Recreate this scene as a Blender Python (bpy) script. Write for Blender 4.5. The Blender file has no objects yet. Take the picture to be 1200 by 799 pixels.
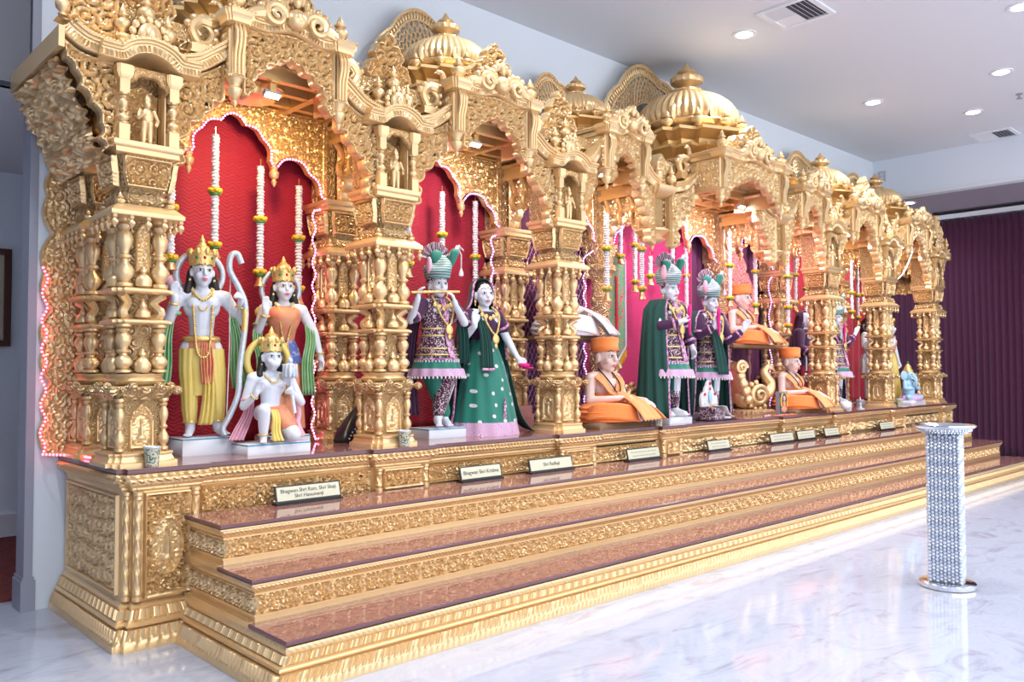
import bpy, math, random
import numpy as np
from mathutils import Vector, Matrix
PI = math.pi
RND = random.Random(11)
COL = bpy.context.scene.collection
CZ = 0.871            # top of the altar counter

# ------------------------------------------------------------------ mesh builder
class MB:
    def __init__(s): s.V = []; s.F = []; s.n = 0
    def add(s, V, F):
        V = np.asarray(V, float).reshape(-1, 3); o = s.n
        s.V.append(V); s.n += len(V)
        s.F.extend([tuple(int(i) + o for i in f) for f in F]); return s
    def grid(s, P, cu=False, cv=False, flip=False):
        P = np.asarray(P, float); a, b = P.shape[:2]; F = []
        for i in range(a if cu else a - 1):
            i2 = (i + 1) % a
            for j in range(b if cv else b - 1):
                j2 = (j + 1) % b
                q = (i*b+j, i2*b+j, i2*b+j2, i*b+j2)
                F.append(q[::-1] if flip else q)
        return s.add(P, F)
    def box(s, x0, x1, y0, y1, z0, z1):
        return s.add([(x0,y0,z0),(x1,y0,z0),(x1,y1,z0),(x0,y1,z0),(x0,y0,z1),(x1,y0,z1),(x1,y1,z1),(x0,y1,z1)],
                     [(3,2,1,0),(4,5,6,7),(0,1,5,4),(1,2,6,5),(2,3,7,6),(3,0,4,7)])
    def rings(s, L, cap=True):
        """L: list of equally long closed rings (n,3), bottom to top"""
        P = np.asarray(L, float); m, n = P.shape[:2]; o = s.n
        F = []
        for i in range(m - 1):
            for j in range(n):
                k = (j + 1) % n
                F.append((i*n+j, i*n+k, (i+1)*n+k, (i+1)*n+j))
        if cap: F.append(tuple(range(n))[::-1]); F.append(tuple((m-1)*n + j for j in range(n)))
        return s.add(P, F)
    def lathe(s, prof, n=14, c=(0,0,0), sx=1, sy=1, rib=0, ribn=12, cap=True):
        t = np.arange(n) * 2*PI/n
        k = 1 + rib*np.abs(np.cos(t*ribn/2)) if rib else np.ones(n)
        return s.rings([np.stack([c[0]+r*k*np.cos(t)*sx, c[1]+r*k*np.sin(t)*sy, np.full(n, c[2]+z)], 1) for r, z in prof], cap)
    def stack(s, plan, prof, c=(0,0,0)):
        """plan: unit polygon (n,2); prof: (scale, z)"""
        plan = np.asarray(plan, float)
        return s.rings([np.concatenate([plan*h + np.array(c[:2]), np.full((len(plan),1), c[2]+z)], 1) for h, z in prof])
    def ell(s, c, r, n=12, m=8, rot=None):
        ph = np.linspace(-PI/2+.12, PI/2-.12, m); t = np.arange(n)*2*PI/n
        P = np.stack([np.outer(np.cos(ph), np.cos(t))*r[0], np.outer(np.cos(ph), np.sin(t))*r[1], np.outer(np.sin(ph), np.ones(n))*r[2]], 2)
        if rot is not None: P = P @ np.array(rot.to_3x3()).T
        return s.rings(P + np.array(c))
    def cap(s, a, b, ra, rb, n=12, k=4):
        """tapered capsule"""
        a = np.array(a, float); b = np.array(b, float); d = b - a; L = np.linalg.norm(d); d = d/(L+1e-9)
        u = np.cross(d, (0,0,1.)); u = u if np.linalg.norm(u) > 1e-3 else np.array((1.,0,0)); u /= np.linalg.norm(u); v = np.cross(d, u)
        t = np.arange(n)*2*PI/n; C = np.outer(np.cos(t), u) + np.outer(np.sin(t), v)
        L_ = []
        for q in np.linspace(.15, PI/2, k): L_.append(a - d*ra*math.cos(q) + C*ra*math.sin(q))
        for q in np.linspace(PI/2, .15, k)[::1]: L_.append(b + d*rb*math.cos(q) + C*rb*math.sin(q))
        P = [r[::-1] for r in L_]
        return s.rings(P)
    def tube(s, path, r, n=8, cap=True):
        P = np.asarray(path, float); m = len(P); r = np.broadcast_to(np.asarray(r, float), (m,))
        T = np.gradient(P, axis=0); T /= np.linalg.norm(T, axis=1)[:, None] + 1e-9
        u = np.cross(T[0], (0,0,1.)); u = u if np.linalg.norm(u) > 1e-2 else np.cross(T[0], (1.,0,0)); t = np.arange(n)*2*PI/n; L = []
        for i in range(m):
            u = u - T[i]*np.dot(u, T[i]); u /= np.linalg.norm(u) + 1e-9; v = np.cross(T[i], u)
            L.append((P[i] + r[i]*(np.outer(np.cos(t), u) + np.outer(np.sin(t), v)))[::-1] if False else P[i] + r[i]*(np.outer(np.cos(t), u) + np.outer(np.sin(t), v)))
        return s.rings(L, cap)
    def prism(s, poly, f0, f1):
        """poly 2D points (ccw), f0/f1 map (n,2)->3D for the back and the front"""
        poly = np.asarray(poly, float); n = len(poly); A = f0(poly); B = f1(poly)
        return s.add(np.concatenate([A, B]), [tuple(range(n))[::-1], tuple(range(n, 2*n))] + [(i, (i+1) % n, n+(i+1) % n, n+i) for i in range(n)])
    def merge(s, o, M=None):
        for V in o.V:
            pass
        V = np.concatenate(o.V) if o.V else np.zeros((0,3))
        if M is not None:
            A = np.array(M); V = V @ A[:3,:3].T + A[:3,3]
        return s.add(V, o.F)
    def mesh(s, name, mat, ang=40):
        me = bpy.data.meshes.new(name)
        V = np.concatenate(s.V) if s.V else np.zeros((0,3))
        me.from_pydata(V.tolist(), [], s.F)
        if ang:
            me.shade_smooth(); me.set_sharp_from_angle(angle=math.radians(ang))
        me.materials.append(mat); return me
    def build(s, name, mat, parent=None, ang=40, fix=True):
        me = s.mesh(name, mat, ang)
        if fix:
            import bmesh
            bm = bmesh.new(); bm.from_mesh(me); bmesh.ops.recalc_face_normals(bm, faces=bm.faces); bm.to_mesh(me); bm.free()
            if ang: me.set_sharp_from_angle(angle=math.radians(ang))
        o = bpy.data.objects.new(name, me); COL.objects.link(o)
        if parent is not None: o.parent = parent
        return o

def tag(o, label=None, cat=None, group=None, kind=None):
    if label: o['label'] = label
    if cat: o['category'] = cat
    if group: o['group'] = group
    if kind: o['kind'] = kind
    return o
def thing(name, loc, label, cat, group=None, rz=0, kind=None):
    o = bpy.data.objects.new(name, None); COL.objects.link(o); o.empty_display_size = .1
    o.location = loc; o.rotation_euler = (0, 0, rz)
    return tag(o, label, cat, group, kind)
def dup(root, loc, label, rz=0, group=None, scale=None):
    def cp(o, par):
        c = o.copy(); COL.objects.link(c)
        if par is not None: c.parent = par
        for ch in list(o.children): cp(ch, c)
        return c
    r = cp(root, None); r.location = loc; r.rotation_euler = (0, 0, rz); r['label'] = label
    if group: r['group'] = group
    if scale: r.scale = scale
    return r
def copy_to(o, parent, loc=(0,0,0), rz=0, scale=None):
    c = o.copy(); COL.objects.link(c); c.parent = parent; c.location = loc; c.rotation_euler = (0,0,rz)
    if scale: c.scale = scale
    return c
def struct(o): o['kind'] = 'structure'; return o

# ------------------------------------------------------------------ carving height fields (0..1)
def hsh(i, j, k):
    x = np.sin(i*127.1 + j*311.7 + k*74.7)*43758.5453; return x - np.floor(x)
def volutes(x, z, cell, seed=0):
    """field of carved scroll volutes: nearest of jittered cells, a spiral ridge round each centre"""
    X = x/cell; Z = z/cell; i0 = np.floor(X); j0 = np.floor(Z)
    best = np.full(X.shape, 9.); sec = best.copy(); bx = X*0; bz = X*0; hd = X*0
    for di in (-1,0,1):
        for dj in (-1,0,1):
            i = i0+di; j = j0+dj
            cx = i+.5+.55*(hsh(i,j,seed)-.5); cz = j+.5+.55*(hsh(i,j,seed+5)-.5)
            d = np.hypot(X-cx, Z-cz); m = d < best
            sec = np.where(m, best, np.minimum(sec, d))
            bx = np.where(m, X-cx, bx); bz = np.where(m, Z-cz, bz); hd = np.where(m, np.where(hsh(i,j,seed+9) > .5, 1., -1.), hd)
            best = np.where(m, d, best)
    th = np.arctan2(bz, bx)*hd/(2*PI)
    ph = best/.36 - th; ph = ph - np.floor(ph)
    rid = np.sqrt(np.clip(1-(2*(ph-.5)/.68)**2, 0, 1))
    rid = rid*np.where(best < .12, 0, 1) + np.where(best < .14, np.sqrt(np.clip(1-(best/.14)**2, 0, 1)), 0)
    leaf = .82+.18*np.sin(th*2*PI*8 + best*9)
    gap = np.clip((sec-best)/.16, 0, 1)
    return np.clip(rid*leaf*(.35+.65*gap), 0, 1)
def rinceau(s, t, H):
    """running scroll of spirals and flowers along s, across the band 0<t<H"""
    P = H*1.05; u = s/P; i = np.floor(u); a = (u-i-.5)*P; sg = np.where(np.mod(i,2) == 0, 1., -1.)
    b = t-H*(.5+.06*sg); r = np.hypot(a, b)/H; th = np.arctan2(b*sg, a)/(2*PI)
    ph = r/.22-th; ph -= np.floor(ph)
    sp = np.sqrt(np.clip(1-(2*(ph-.5)/.66)**2, 0, 1))*(r < .48)
    boss = np.sqrt(np.clip(1-(r/.13)**2, 0, 1))*(1-.3*np.abs(np.sin(th*5*PI)))
    e = np.clip(np.sin(a/P*2*PI*3+1)*np.sin(b/H*2*PI*2.5+.7)*1.4, 0, 1)*(r >= .44)
    return np.maximum(np.maximum(sp*(.75+.25*np.sin(th*2*PI*9)), boss), e*.8)
def beads(s, t, H, p):
    a = (s/p - np.floor(s/p) - .5)*2; b = (t/H-.5)*2
    return np.sqrt(np.clip(1-a*a-b*b, 0, 1))
def leafrow(s, t, H, p):
    a = np.abs(s/p-np.floor(s/p)-.5)*2; b = np.clip(t/H, 0, 1); w = np.sqrt(np.clip(1-(1-b)**2, 0, 1))*.95
    return np.clip(1-(a/(w+1e-3))**2, 0, 1)**.5*(1-.55*(a < .13))*(.4+.6*b)
def reeds(s, t, H, p): return np.abs(np.sin(s/p*PI))**.8
def rope(s, t, H, p): return np.abs(np.sin((s/p+t/H*.8)*PI))

# ------------------------------------------------------------------ carved plate from an outline
def arcseq(pts, bulge=.35, n=7):
    """scalloped line: an arc bulging to the left of each segment (bulge per segment or one for all)"""
    out = []; m = len(pts)-1
    for i in range(m):
        a = np.array(pts[i], float); b = np.array(pts[i+1], float); d = b-a; nrm = np.array([-d[1], d[0]])
        bu = bulge[i] if isinstance(bulge, (list, tuple)) else bulge
        for k in range(n):
            t = k/n; out.append(a + d*t + nrm*bu*math.sin(PI*t))
    out.append(np.array(pts[-1], float)); return [tuple(p) for p in out]
def spline(pts, n=8):
    P = np.asarray(pts, float); Q = np.concatenate([[2*P[0]-P[1]], P, [2*P[-1]-P[-2]]]); out = []
    for i in range(1, len(Q)-2):
        for k in range(n):
            t = k/n; a, b, c, d = Q[i-1], Q[i], Q[i+1], Q[i+2]
            out.append(.5*((2*b)+(c-a)*t+(2*a-5*b+4*c-d)*t*t+(3*b-a-3*c+d)*t**3))
    out.append(P[-1]); return np.array(out)
def poly_field(pts, poly):
    """inside mask, distance to boundary, nearest boundary point"""
    A = np.asarray(poly, float); B = np.roll(A, -1, 0); n = len(pts)
    ins = np.zeros(n, bool); best = np.full(n, 1e9); near = np.zeros((n, 2)); x, y = pts[:,0], pts[:,1]
    for a, b in zip(A, B):
        d = b-a; L = d@d
        if L < 1e-14: continue
        t = np.clip(((pts-a)@d)/L, 0, 1); q = a+t[:,None]*d; e = np.hypot(*(pts-q).T); m = e < best
        best[m] = e[m]; near[m] = q[m]
        c = (a[1] > y) != (b[1] > y)
        if abs(d[1]) > 1e-12: ins ^= c & (x < d[0]*(y-a[1])/d[1]+a[0])
    return ins, best, near
def carved(mb, poly, f, depth, amp=.018, cell=.07, step=.008, rim=.010, seed=0, h=None, both=False, pierce=0):
    """plate with outline poly (u,z). f(u,z,h) -> (n,3); front carved with amp, body from -depth to 0"""
    poly = np.asarray(poly, float)
    ar = .5*np.sum(poly[:,0]*np.roll(poly[:,1],-1)-np.roll(poly[:,0],-1)*poly[:,1])
    if ar < 0: poly = poly[::-1]
    lo = poly.min(0)-step; hi = poly.max(0)+step
    nu = int((hi[0]-lo[0])/step)+2; nz = int((hi[1]-lo[1])/step)+2
    U, Z = np.meshgrid(lo[0]+np.arange(nu)*step, lo[1]+np.arange(nz)*step, indexing='ij')
    pts = np.stack([U.ravel(), Z.ravel()], 1); ins, dist, near = poly_field(pts, poly)
    sgn = np.where(ins, dist, -dist); I = ins.reshape(nu, nz)
    snap = (np.abs(sgn) < step*.5) | (~ins); q = np.where(snap[:,None], near, pts); dd = np.where(snap, 0, dist)
    hh = h(pts[:,0], pts[:,1], dd) if h is not None else volutes(pts[:,0], pts[:,1], cell, seed)
    r = np.sqrt(np.clip(1-((dd-rim)/rim)**2, 0, 1))*(dd < 2*rim)
    hv = np.where(dd < 2*rim, r*.9, hh*np.clip((dd-2*rim)/step, 0, 1))*amp
    c = I[:-1,:-1] | I[1:,:-1] | I[1:,1:] | I[:-1,1:]
    if pierce:
        low = ((hh < pierce) & (dd > 2.6*rim)).reshape(nu, nz); c &= ~(low[:-1,:-1] & low[1:,:-1] & low[1:,1:] & low[:-1,1:])
    ii, jj = np.nonzero(c); F = np.stack([ii*nz+jj, (ii+1)*nz+jj, (ii+1)*nz+jj+1, ii*nz+jj+1], 1)
    used = np.unique(F); mp = np.full(nu*nz, -1); mp[used] = np.arange(len(used))
    Q = q[used]; mb.add(f(Q[:,0], Q[:,1], hv[used]), mp[F].tolist())
    mb.add(f(Q[:,0], Q[:,1], (-depth-hv[used]) if both else np.full(len(Q), -depth)), mp[F][:, ::-1].tolist())
    P = poly; n = len(P); z0 = np.zeros(n)
    A = f(P[:,0], P[:,1], z0-depth); B = f(P[:,0], P[:,1], z0-1e-4)
    mb.add(np.concatenate([A, B]), [(i, (i+1) % n, n+(i+1) % n, n+i) for i in range(n)])
    return mb
def fxz(y0):           # plate facing -y, front at y0
    return lambda u, z, h: np.stack([u, y0-h, z], 1)
def fyz(x0, sg=-1):    # plate facing -x (sg=-1) or +x
    return lambda u, z, h: np.stack([x0+sg*h, u, z], 1)
def band(mb, curve, h, y0, y1, bead=.0, up=True, bm=None):
    """moulding that follows curve (u,z) from y0 (front) to y1, height h above the curve; beads along the front top edge"""
    c = np.asarray(curve, float); d_ = np.r_[0, np.cumsum(np.hypot(*np.diff(c, axis=0).T))]; ss = np.linspace(0, d_[-1], max(8, int(d_[-1]/.0065)))
    c = np.stack([np.interp(ss, d_, c[:,0]), np.interp(ss, d_, c[:,1])], 1); T = np.gradient(c, axis=0); T /= np.linalg.norm(T, axis=1)[:,None]; N = np.stack([-T[:,1], T[:,0]], 1)
    reed = np.abs(np.sin(ss*PI/.021)); z_ = np.zeros(len(ss))
    prof = [(0, 0, z_), (.006, .06, z_), (.006, .10, z_), (.0, .13, reed*.012), (.0, .30, reed*.015), (.0, .48, reed*.012), (.010, .52, z_), (.012, .60, z_), (.022, .66, z_), (.022, .80, z_), (.034, .86, z_), (.034, 1.0, z_)]
    rows = [np.stack([c[:,0]+N[:,0]*h*t, y0-o-e, c[:,1]+N[:,1]*h*t], 1) for o, t, e in prof]
    rows.append(np.stack([c[:,0]+N[:,0]*h, np.full(len(c), y1), c[:,1]+N[:,1]*h], 1))
    rows.append(np.stack([c[:,0], np.full(len(c), y1), c[:,1]], 1))
    P = np.array(rows); mb.rings(P.transpose(1,0,2))
    if bead:
        d = np.concatenate([[0], np.cumsum(np.hypot(*np.diff(c, axis=0).T))]); k = int(d[-1]/(bead*2.1))
        for s in np.linspace(bead, d[-1]-bead, max(k,2)):
            u = np.interp(s, d, c[:,0]); z = np.interp(s, d, c[:,1]); nx = np.interp(s, d, N[:,0]); nz = np.interp(s, d, N[:,1])
            mb.ell((u+nx*h*1.0, y0-.03, z+nz*h*1.0), (bead,)*3, 6, 4)
    return mb

def sweep(mb, path, prof, ds=.012, closed_top=True):
    """mouldings along an axis-aligned plan path (left to right as seen from outside).
    prof: list of (ox, oy, z, height_fn or None, amp): point list; carving between a point and the next one uses its fn(s,t,H)."""
    P = np.asarray(path, float); m = len(P)
    D = np.diff(P, axis=0); L = np.linalg.norm(D, axis=1); D = D/L[:,None]; N = np.stack([D[:,1], -D[:,0]], 1)   # outward = to the right of travel
    s0 = 0
    for k in range(m-1):
        na = N[k] + (N[k-1] if k > 0 else 0); nb = N[k] + (N[k+1] if k < m-2 else 0)
        ns = max(2, int(L[k]/ds)+1); u = np.linspace(0, 1, ns); rows = []
        for i in range(len(prof)):
            ox, oy, z, fn, amp = prof[i]; last = i == len(prof)-1
            H = 0 if last else math.hypot(max(abs(prof[i+1][0]-ox), abs(prof[i+1][1]-oy)), prof[i+1][2]-z)
            nt = 1 if (fn is None or last) else max(3, int(H/ds)+1)
            for j in range(nt):
                t = j/nt; a = 0 if last else t
                q = prof[min(i+1, len(prof)-1)]
                Ox, Oy, Z = ox+(q[0]-ox)*a, oy+(q[1]-oy)*a, z+(q[2]-z)*a
                off = np.array([Ox, Oy]); A = P[k]+off*na; B = P[k+1]+off*nb
                xy = A[None]+(B-A)[None]*u[:,None]; zz = np.full(ns, Z)
                if fn is not None and not last:
                    ww = np.clip(np.minimum(u, 1-u)*L[k]/.01, 0, 1)*np.clip(min(t, 1-t)*H/.004, 0, 1)
                    hgt = fn(s0+u*L[k], np.full(ns, t*H), H)*amp*ww
                    dz = q[2]-z; do = max(abs(q[0]-ox), abs(q[1]-oy))*(1 if (q[1]-oy) >= 0 else -1); ln = math.hypot(dz, do)+1e-9
                    xy = xy+N[k][None]*(hgt*abs(dz)/ln)[:,None]; zz = zz-hgt*do/ln*(1 if dz >= 0 else -1)*.8
                rows.append(np.concatenate([xy, zz[:,None]], 1))
        mb.grid(np.array(rows)); s0 += L[k]
    return mb

# ------------------------------------------------------------------ materials
def mat(name, base, rough=.5, metal=0., bump=None, noise=None, emit=None, spec=.5, sheen=0, trans=0, coat=0):
    m = bpy.data.materials.new(name); m.use_nodes = True; nt = m.node_tree; b = nt.nodes['Principled BSDF']
    b.inputs['Base Color'].default_value = (*base, 1); b.inputs['Roughness'].default_value = rough; b.inputs['Metallic'].default_value = metal
    b.inputs['Specular IOR Level'].default_value = spec
    if sheen: b.inputs['Sheen Weight'].default_value = sheen
    if trans: b.inputs['Transmission Weight'].default_value = trans
    if coat: b.inputs['Coat Weight'].default_value = coat; b.inputs['Coat Roughness'].default_value = .05
    if emit: b.inputs['Emission Color'].default_value = (*emit[:3], 1); b.inputs['Emission Strength'].default_value = emit[3]
    if noise:
        sc, c2, lo, hi = noise
        tc = nt.nodes.new('ShaderNodeTexCoord'); n = nt.nodes.new('ShaderNodeTexNoise'); n.inputs['Scale'].default_value = sc; n.inputs['Detail'].default_value = 5
        r = nt.nodes.new('ShaderNodeValToRGB'); r.color_ramp.elements[0].position = lo; r.color_ramp.elements[1].position = hi
        r.color_ramp.elements[0].color = (*base, 1); r.color_ramp.elements[1].color = (*c2, 1)
        nt.links.new(tc.outputs['Object'], n.inputs['Vector']); nt.links.new(n.outputs['Fac'], r.inputs['Fac']); nt.links.new(r.outputs['Color'], b.inputs['Base Color'])
    if bump:
        kind, sc, st, dist = bump
        tc = nt.nodes.new('ShaderNodeTexCoord')
        if kind == 'noise': n = nt.nodes.new('ShaderNodeTexNoise'); n.inputs['Scale'].default_value = sc; o = n.outputs['Fac']
        elif kind == 'wave': n = nt.nodes.new('ShaderNodeTexWave'); n.inputs['Scale'].default_value = sc; n.inputs['Distortion'].default_value = 2; o = n.outputs['Fac']
        else: n = nt.nodes.new('ShaderNodeTexVoronoi'); n.inputs['Scale'].default_value = sc; o = n.outputs['Distance']
        bp = nt.nodes.new('ShaderNodeBump'); bp.inputs['Strength'].default_value = st; bp.inputs['Distance'].default_value = dist
        nt.links.new(tc.outputs['Object'], n.inputs['Vector']); nt.links.new(o, bp.inputs['Height']); nt.links.new(bp.outputs['Normal'], b.inputs['Normal'])
    return m

def ramp(nt, fac, stops):
    r = nt.nodes.new('ShaderNodeValToRGB'); e = r.color_ramp.elements
    e[0].position, e[0].color = stops[0][0], (*stops[0][1], 1); e[1].position, e[1].color = stops[-1][0], (*stops[-1][1], 1)
    for p, c in stops[1:-1]: q = e.new(p); q.color = (*c, 1)
    nt.links.new(fac, r.inputs['Fac']); return r.outputs['Color']
def mathn(nt, op, a, b=None):
    n = nt.nodes.new('ShaderNodeMath'); n.operation = op
    for i, v in enumerate((a, b)):
        if v is None: continue
        if hasattr(v, 'links'): nt.links.new(v, n.inputs[i])
        else: n.inputs[i].default_value = v
    return n.outputs[0]

GOLD = (.91, .65, .345)
def gold_carved(name, scale, strength, dist, base=GOLD, rough=.34, metal=.62):
    """gold paint with carved volutes as bump: spirals round Voronoi cell centres, on the face's own plane"""
    m = mat(name, base, rough, metal); nt = m.node_tree; b = nt.nodes['Principled BSDF']; L = nt.links
    tc = nt.nodes.new('ShaderNodeTexCoord'); sp = nt.nodes.new('ShaderNodeSeparateXYZ'); L.new(tc.outputs['Object'], sp.inputs[0])
    sn = nt.nodes.new('ShaderNodeSeparateXYZ'); L.new(tc.outputs['Normal'], sn.inputs[0])
    ax = mathn(nt, 'ABSOLUTE', sn.outputs[0]); ay = mathn(nt, 'ABSOLUTE', sn.outputs[1]); az = mathn(nt, 'ABSOLUTE', sn.outputs[2])
    side = mathn(nt, 'GREATER_THAN', ax, ay)
    u = nt.nodes.new('ShaderNodeMix'); u.data_type = 'FLOAT'; L.new(side, u.inputs[0]); L.new(sp.outputs[0], u.inputs[2]); L.new(sp.outputs[1], u.inputs[3])
    flat = mathn(nt, 'GREATER_THAN', az, .8)
    v = nt.nodes.new('ShaderNodeMix'); v.data_type = 'FLOAT'; L.new(flat, v.inputs[0]); L.new(sp.outputs[2], v.inputs[2]); L.new(sp.outputs[1], v.inputs[3])
    cv = nt.nodes.new('ShaderNodeCombineXYZ'); L.new(u.outputs[0], cv.inputs[0]); L.new(v.outputs[0], cv.inputs[1])
    sc = nt.nodes.new('ShaderNodeVectorMath'); sc.operation = 'SCALE'; L.new(cv.outputs[0], sc.inputs[0]); sc.inputs['Scale'].default_value = scale
    vo = nt.nodes.new('ShaderNodeTexVoronoi'); vo.voronoi_dimensions = '2D'; vo.inputs['Scale'].default_value = 1; vo.inputs['Randomness'].default_value = .6
    L.new(sc.outputs[0], vo.inputs['Vector'])
    df = nt.nodes.new('ShaderNodeVectorMath'); df.operation = 'SUBTRACT'; L.new(sc.outputs[0], df.inputs[0]); L.new(vo.outputs['Position'], df.inputs[1])
    ds = nt.nodes.new('ShaderNodeSeparateXYZ'); L.new(df.outputs[0], ds.inputs[0])
    th = mathn(nt, 'ARCTAN2', ds.outputs[1], ds.outputs[0]); ph = mathn(nt, 'ADD', mathn(nt, 'MULTIPLY', vo.outputs['Distance'], 20.), th)
    h = mathn(nt, 'SINE', ph)
    bp = nt.nodes.new('ShaderNodeBump'); bp.inputs['Strength'].default_value = strength; bp.inputs['Distance'].default_value = dist
    L.new(h, bp.inputs['Height']); L.new(bp.outputs['Normal'], b.inputs['Normal'])
    return m
M = {}
M['gold'] = mat('gold_paint', GOLD, .33, .62)
M['gold_carved'] = gold_carved('gold_carved', 16, .9, .012)
M['gold_fine'] = gold_carved('gold_fine_carving', 26, .8, .008)
M['gold_smooth'] = mat('gold_smooth', (.90, .61, .27), .33, .65)
M['brass'] = mat('brass', (.80, .50, .24), .3, .8)
M['white_marble'] = mat('statue_marble', (.80, .84, .92), .35, noise=(6, (.72, .77, .86), .3, .8))
M['skin'] = mat('statue_skin', (.80, .60, .53), .45)
M['hair'] = mat('black_hair', (.012, .008, .008), .45)
M['eye_white'] = mat('eye_white', (.85, .85, .88), .3)
M['eye_dark'] = mat('eye_dark', (.02, .015, .02), .3)
M['lips'] = mat('painted_lips', (.75, .16, .22), .4)
M['red_paint'] = mat('red_paint', (.75, .02, .04), .4)
M['crown_gold'] = mat('crown_gold', (.86, .62, .24), .3, .55, bump=('voronoi', 90, .5, .004))
M['jewel_green'] = mat('green_jewel', (.01, .22, .08), .15)
M['jewel_red'] = mat('red_jewel', (.6, .01, .05), .15)
M['yellow_paint'] = mat('yellow_paint', (.86, .70, .22), .45, noise=(5, (.80, .58, .12), .35, .7))
M['green_paint'] = mat('green_paint', (.22, .48, .22), .45, noise=(9, (.36, .58, .34), .4, .7))
M['orange_paint'] = mat('orange_paint', (.80, .33, .17), .45, noise=(14, (.70, .20, .12), .45, .7))
M['pink_paint'] = mat('pink_paint', (.85, .46, .58), .45)
M['blue_paint'] = mat('blue_paint', (.10, .16, .48), .45, noise=(30, (.45, .5, .75), .5, .6))
M['silver'] = mat('silver_paint', (.62, .68, .76), .3, .3, bump=('voronoi', 70, .5, .004))
M['blue_line'] = mat('blue_edge_paint', (.03, .32, .52), .4)
M['plinth_white'] = mat('white_painted_block', (.76, .80, .88), .4)
M['green_velvet'] = mat('green_velvet', (.003, .060, .047), .75, sheen=.1, noise=(90, (.05, .14, .12), .70, .76))
M['green_silk'] = mat('green_silk', (.005, .19, .135), .6, sheen=.3)
M['dark_velvet'] = mat('dark_purple_velvet', (.045, .004, .05), .8, sheen=.3)
M['pink_trim'] = mat('pink_embroidered_trim', (.72, .42, .56), .6, noise=(45, (.35, .10, .33), .48, .56), bump=('voronoi', 80, .5, .004))
M['white_trim'] = mat('white_pearl_trim', (.82, .80, .80), .4)
M['orange_cloth'] = mat('saffron_cloth', (.92, .26, .055), .75, sheen=.2)
M['peach_cloth'] = mat('light_saffron_cloth', (.95, .40, .15), .75, sheen=.2)
M['white_cloth'] = mat('white_cloth', (.82, .80, .84), .75)
M['black'] = mat('black_plastic', (.012, .012, .015), .3)
M['brown_wood'] = mat('brown_wood', (.22, .12, .055), .4)
M['flower_white'] = mat('white_flowers', (.86, .80, .84), .7, bump=('voronoi', 60, .6, .006))
M['marigold'] = mat('marigold', (.90, .52, .03), .7, bump=('voronoi', 110, .8, .006))
M['leaf_green'] = mat('garland_leaf', (.08, .28, .06), .6)
M['chrome'] = mat('chrome', (.75, .78, .82), .12, 1.)
M['crystal'] = mat('crystal_bead', (.72, .78, .88), .06, .55, spec=.9)
M['plaque'] = mat('plaque_plate', (.66, .66, .50), .35, .1)
M['ink'] = mat('plaque_ink', (.10, .09, .10), .6)
M['plaque_faint'] = mat('faint_plaque_ink', (.40, .40, .32), .5)
M['white_paint'] = mat('white_paint', (.84, .86, .90), .45)
M['dark_slot'] = mat('dark_slot', (.06, .06, .08), .6)
M['lamp'] = mat('lamp_diffuser', (1, 1, 1), .5, emit=(.93, .95, 1, 22))
M['led_red'] = mat('led_red', (1, .3, .35), .5, emit=(1, .10, .16, 5))
M['led_pink'] = mat('led_pink', (1, .4, .6), .5, emit=(1, .22, .48, 5))
M['led_violet'] = mat('led_violet', (.8, .6, 1), .5, emit=(.58, .32, 1, 3.2))
M['led_wire'] = mat('led_wire', (.6, .25, .3), .5)
M['magenta'] = mat('magenta_petals', (.70, .01, .22), .6)
M['lavender'] = mat('lavender_paint', (.62, .42, .72), .5)
M['pale_blue'] = mat('pale_blue_paint', (.40, .66, .82), .45)
M['pink_wood'] = mat('pink_wood', (.62, .27, .25), .45)

def embroidered(name, base, c1, c2, sc):
    m = mat(name, base, .65, sheen=.2); nt = m.node_tree; L = nt.links; b = nt.nodes['Principled BSDF']
    tc = nt.nodes.new('ShaderNodeTexCoord'); v = nt.nodes.new('ShaderNodeTexVoronoi'); v.inputs['Scale'].default_value = sc; L.new(tc.outputs['Object'], v.inputs['Vector'])
    d = mathn(nt, 'SINE', mathn(nt, 'MULTIPLY', v.outputs['Distance'], 11.))
    c = ramp(nt, d, [(.0, base), (.50, base), (.58, c1), (.78, c1), (.86, c2), (1, c2)]); L.new(c, b.inputs['Base Color'])
    return m
M['embroidery'] = embroidered('purple_gold_embroidery', (.055, .01, .045), (.58, .38, .30), (.62, .52, .60), 44)
M['pink_embroidery'] = embroidered('pink_violet_embroidery', (.66, .42, .62), (.26, .08, .34), (.80, .58, .70), 30)
M['dotted_green'] = embroidered('green_dotted_silk', (.005, .19, .135), (.006, .20, .14), (.006, .17, .13), 9)
M['banner'] = embroidered('green_red_embroidery', (.10, .36, .16), (.48, .42, .30), (.55, .03, .08), 22)
def spotted(name, base, spot, sc, rad):
    m = mat(name, base, .6, sheen=.3); nt = m.node_tree; L = nt.links; b = nt.nodes['Principled BSDF']
    tc = nt.nodes.new('ShaderNodeTexCoord'); sx = nt.nodes.new('ShaderNodeSeparateXYZ'); L.new(tc.outputs['Object'], sx.inputs[0]); cx = nt.nodes.new('ShaderNodeCombineXYZ'); L.new(sx.outputs[0], cx.inputs[0]); L.new(sx.outputs[2], cx.inputs[1])
    v = nt.nodes.new('ShaderNodeTexVoronoi'); v.voronoi_dimensions = '2D'; v.inputs['Scale'].default_value = sc; v.inputs['Randomness'].default_value = .5; L.new(cx.outputs[0], v.inputs['Vector'])
    L.new(ramp(nt, v.outputs['Distance'], [(rad, spot), (rad+.02, base)]), b.inputs['Base Color']); return m
M['spotted_green'] = spotted('green_silk_with_white_motifs', (.005,.19,.135), (.72,.74,.74), 10, .13)
M['turban'] = None
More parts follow.
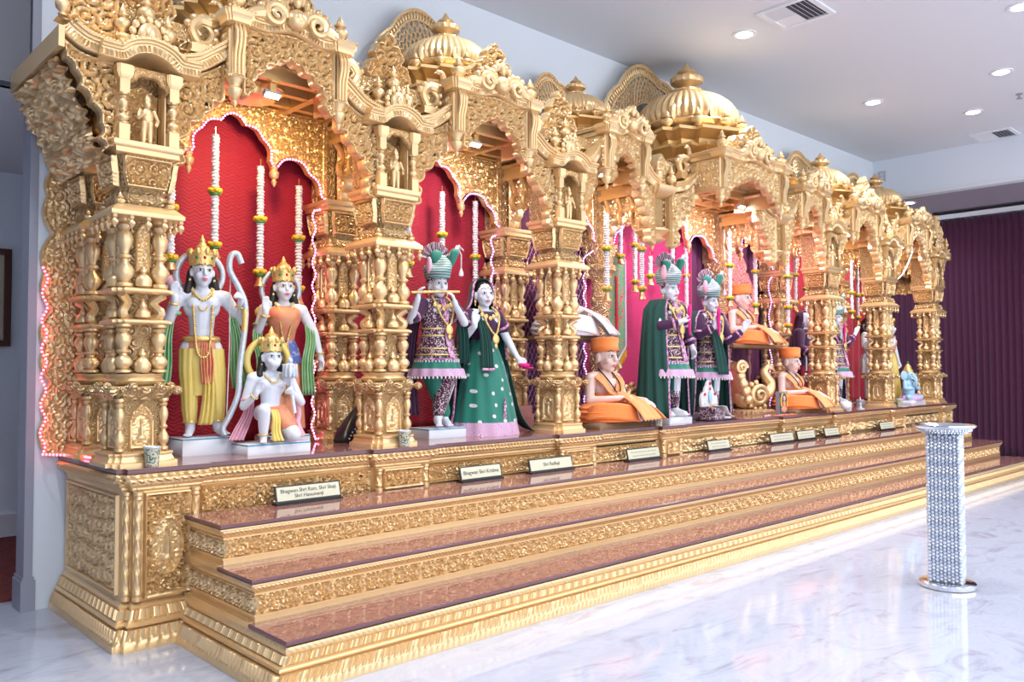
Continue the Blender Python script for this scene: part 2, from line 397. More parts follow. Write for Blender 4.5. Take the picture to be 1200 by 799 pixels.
def striped(name, a, b_, sc, axis=2, dist=0):
    m = mat(name, a, .55); nt = m.node_tree; L = nt.links; b = nt.nodes['Principled BSDF']
    tc = nt.nodes.new('ShaderNodeTexCoord'); w = nt.nodes.new('ShaderNodeTexWave'); w.bands_direction = 'XYZ'[axis]; w.inputs['Scale'].default_value = sc; w.inputs['Distortion'].default_value = dist
    L.new(tc.outputs['Object'], w.inputs['Vector']); L.new(ramp(nt, w.outputs['Fac'], [(.55, a), (.75, b_)]), b.inputs['Base Color'])
    return m
M['turban'] = striped('striped_turban_cloth', (.02, .30, .22), (.62, .42, .56), 16)
M['fan'] = striped('dark_fan_cloth', (.03, .01, .04), (.66, .45, .52), 30, 0)

def cloth(name, a, b_, sheen=.25):
    """wall cloth with a wavy quilted line pattern"""
    m = mat(name, a, .7, sheen=sheen); nt = m.node_tree; L = nt.links; b = nt.nodes['Principled BSDF']
    tc = nt.nodes.new('ShaderNodeTexCoord'); s = nt.nodes.new('ShaderNodeSeparateXYZ'); L.new(tc.outputs['Object'], s.inputs[0])
    wob = mathn(nt, 'MULTIPLY', mathn(nt, 'SINE', mathn(nt, 'MULTIPLY', s.outputs[2], 90.)), .8)
    wob2 = mathn(nt, 'MULTIPLY', mathn(nt, 'SINE', mathn(nt, 'MULTIPLY', s.outputs[0], 75.)), 2.4)
    h = mathn(nt, 'SINE', mathn(nt, 'ADD', mathn(nt, 'ADD', mathn(nt, 'MULTIPLY', s.outputs[2], 260.), wob2), wob))
    L.new(ramp(nt, h, [(.0, a), (.6, a), (1, b_)]), b.inputs['Base Color'])
    bp = nt.nodes.new('ShaderNodeBump'); bp.inputs['Strength'].default_value = .25; bp.inputs['Distance'].default_value = .006; L.new(h, bp.inputs['Height']); L.new(bp.outputs['Normal'], b.inputs['Normal'])
    return m
M['red_cloth'] = cloth('red_quilted_cloth', (.38, .003, .030), (.31, .002, .025))
M['red_cloth_pink_lit'] = cloth('red_quilted_cloth_pink_lit', (.52, .006, .12), (.43, .005, .10))  # the same red cloth, with the pink light of the LEDs put into its colour
M['purple_cloth'] = mat('dark_purple_cloth', (.12, .03, .09), .8)
M['curtain'] = mat('purple_velvet_curtain', (.070, .004, .040), .8, sheen=.2)

def brown_marble():
    m = mat('red_brown_marble', (.36, .18, .155), .06, spec=.8); nt = m.node_tree; L = nt.links; b = nt.nodes['Principled BSDF']
    tc = nt.nodes.new('ShaderNodeTexCoord'); n = nt.nodes.new('ShaderNodeTexNoise'); n.inputs['Scale'].default_value = 22; n.inputs['Detail'].default_value = 8; n.inputs['Roughness'].default_value = .75; n.inputs['Distortion'].default_value = 1.2
    L.new(tc.outputs['Object'], n.inputs['Vector'])
    L.new(ramp(nt, n.outputs['Fac'], [(.33, (.17, .07, .06)), (.48, (.30, .135, .115)), (.58, (.36, .18, .15)), (.70, (.58, .38, .33))]), b.inputs['Base Color']); return m
M['brown_marble'] = brown_marble()
M['marble_edge'] = mat('polished_marble_edge', (.17, .075, .085), .15, spec=.6)
def floor_marble():
    m = mat('white_marble_floor', (.8, .8, .84), .07, spec=.55); nt = m.node_tree; L = nt.links; b = nt.nodes['Principled BSDF']
    tc = nt.nodes.new('ShaderNodeTexCoord'); mp = nt.nodes.new('ShaderNodeMapping'); mp.inputs['Rotation'].default_value = (0, 0, .5); mp.inputs['Scale'].default_value = (1.2, 2.6, 1); L.new(tc.outputs['Object'], mp.inputs[0])
    n = nt.nodes.new('ShaderNodeTexNoise'); n.inputs['Scale'].default_value = 1.6; n.inputs['Detail'].default_value = 9; n.inputs['Roughness'].default_value = .68; n.inputs['Distortion'].default_value = 1.6; L.new(mp.outputs[0], n.inputs['Vector'])
    c = ramp(nt, n.outputs['Fac'], [(.32, (.40, .37, .45)), (.42, (.47, .505, .61)), (.52, (.53, .575, .685)), (.62, (.50, .53, .635)), (.72, (.575, .615, .71))])
    br = nt.nodes.new('ShaderNodeTexBrick'); br.offset = 0; br.inputs['Scale'].default_value = 1.0; br.inputs['Mortar Size'].default_value = .0022; br.inputs['Brick Width'].default_value = .61; br.inputs['Row Height'].default_value = .61
    br.inputs['Color1'].default_value = br.inputs['Color2'].default_value = (0, 0, 0, 1); br.inputs['Mortar'].default_value = (1, 1, 1, 1); L.new(tc.outputs['Object'], br.inputs['Vector'])
    mx = nt.nodes.new('ShaderNodeMix'); mx.data_type = 'RGBA'; L.new(mathn(nt, 'MULTIPLY', br.outputs['Color'], .35), mx.inputs[0]); L.new(c, mx.inputs[6]); mx.inputs[7].default_value = (.5, .5, .56, 1)
    L.new(mx.outputs[2], b.inputs['Base Color']); return m
M['floor'] = floor_marble()
M['wall'] = mat('pale_wall_paint', (.86, .92, 1.0), .6, noise=(.9, (.83, .90, .99), .35, .7), bump=('noise', 40, .05, .003))
M['ceiling'] = mat('ceiling_paint', (.78, .79, .82), .7, bump=('noise', 30, .05, .003))
M['grey_paint'] = mat('grey_trim_paint', (.34, .36, .44), .45)
M['carpet'] = mat('red_carpet', (.22, .035, .03), .9, noise=(30, (.12, .02, .02), .4, .7))
# ================================================================== the room
def wbuild(mb, name, mt, parent=None, ang=40):
    """mesh given in world coordinates, linked under an (unrotated) parent"""
    o = mb.build(name, mt, parent, ang)
    if parent is not None:
        off = Vector((0,0,0)); p = parent
        while p is not None: off += p.location; p = p.parent
        o.data.transform(Matrix.Translation(-off))
    return o
HC = 4.485; XW = 10.81; YW = 2.115
X = dict(A=-.176, B=1.395, C=3.047, P1=4.26, P2=6.30, D=7.51, E=9.08, F=10.73)
YP = 1.32; YR = 1.915; XA = -.285; XR = 11.0
struct(wbuild(MB().box(-3.4, 14.5, -6.5, 5.2, -.1, 0), 'floor', M['floor'], ang=0))
mb = MB(); mb.box(-.455, XW+.15, YW, YW+.15, 0, HC)
struct(wbuild(mb, 'wall_back', M['wall'], ang=0))
mb = MB(); mb.box(-.50, -.455, YW-.012, YW+.16, .19, HC); mb.box(-.515, -.44, YW-.02, YW+.17, 0, .17); mb.box(-.508, -.447, YW-.016, YW+.165, .17, .19)
struct(wbuild(mb, 'trim_1', M['grey_paint'], ang=0))
struct(wbuild(MB().box(-3.4, 13.2, -6.5, YW+.15, HC, HC+.12), 'ceiling', M['ceiling'], ang=0))
struct(wbuild(MB().box(XW, XW+.15, -6.5, YW+.15, 3.88, HC), 'wall_right', M['wall'], ang=0))
struct(wbuild(MB().box(XW-.012, XW, -6.5, YW, 3.88, 3.93), 'trim_2', M['white_paint'], ang=0))
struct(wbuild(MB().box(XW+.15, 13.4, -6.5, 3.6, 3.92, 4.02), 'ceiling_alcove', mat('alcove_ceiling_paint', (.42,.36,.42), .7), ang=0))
struct(wbuild(MB().box(13.05, 13.2, -6.5, 3.6, 0, 3.92), 'wall_alcove', M['wall'], ang=0))
struct(wbuild(MB().box(XW, 13.2, 3.45, 3.6, 0, 3.92), 'wall_alcove_end', M['wall'], ang=0))
struct(wbuild(MB().box(-3.4, -3.25, -6.5, 5.2, 0, HC), 'wall_left_unseen', M['grey_paint'], ang=0))  # unseen wall, put in to block light from this side; grey to weaken bounce
struct(wbuild(MB().box(-3.25, -.51, YW, YW+.14, 3.0, HC), 'wall_header', mat('header_shade_tone', (.16,.17,.20), .7), ang=0))  # dark colour stands in for the unlit ceiling of the room beyond
# room beyond the opening on the left
struct(wbuild(MB().box(-3.25, 1.2, 4.6, 4.75, 0, HC), 'wall_far', M['wall'], ang=0))
struct(wbuild(MB().box(1.05, 1.2, YW+.15, 4.6, 0, HC), 'wall_far_side', M['wall'], ang=0))
struct(wbuild(MB().box(-3.25, 1.05, YW+.10, 4.6, 3.0, 3.08), 'ceiling_far', M['ceiling'], ang=0))
tag(wbuild(MB().box(-2.6, 1.0, YW+.3, 4.55, 0, .012), 'carpet', M['carpet'], ang=0), 'dark red carpet on the floor of the room beyond the wall end', 'carpet')
mb = MB(); mb.box(-3.25, 1.05, 4.585, 4.60, 0, .16); mb.box(-3.25, 1.05, 4.575, 4.60, .16, .19)
struct(wbuild(mb, 'baseboard_far', M['white_paint'], ang=0))
t = thing('framed_picture', (-.42, 4.58, 1.56), 'dark framed picture of a standing figure on the wall of the room beyond', 'picture')
def ctr(w): return MB().box(-w[0], w[0], -w[3], -w[2], 0, w[1])
fr = MB(); fr.box(-.36,.36,-.04,0,0,.05); fr.box(-.36,.36,-.04,0,.75,.80); fr.box(-.36,-.31,-.04,0,.05,.75); fr.box(.31,.36,-.04,0,.05,.75)
fr.build('frame', mat('dark_frame', (.10,.03,.02), .4), t, 0)
MB().box(-.31,.31,-.015,-.005,.05,.75).build('mat_board', mat('cream_board', (.62,.56,.42), .7), t, 0)
MB().box(-.24,.24,-.019,-.014,.26,.70).build('print', mat('picture_blue', (.02,.06,.16), .6, noise=(7,(.05,.2,.22),.4,.7)), t, 0)
mb = MB(); mb.cap((.16,-.022,.30),(.16,-.022,.40),.022,.03); mb.cap((.20,-.022,.30),(.20,-.022,.42),.022,.03); mb.ell((.18,-.022,.50),(.055,.012,.10)); mb.ell((.18,-.022,.64),(.032,.012,.04))
mb.build('painted_figure', mat('picture_figure', (.40,.36,.42), .6, noise=(18,(.62,.48,.25),.45,.6)), t)

# purple curtain at the alcove
def curtain():
    t = thing('curtain', (12.62, 1.2, .02), 'tall dark purple velvet curtain hung in pleats across the end of the hall', 'curtain')
    ys = np.arange(-3.6, 2.2, .012); zs = np.linspace(0, 3.74, 24)
    P = []
    for z in zs:
        k = 1-.35*z/3.74
        ph = ys*2*PI/.095 + .6*np.sin(ys*3.1) + .2*np.sin(z*1.2+ys)
        x = .026*k*np.sin(ph) + .012*np.sin(ys*2.3+z)
        P.append(np.stack([x, ys, np.full(len(ys), z)], 1))
    MB().grid(P).build('drape', M['curtain'], t)
    o = t.children[0]; md = o.modifiers.new('thick', 'SOLIDIFY'); md.thickness = .006
    MB().box(-.05,.05,-3.65,2.22,3.76,3.83).build('rail', M['white_paint'], t, 0)
    # side return closing the alcove behind the altar end
    xs = np.arange(-1.75, -.06, .012); P = []
    for z in zs:
        P.append(np.stack([xs, 2.2+.045*np.sin(xs*2*PI/.155)*(1-.35*z/3.74), np.full(len(xs), z)], 1))
    o = MB().grid(P).build('return_drape', M['curtain'], t); md = o.modifiers.new('thick', 'SOLIDIFY'); md.thickness = .006
curtain()

# ================================================================== steps
XS1 = 10.45
def tier(parent, nm, zb, zt, yf, base=False, yb=1.09, ynext=None):
    x0, x1 = .035, XS1-.035; y0 = yf+.035; path = [(x0, yb), (x0, y0), (x1, y0), (x1, yb)]
    H = zt-.022
    if base:
        lf = lambda s,t,Hh: leafrow(s, t, Hh, .034); rd = lambda s,t,Hh: reeds(s, t, Hh, .018); rp = lambda s,t,Hh: rope(s, t, Hh, .03)
        prof = [(.115,.075,0,None,0),(.115,.075,.028,lf,.018),(.075,.05,.085,None,0),(.06,.04,.088,None,0),(.072,.05,.094,None,0),(.075,.053,.102,None,0),(.072,.05,.110,None,0),(.05,.035,.114,rd,.013),(.028,.024,.152,None,0),(.03,.026,.156,rp,.005),(.032,.03,H-.008,None,0),(.03,.03,H,None,0)]
    else:
        ri = lambda s,t,Hh: rinceau(s, t, Hh); rp = lambda s,t,Hh: rope(s, t, Hh, .022)
        prof = [(.004,.004,zb,None,0),(.004,.004,zb+.024,None,0),(.009,.009,zb+.026,None,0),(.009,.009,zb+.032,None,0),(-.004,-.004,zb+.036,ri,.018),(-.004,-.004,H-.058,None,0),(.008,.008,H-.054,None,0),(.008,.008,H-.048,None,0),(.004,.004,H-.046,None,0),(.012,.012,H-.036,rp,.006),(.026,.026,H-.012,None,0),(.032,.032,H-.008,None,0),(.032,.032,H,None,0)]
    mb = MB(); sweep(mb, path, prof, ds=.0055)
    mb.box(x0-.03, x1+.03, y0-.03, yb, H-.004, H)          # top ledge of the gold body
    if ynext is not None: mb.box(x0-.03, x1+.03, ynext+.036, yb, H-.002, zt+.002)
    return wbuild(mb, nm, M['gold'], parent)
def tread(parent, zt, yf, yb):
    mb = MB(); r = .009
    pr = [(.006,0),(0,.006),(0,.015),(.005,.022)]
    mb.rings([[(0+i,yf+i,zt-.022+z),(XS1-i,yf+i,zt-.022+z),(XS1-i,yb,zt-.022+z),(0+i,yb,zt-.022+z)] for i, z in pr])
    o = wbuild(mb, 'tread', M['brown_marble'], parent, 30)
    o.data.materials.append(M['marble_edge'])
    for p in o.data.polygons:
        if abs(p.normal.z) < .9: p.material_index = 1
    return o
Y1, Y2, Z1, Z2, Z3 = .6535, .3189, .613, .413, .213
steps = thing('altar_steps', (5.2, .5, 0), 'three long gold carved steps with red brown marble treads along the altar front', 'steps')
tier(steps, 'base_tier', 0, Z3, 0, True, ynext=Y2); tier(steps, 'middle_tier', Z3, Z2, Y2, ynext=Y1); tier(steps, 'upper_tier', Z2, Z1, Y1)
tread(steps, Z3, 0, Y2+.035)['label'] = 'lowest and longest marble tread'; tread(steps, Z2, Y2, Y1+.035)['label'] = 'middle marble tread'; tread(steps, Z1, Y1, 1.09)['label'] = 'topmost marble tread below the name plaques'

# ================================================================== altar base and counter
MY, PY = 1.15, 1.11
def base_path():
    P = [(XA, 2.10), (XA, MY)]
    piers = [(-.245, .085)] + [(X[k]-.2, X[k]+.2) for k in 'BC'] + [(X['P1']-.14, X['P1']+.14), (X['P2']-.14, X['P2']+.14)] + [(X[k]-.2, X[k]+.2) for k in 'DE'] + [(X['F']-.16, X['F']+.2)]
    for a, b in piers: P += [(a, MY), (a, PY), (b, PY), (b, MY)]
    P += [(XR, MY), (XR, 2.10)]
    return P, piers
BP, PIERS = base_path()
altar = thing('altar_plinth', (5.2, 1.6, 0), 'long gold carved altar base with piers behind the steps', 'altar base')
lf = lambda s,t,H: leafrow(s, t, H, .036); rd = lambda s,t,H: reeds(s, t, H, .02); gd = lambda s,t,H: rope(s, t, H, .034); bd = lambda s,t,H: beads(s, t, H, H)
prof = [(.085,.135,0,None,0),(.085,.135,.03,lf,.020),(.05,.085,.095,None,0),(.045,.075,.098,None,0),(.056,.09,.106,None,0),(.058,.093,.114,None,0),(.05,.08,.122,None,0),(.04,.062,.126,rd,.014),(.016,.026,.175,None,0),(.02,.03,.18,None,0),(.02,.03,.19,None,0),(0,0,.205,None,0),(0,0,.752,None,0),
        (.008,.008,.755,bd,.006),(.012,.012,.772,None,0),(.018,.018,.776,rd,.004),(.028,.028,.793,None,0),(.034,.034,.797,gd,.016),(.05,.05,.820,gd,.016),(.048,.048,.842,None,0),(.03,.03,.848,None,0)]
wbuild(sweep(MB(), BP, prof, ds=.006), 'moulding', M['gold'], altar)
wbuild(carved(MB(), [(1.20,.225),(2.06,.225),(2.06,.735),(1.20,.735)], fyz(XA, -1), .004, .020, .085, .006, .012, 3), 'end_panel', M['gold'], altar)
def medallion(cx, cz, sx, sz, cell, seed):
    def h(x, z, d):
        r = np.hypot((x-cx)/sx, (z-cz)/sz); v = volutes(x, z, cell, seed)
        fig = np.maximum(np.sqrt(np.clip(1-((x-cx)/(.22*sx))**2-((z-cz+.1*sz)/(.55*sz))**2, 0, 1)), np.sqrt(np.clip(1-((x-cx)/(.13*sx))**2-((z-cz-.55*sz)/(.16*sz))**2, 0, 1)))
        fig = np.maximum(fig, np.sqrt(np.clip(1-((x-cx)/(.5*sx))**2-((z-cz+.45*sz)/(.2*sz))**2, 0, 1)))
        rim = np.exp(-((r-1)/.10)**2)
        return np.where(r < .95, np.maximum(fig, .08+.30*v*(r > .3)), np.maximum(v*(r > 1.1), rim))
    return h
def colonnette(x, y, z0, z1, r):
    """twisted little column"""
    zs = np.linspace(z0+.05, z1-.05, 26); t = np.arange(16)*2*PI/16; L = []
    for q, z in [(1.35, z0), (1.35, z0+.015), (.9, z0+.02), (1.2, z0+.035), (.9, z0+.045)]: L.append(np.stack([x+r*q*np.cos(t), y+r*q*np.sin(t), np.full(16, z)], 1))
    for z in zs:
        rr = r*(.9+.16*np.cos(4*t+ (z-z0)*70)); L.append(np.stack([x+rr*np.cos(t), y+rr*np.sin(t), np.full(16, z)], 1))
    for q, z in [(.9, z1-.045), (1.2, z1-.035), (.9, z1-.02), (1.35, z1-.015), (1.35, z1)]: L.append(np.stack([x+r*q*np.cos(t), y+r*q*np.sin(t), np.full(16, z)], 1))
    return MB().rings(L)
for i, (a, b) in enumerate(PIERS):
    z0 = .215 if i == 0 else .614
    c = (a+b)/2
    wbuild(carved(MB(), [(a+.045, z0), (b-.045, z0), (b-.045, .745), (a+.045, .745)], fxz(PY), .004, .032, .075, .007 if i < 3 else .012, .009, 5+i, medallion(c, .47, .075, .14, .06, i) if i == 0 else None), 'pier_panel', M['gold'], altar)
    for xx in (a+.02, b-.02):
        wbuild(colonnette(xx, PY-.004, z0-.005, .75, .019), 'colonnette', M['gold'], altar)
wbuild(colonnette(XA+.018, MY-.003, .21, .75, .017), 'colonnette', M['gold'], altar)
for i in range(len(PIERS)-1):
    a, b = PIERS[i][1], PIERS[i+1][0]; z0 = .215 if i == 0 else .612
    st = (.0065, .007, .009, .011, .013, .013, .014)[i]
    def hf(x, z, d, z0=z0):
        return np.where(z > .722, beads(x, z-.722, .028, .03), np.where(z > .655, rinceau(x, z-.655, .065) if z0 > .5 else volutes(x, z, .07, 2), volutes(x, z, .06, 2)))
    wbuild(carved(MB(), [(a+.02, z0), (b-.02, z0), (b-.02, .75), (a+.02, .75)], fxz(MY), .004, .026, .06, st, .006, i, hf), 'frieze_panel', M['gold'], altar)
# counter slab
off = .047
cp = []
n = len(BP)
for i, p in enumerate(BP):
    d0 = np.array(BP[i])-np.array(BP[i-1]) if i > 0 else np.array((0,0)); d1 = np.array(BP[i+1])-np.array(p) if i < n-1 else np.array((0,0))
    nn = np.array((0.,0.))
    for d in (d0, d1):
        if np.abs(d).sum() > 0: d = d/np.linalg.norm(d); nn += np.array((d[1], -d[0]))
    cp.append(tuple(np.array(p)+off*np.clip(nn, -1, 1)))
mb = MB(); cpa = np.array(cp)
def fz(z): return lambda p: np.concatenate([p, np.full((len(p),1), z)], 1)
mb.prism(cpa, fz(.848), fz(CZ))
cnt = wbuild(mb, 'countertop', M['brown_marble'], None, 30); cnt.data.materials.append(M['marble_edge'])
for p in cnt.data.polygons:
    if abs(p.normal.z) < .9: p.material_index = 1
tag(cnt, 'long polished red brown marble slab on top of the gold altar base', 'countertop')

# ================================================================== pillars
SQ = [(-1,-1),(1,-1),(1,1),(-1,1)]
RD = [(-.7,-1),(.7,-1),(.7,-.86),(.86,-.86),(.86,-.7),(1,-.7),(1,.7),(.86,.7),(.86,.86),(.7,.86),(.7,1),(-.7,1),(-.7,.86),(-.86,.86),(-.86,.7),(-1,.7),(-1,-.7),(-.86,-.7),(-.86,-.86),(-.7,-.86)]
OC = [(math.cos(a)*1.05, math.sin(a)*1.05) for a in (np.arange(8)+.5)*PI/4]
def vase(z0, z1, r, n=12, c=(0,0)):
    H = z1-z0
    pr = [(.8,0),(1.0,.02),(1.0,.06),(.55,.08),(.75,.12),(1.05,.18),(1.1,.24),(.85,.31),(.5,.36),(.48,.40),(.8,.43),(.85,.46),(.5,.49),(.55,.54),(.85,.62),(.95,.70),(.8,.78),(.5,.83),(.75,.87),(.8,.90),(.55,.92),(1.0,.95),(1.0,1)]
    return MB().lathe([(q*r, z0+t*H) for q, t in pr], n, (c[0], c[1], 0))
def kalash(r, h, n=12):
    pr = [(.55,0),(.6,.05),(.35,.08),(.45,.13),(.9,.24),(1.0,.34),(.9,.44),(.5,.52),(.42,.56),(.7,.60),(.72,.64),(.4,.67),(.42,.72),(.38,.80),(.2,.90),(.04,1.0)]
    return MB().lathe([(q*r, t*h) for q, t in pr], n)
def small_figure(h, n=10):
    """little carved standing figure in relief"""
    m = MB(); m.cap((-.07*h,0,.05*h),(-.06*h,0,.45*h),.05*h,.08*h,n); m.cap((.07*h,0,.05*h),(.06*h,0,.45*h),.05*h,.08*h,n)
    m.ell((0,0,.60*h),(.14*h,.10*h,.20*h),n); m.ell((0,-.02*h,.86*h),(.085*h,.085*h,.10*h),n); m.lathe([(.09*h,.92*h),(.08*h,1.0*h),(.02*h,1.1*h)],n)
    m.cap((-.15*h,0,.72*h),(-.20*h,-.06*h,.52*h),.045*h,.04*h,n); m.cap((-.20*h,-.06*h,.52*h),(-.10*h,-.14*h,.62*h),.04*h,.035*h,n)
    m.cap((.15*h,0,.72*h),(.22*h,-.04*h,.52*h),.045*h,.04*h,n); m.cap((.22*h,-.04*h,.52*h),(.16*h,-.12*h,.40*h),.04*h,.035*h,n); return m
def T(x=0,y=0,z=0,rz=0,s=1): return Matrix.Translation((x,y,z)) @ Matrix.Rotation(rz,4,'Z') @ Matrix.Scale(s,4)

def make_pillar(front=True):
    r = thing('carved_pillar', (0,0,CZ), '', 'pillar', 'front pillars of the altar' if front else 'rear pillars of the altar', kind='thing')
    G, GC, GF = M['gold'], M['gold_carved'], M['gold_fine']
    MB().stack(RD, [(.180,0),(.180,.02),(.166,.026),(.155,.05),(.16,.056),(.16,.066),(.13,.075)]).build('foot', G, r)
    ped = MB().stack(SQ, [(.10,.07),(.10,.345)]).build('pedestal', GF, r)
    for k in range(4):
        f = fxz(-.101); q = MB(); carved(q, [(-.062,.085),(.062,.085),(.062,.23),(.045,.285),(0,.325),(-.045,.285),(-.062,.23)], f, .004, .016, .05, .006, .008, k, medallion(0,.18,.05,.085,.05,k))
        m2 = MB().merge(q, Matrix.Rotation(k*PI/2, 4, 'Z')); m2.build('niche_panel', G, ped)
        a = PI/4+k*PI/2; vase(.075,.345,.026,10,(.155*math.cos(a),.155*math.sin(a))).build('corner_post', G, ped)
    m = MB().stack(RD, [(.12,.335),(.14,.348),(.155,.37),(.165,.39),(.158,.402),(.12,.41)])
    for k in range(16):
        a = k*PI/8; h = .160/max(abs(math.cos(a)), abs(math.sin(a))); m.ell((h*math.cos(a), h*math.sin(a), .385+.02*(k%2)), (.028,.028,.024), 8, 6)
    m.build('leaf_crest', GC, r)
    MB().lathe([(.10,.405),(.13,.42),(.137,.435),(.12,.452),(.125,.46),(.128,.47),(.10,.478)], 20, rib=.08, ribn=20).build('collar', G, r)
    MB().stack(OC, [(.088,.47),(.088,.72),(.075,.74),(.075,.90),(.090,.92),(.090,1.275)]).build('core', GC, r)
    for k in range(4):
        a = PI/4+k*PI/2; c = (.125*math.cos(a), .125*math.sin(a))
        vase(.476,.727,.042,12,c).build('baluster', G, r); vase(.915,1.274,.044,12,c).build('baluster', G, r)
        a = k*PI/2; c = (.105*math.cos(a), .105*math.sin(a), 0)
        MB().lathe([(.03,.478),(.042,.49),(.045,.52),(.03,.545),(.012,.56),(.02,.57),(.006,.60)], 10, c).build('bud', G, r)
        MB().lathe([(.026,.755),(.04,.765),(.038,.79),(.018,.81),(.022,.82),(.004,.86)], 10, c).build('bud', G, r)
        MB().lathe([(.028,.915),(.042,.925),(.045,.955),(.03,.98),(.012,.99),(.018,1.0),(.005,1.03)], 10, c).build('bud', G, r)
        q = MB(); carved(q, [(-.036,1.0),(.036,1.0),(.036,1.2),(.02,1.24),(0,1.26),(-.02,1.24),(-.036,1.2)], fxz(-.094), .004, .012, .035, .006, .006, k)
        MB().merge(q, Matrix.Rotation(k*PI/2,4,'Z')).build('shaft_panel', G, r)
        a = PI/4+k*PI/2; ca, sa = math.cos(a), math.sin(a)
        pth = spline([(.06,.755),(.115,.765),(.135,.79),(.11,.815),(.09,.84),(.115,.865),(.15,.885)], 5)
        MB().tube([(p[0]*ca, p[0]*sa, p[1]) for p in pth], [.026,.028]+[.024]*(len(pth)-2), 8).build('bracket', G, r)
    MB().stack(RD, [(.125,.724),(.146,.731),(.15,.736),(.15,.746),(.135,.753)]).build('ledge', G, r)
    MB().stack(RD, [(.13,.884),(.152,.891),(.156,.897),(.156,.908),(.13,.916)]).build('ledge', G, r)
    m = MB().stack(SQ, [(.14,1.270),(.180,1.276),(.184,1.282),(.184,1.298),(.172,1.310),(.145,1.336),(.13,1.342)])
    m.build('eave', G, r)
    dm_ = MB().lathe([(.012,1.276),(.014,1.262),(.008,1.255),(.018,1.243),(.019,1.232),(.008,1.218),(.003,1.208)], 8).mesh('drop', G)
    for k in range(20):
        q = -.165+(k%5)*.0825; sd = k//5; x, y = [(q,-.168),(.168,q),(-q,.168),(-.168,-q)][sd] if sd < 4 else (0,0)
        if k % 5 == 4: continue
        o = bpy.data.objects.new('drop', dm_); COL.objects.link(o); o.parent = r; o.location = (x, y, 0)
    cap = MB().stack(RD, [(.105,1.338),(.125,1.35),(.135,1.37),(.135,1.39),(.115,1.405),(.112,1.42),(.128,1.44),(.138,1.48),(.148,1.56),(.146,1.595)]); cap.build('capital', GC, r)
    for k in range(4):
        q = MB(); carved(q, [(-.10,1.43),(.10,1.43),(.118,1.5),(.122,1.585),(-.122,1.585),(-.118,1.5)], lambda u,z,h: np.stack([u, -(.128+(z-1.43)*.13)-h, z], 1), .004, .028, .06, .005, .007, k+3)
        MB().merge(q, Matrix.Rotation(k*PI/2,4,'Z')).build('capital_panel', G, r)
    kb = kalash(.026,.075,8).mesh('corner_bud', G)
    for k in range(4):
        a = PI/4+k*PI/2; o = bpy.data.objects.new('corner_bud', kb); COL.objects.link(o); o.parent = r; o.location = (.178*math.cos(a), .178*math.sin(a), 1.325)
    MB().stack(SQ, [(.145,1.592),(.158,1.602),(.160,1.625),(.170,1.632),(.174,1.64),(.174,1.66)]).build('abacus', G, r)
    if not front: return r
    # shrine above the capital
    MB().box(-.13,.13,-.02,.18,1.66,2.06).build('shrine_core', GC, r, 0)
    for s in (-1,1):
        m = MB().box(s*.125-.026,s*.125+.026,-.176,-.124,1.66,1.74)
        m.merge(vase(1.74,1.90,.026,12), T(s*.125,-.15,0)); m.box(s*.125-.024,s*.125+.024,-.174,-.126,1.90,1.97); m.stack(RD,[(.024,1.97),(.04,2.0),(.042,2.04)],(s*.125,-.15,0))
        m.build('shrine_post', G, r)
        # lattice screens beside the niche
        q = MB(); carved(q, [(-.14,1.68),(-.0,1.68),(.03,1.78),(.0,1.92),(.04,2.04),(-.14,2.04)], fyz(s*.135, s), .02, .012, .045, .007, .006, 2); q.build('side_screen', G, r)
    fg = MB().merge(small_figure(.24), T(0,-.13,1.665)); fg.build('niche_figure', G, r)
    q = MB(); carved(q, [(-.115,2.05),(-.115,1.96)]+[(x,z) for x,z in arcseq([(-.09,1.93),(-.06,1.98),(0,2.005),(.06,1.98),(.09,1.93)],.25,4)]+[(.115,1.96),(.115,2.05)], fxz(-.15), .02, .012, .04, .005, .005, 1); q.build('niche_arch', G, r)
    q = MB(); carved(q, [(-.09,1.69),(.09,1.69),(.09,1.95),(0,2.0),(-.09,1.95)], fxz(-.021), .004, .02, .05, .006, .007, 8); q.build('niche_back', G, r)
    cv = spline([(-.25,2.052),(-.20,2.05),(-.13,2.055),(-.07,2.10),(0,2.118),(.07,2.10),(.13,2.055),(.20,2.05),(.25,2.052)], 5)
    m = MB(); band(m, cv, .075, -.20, .16, .0085)
    for s in (-1,1):
        c2 = [(.25-.02*0, 2.052), (.25, 2.052)]
    m.build('pediment', G, r)
    # crest on top
    lf_ = [(-.25,2.12),(-.27,2.20),(-.20,2.25),(-.22,2.34),(-.15,2.38),(-.16,2.47),(-.10,2.52),(-.10,2.60),(-.04,2.64),(0,2.72)]
    out = arcseq(lf_, .28, 5)
    poly = [(-x, z) for x, z in out[::-1]]; poly = out + poly[1:]
    q = MB(); carved(q, poly[::-1], fxz(-.03), .05, .04, .10, .0062, .009, 4, pierce=.12); q.build('crest', G, r)
    for s in (-1,1):
        MB().merge(MB().stack(RD,[(.035,0),(.04,.01),(.03,.02),(.03,.06),(.042,.07),(.042,.085)]).merge(kalash(.042,.17,12), T(0,0,.085)), T(s*.115,-.10,2.13)).build('urn', G, r)
    m = MB().merge(MB().lathe([(.02,0),(.075,.02),(.085,.05),(.07,.07)],16,sy=.6)); 
    m = MB(); m.ell((0,-.16,2.22),(.062,.025,.075),14,9); m.ell((0,-.185,2.22),(.03,.015,.045),10,7)
    for k in range(9):
        a = -.3+k*(PI+.6)/8; m.ell((.085*math.cos(a),-.155,2.22+.09*math.sin(a)),(.02,.018,.024),8,5)
    m.box(-.09,.09,-.18,-.06,2.13,2.15); m.build('cartouche', G, r)
    MB().merge(kalash(.045,.18,12), T(0,-.10,2.30)).build('urn', G, r)
    return r
fp = make_pillar(True); fp.location = (X['A'], YP, CZ)
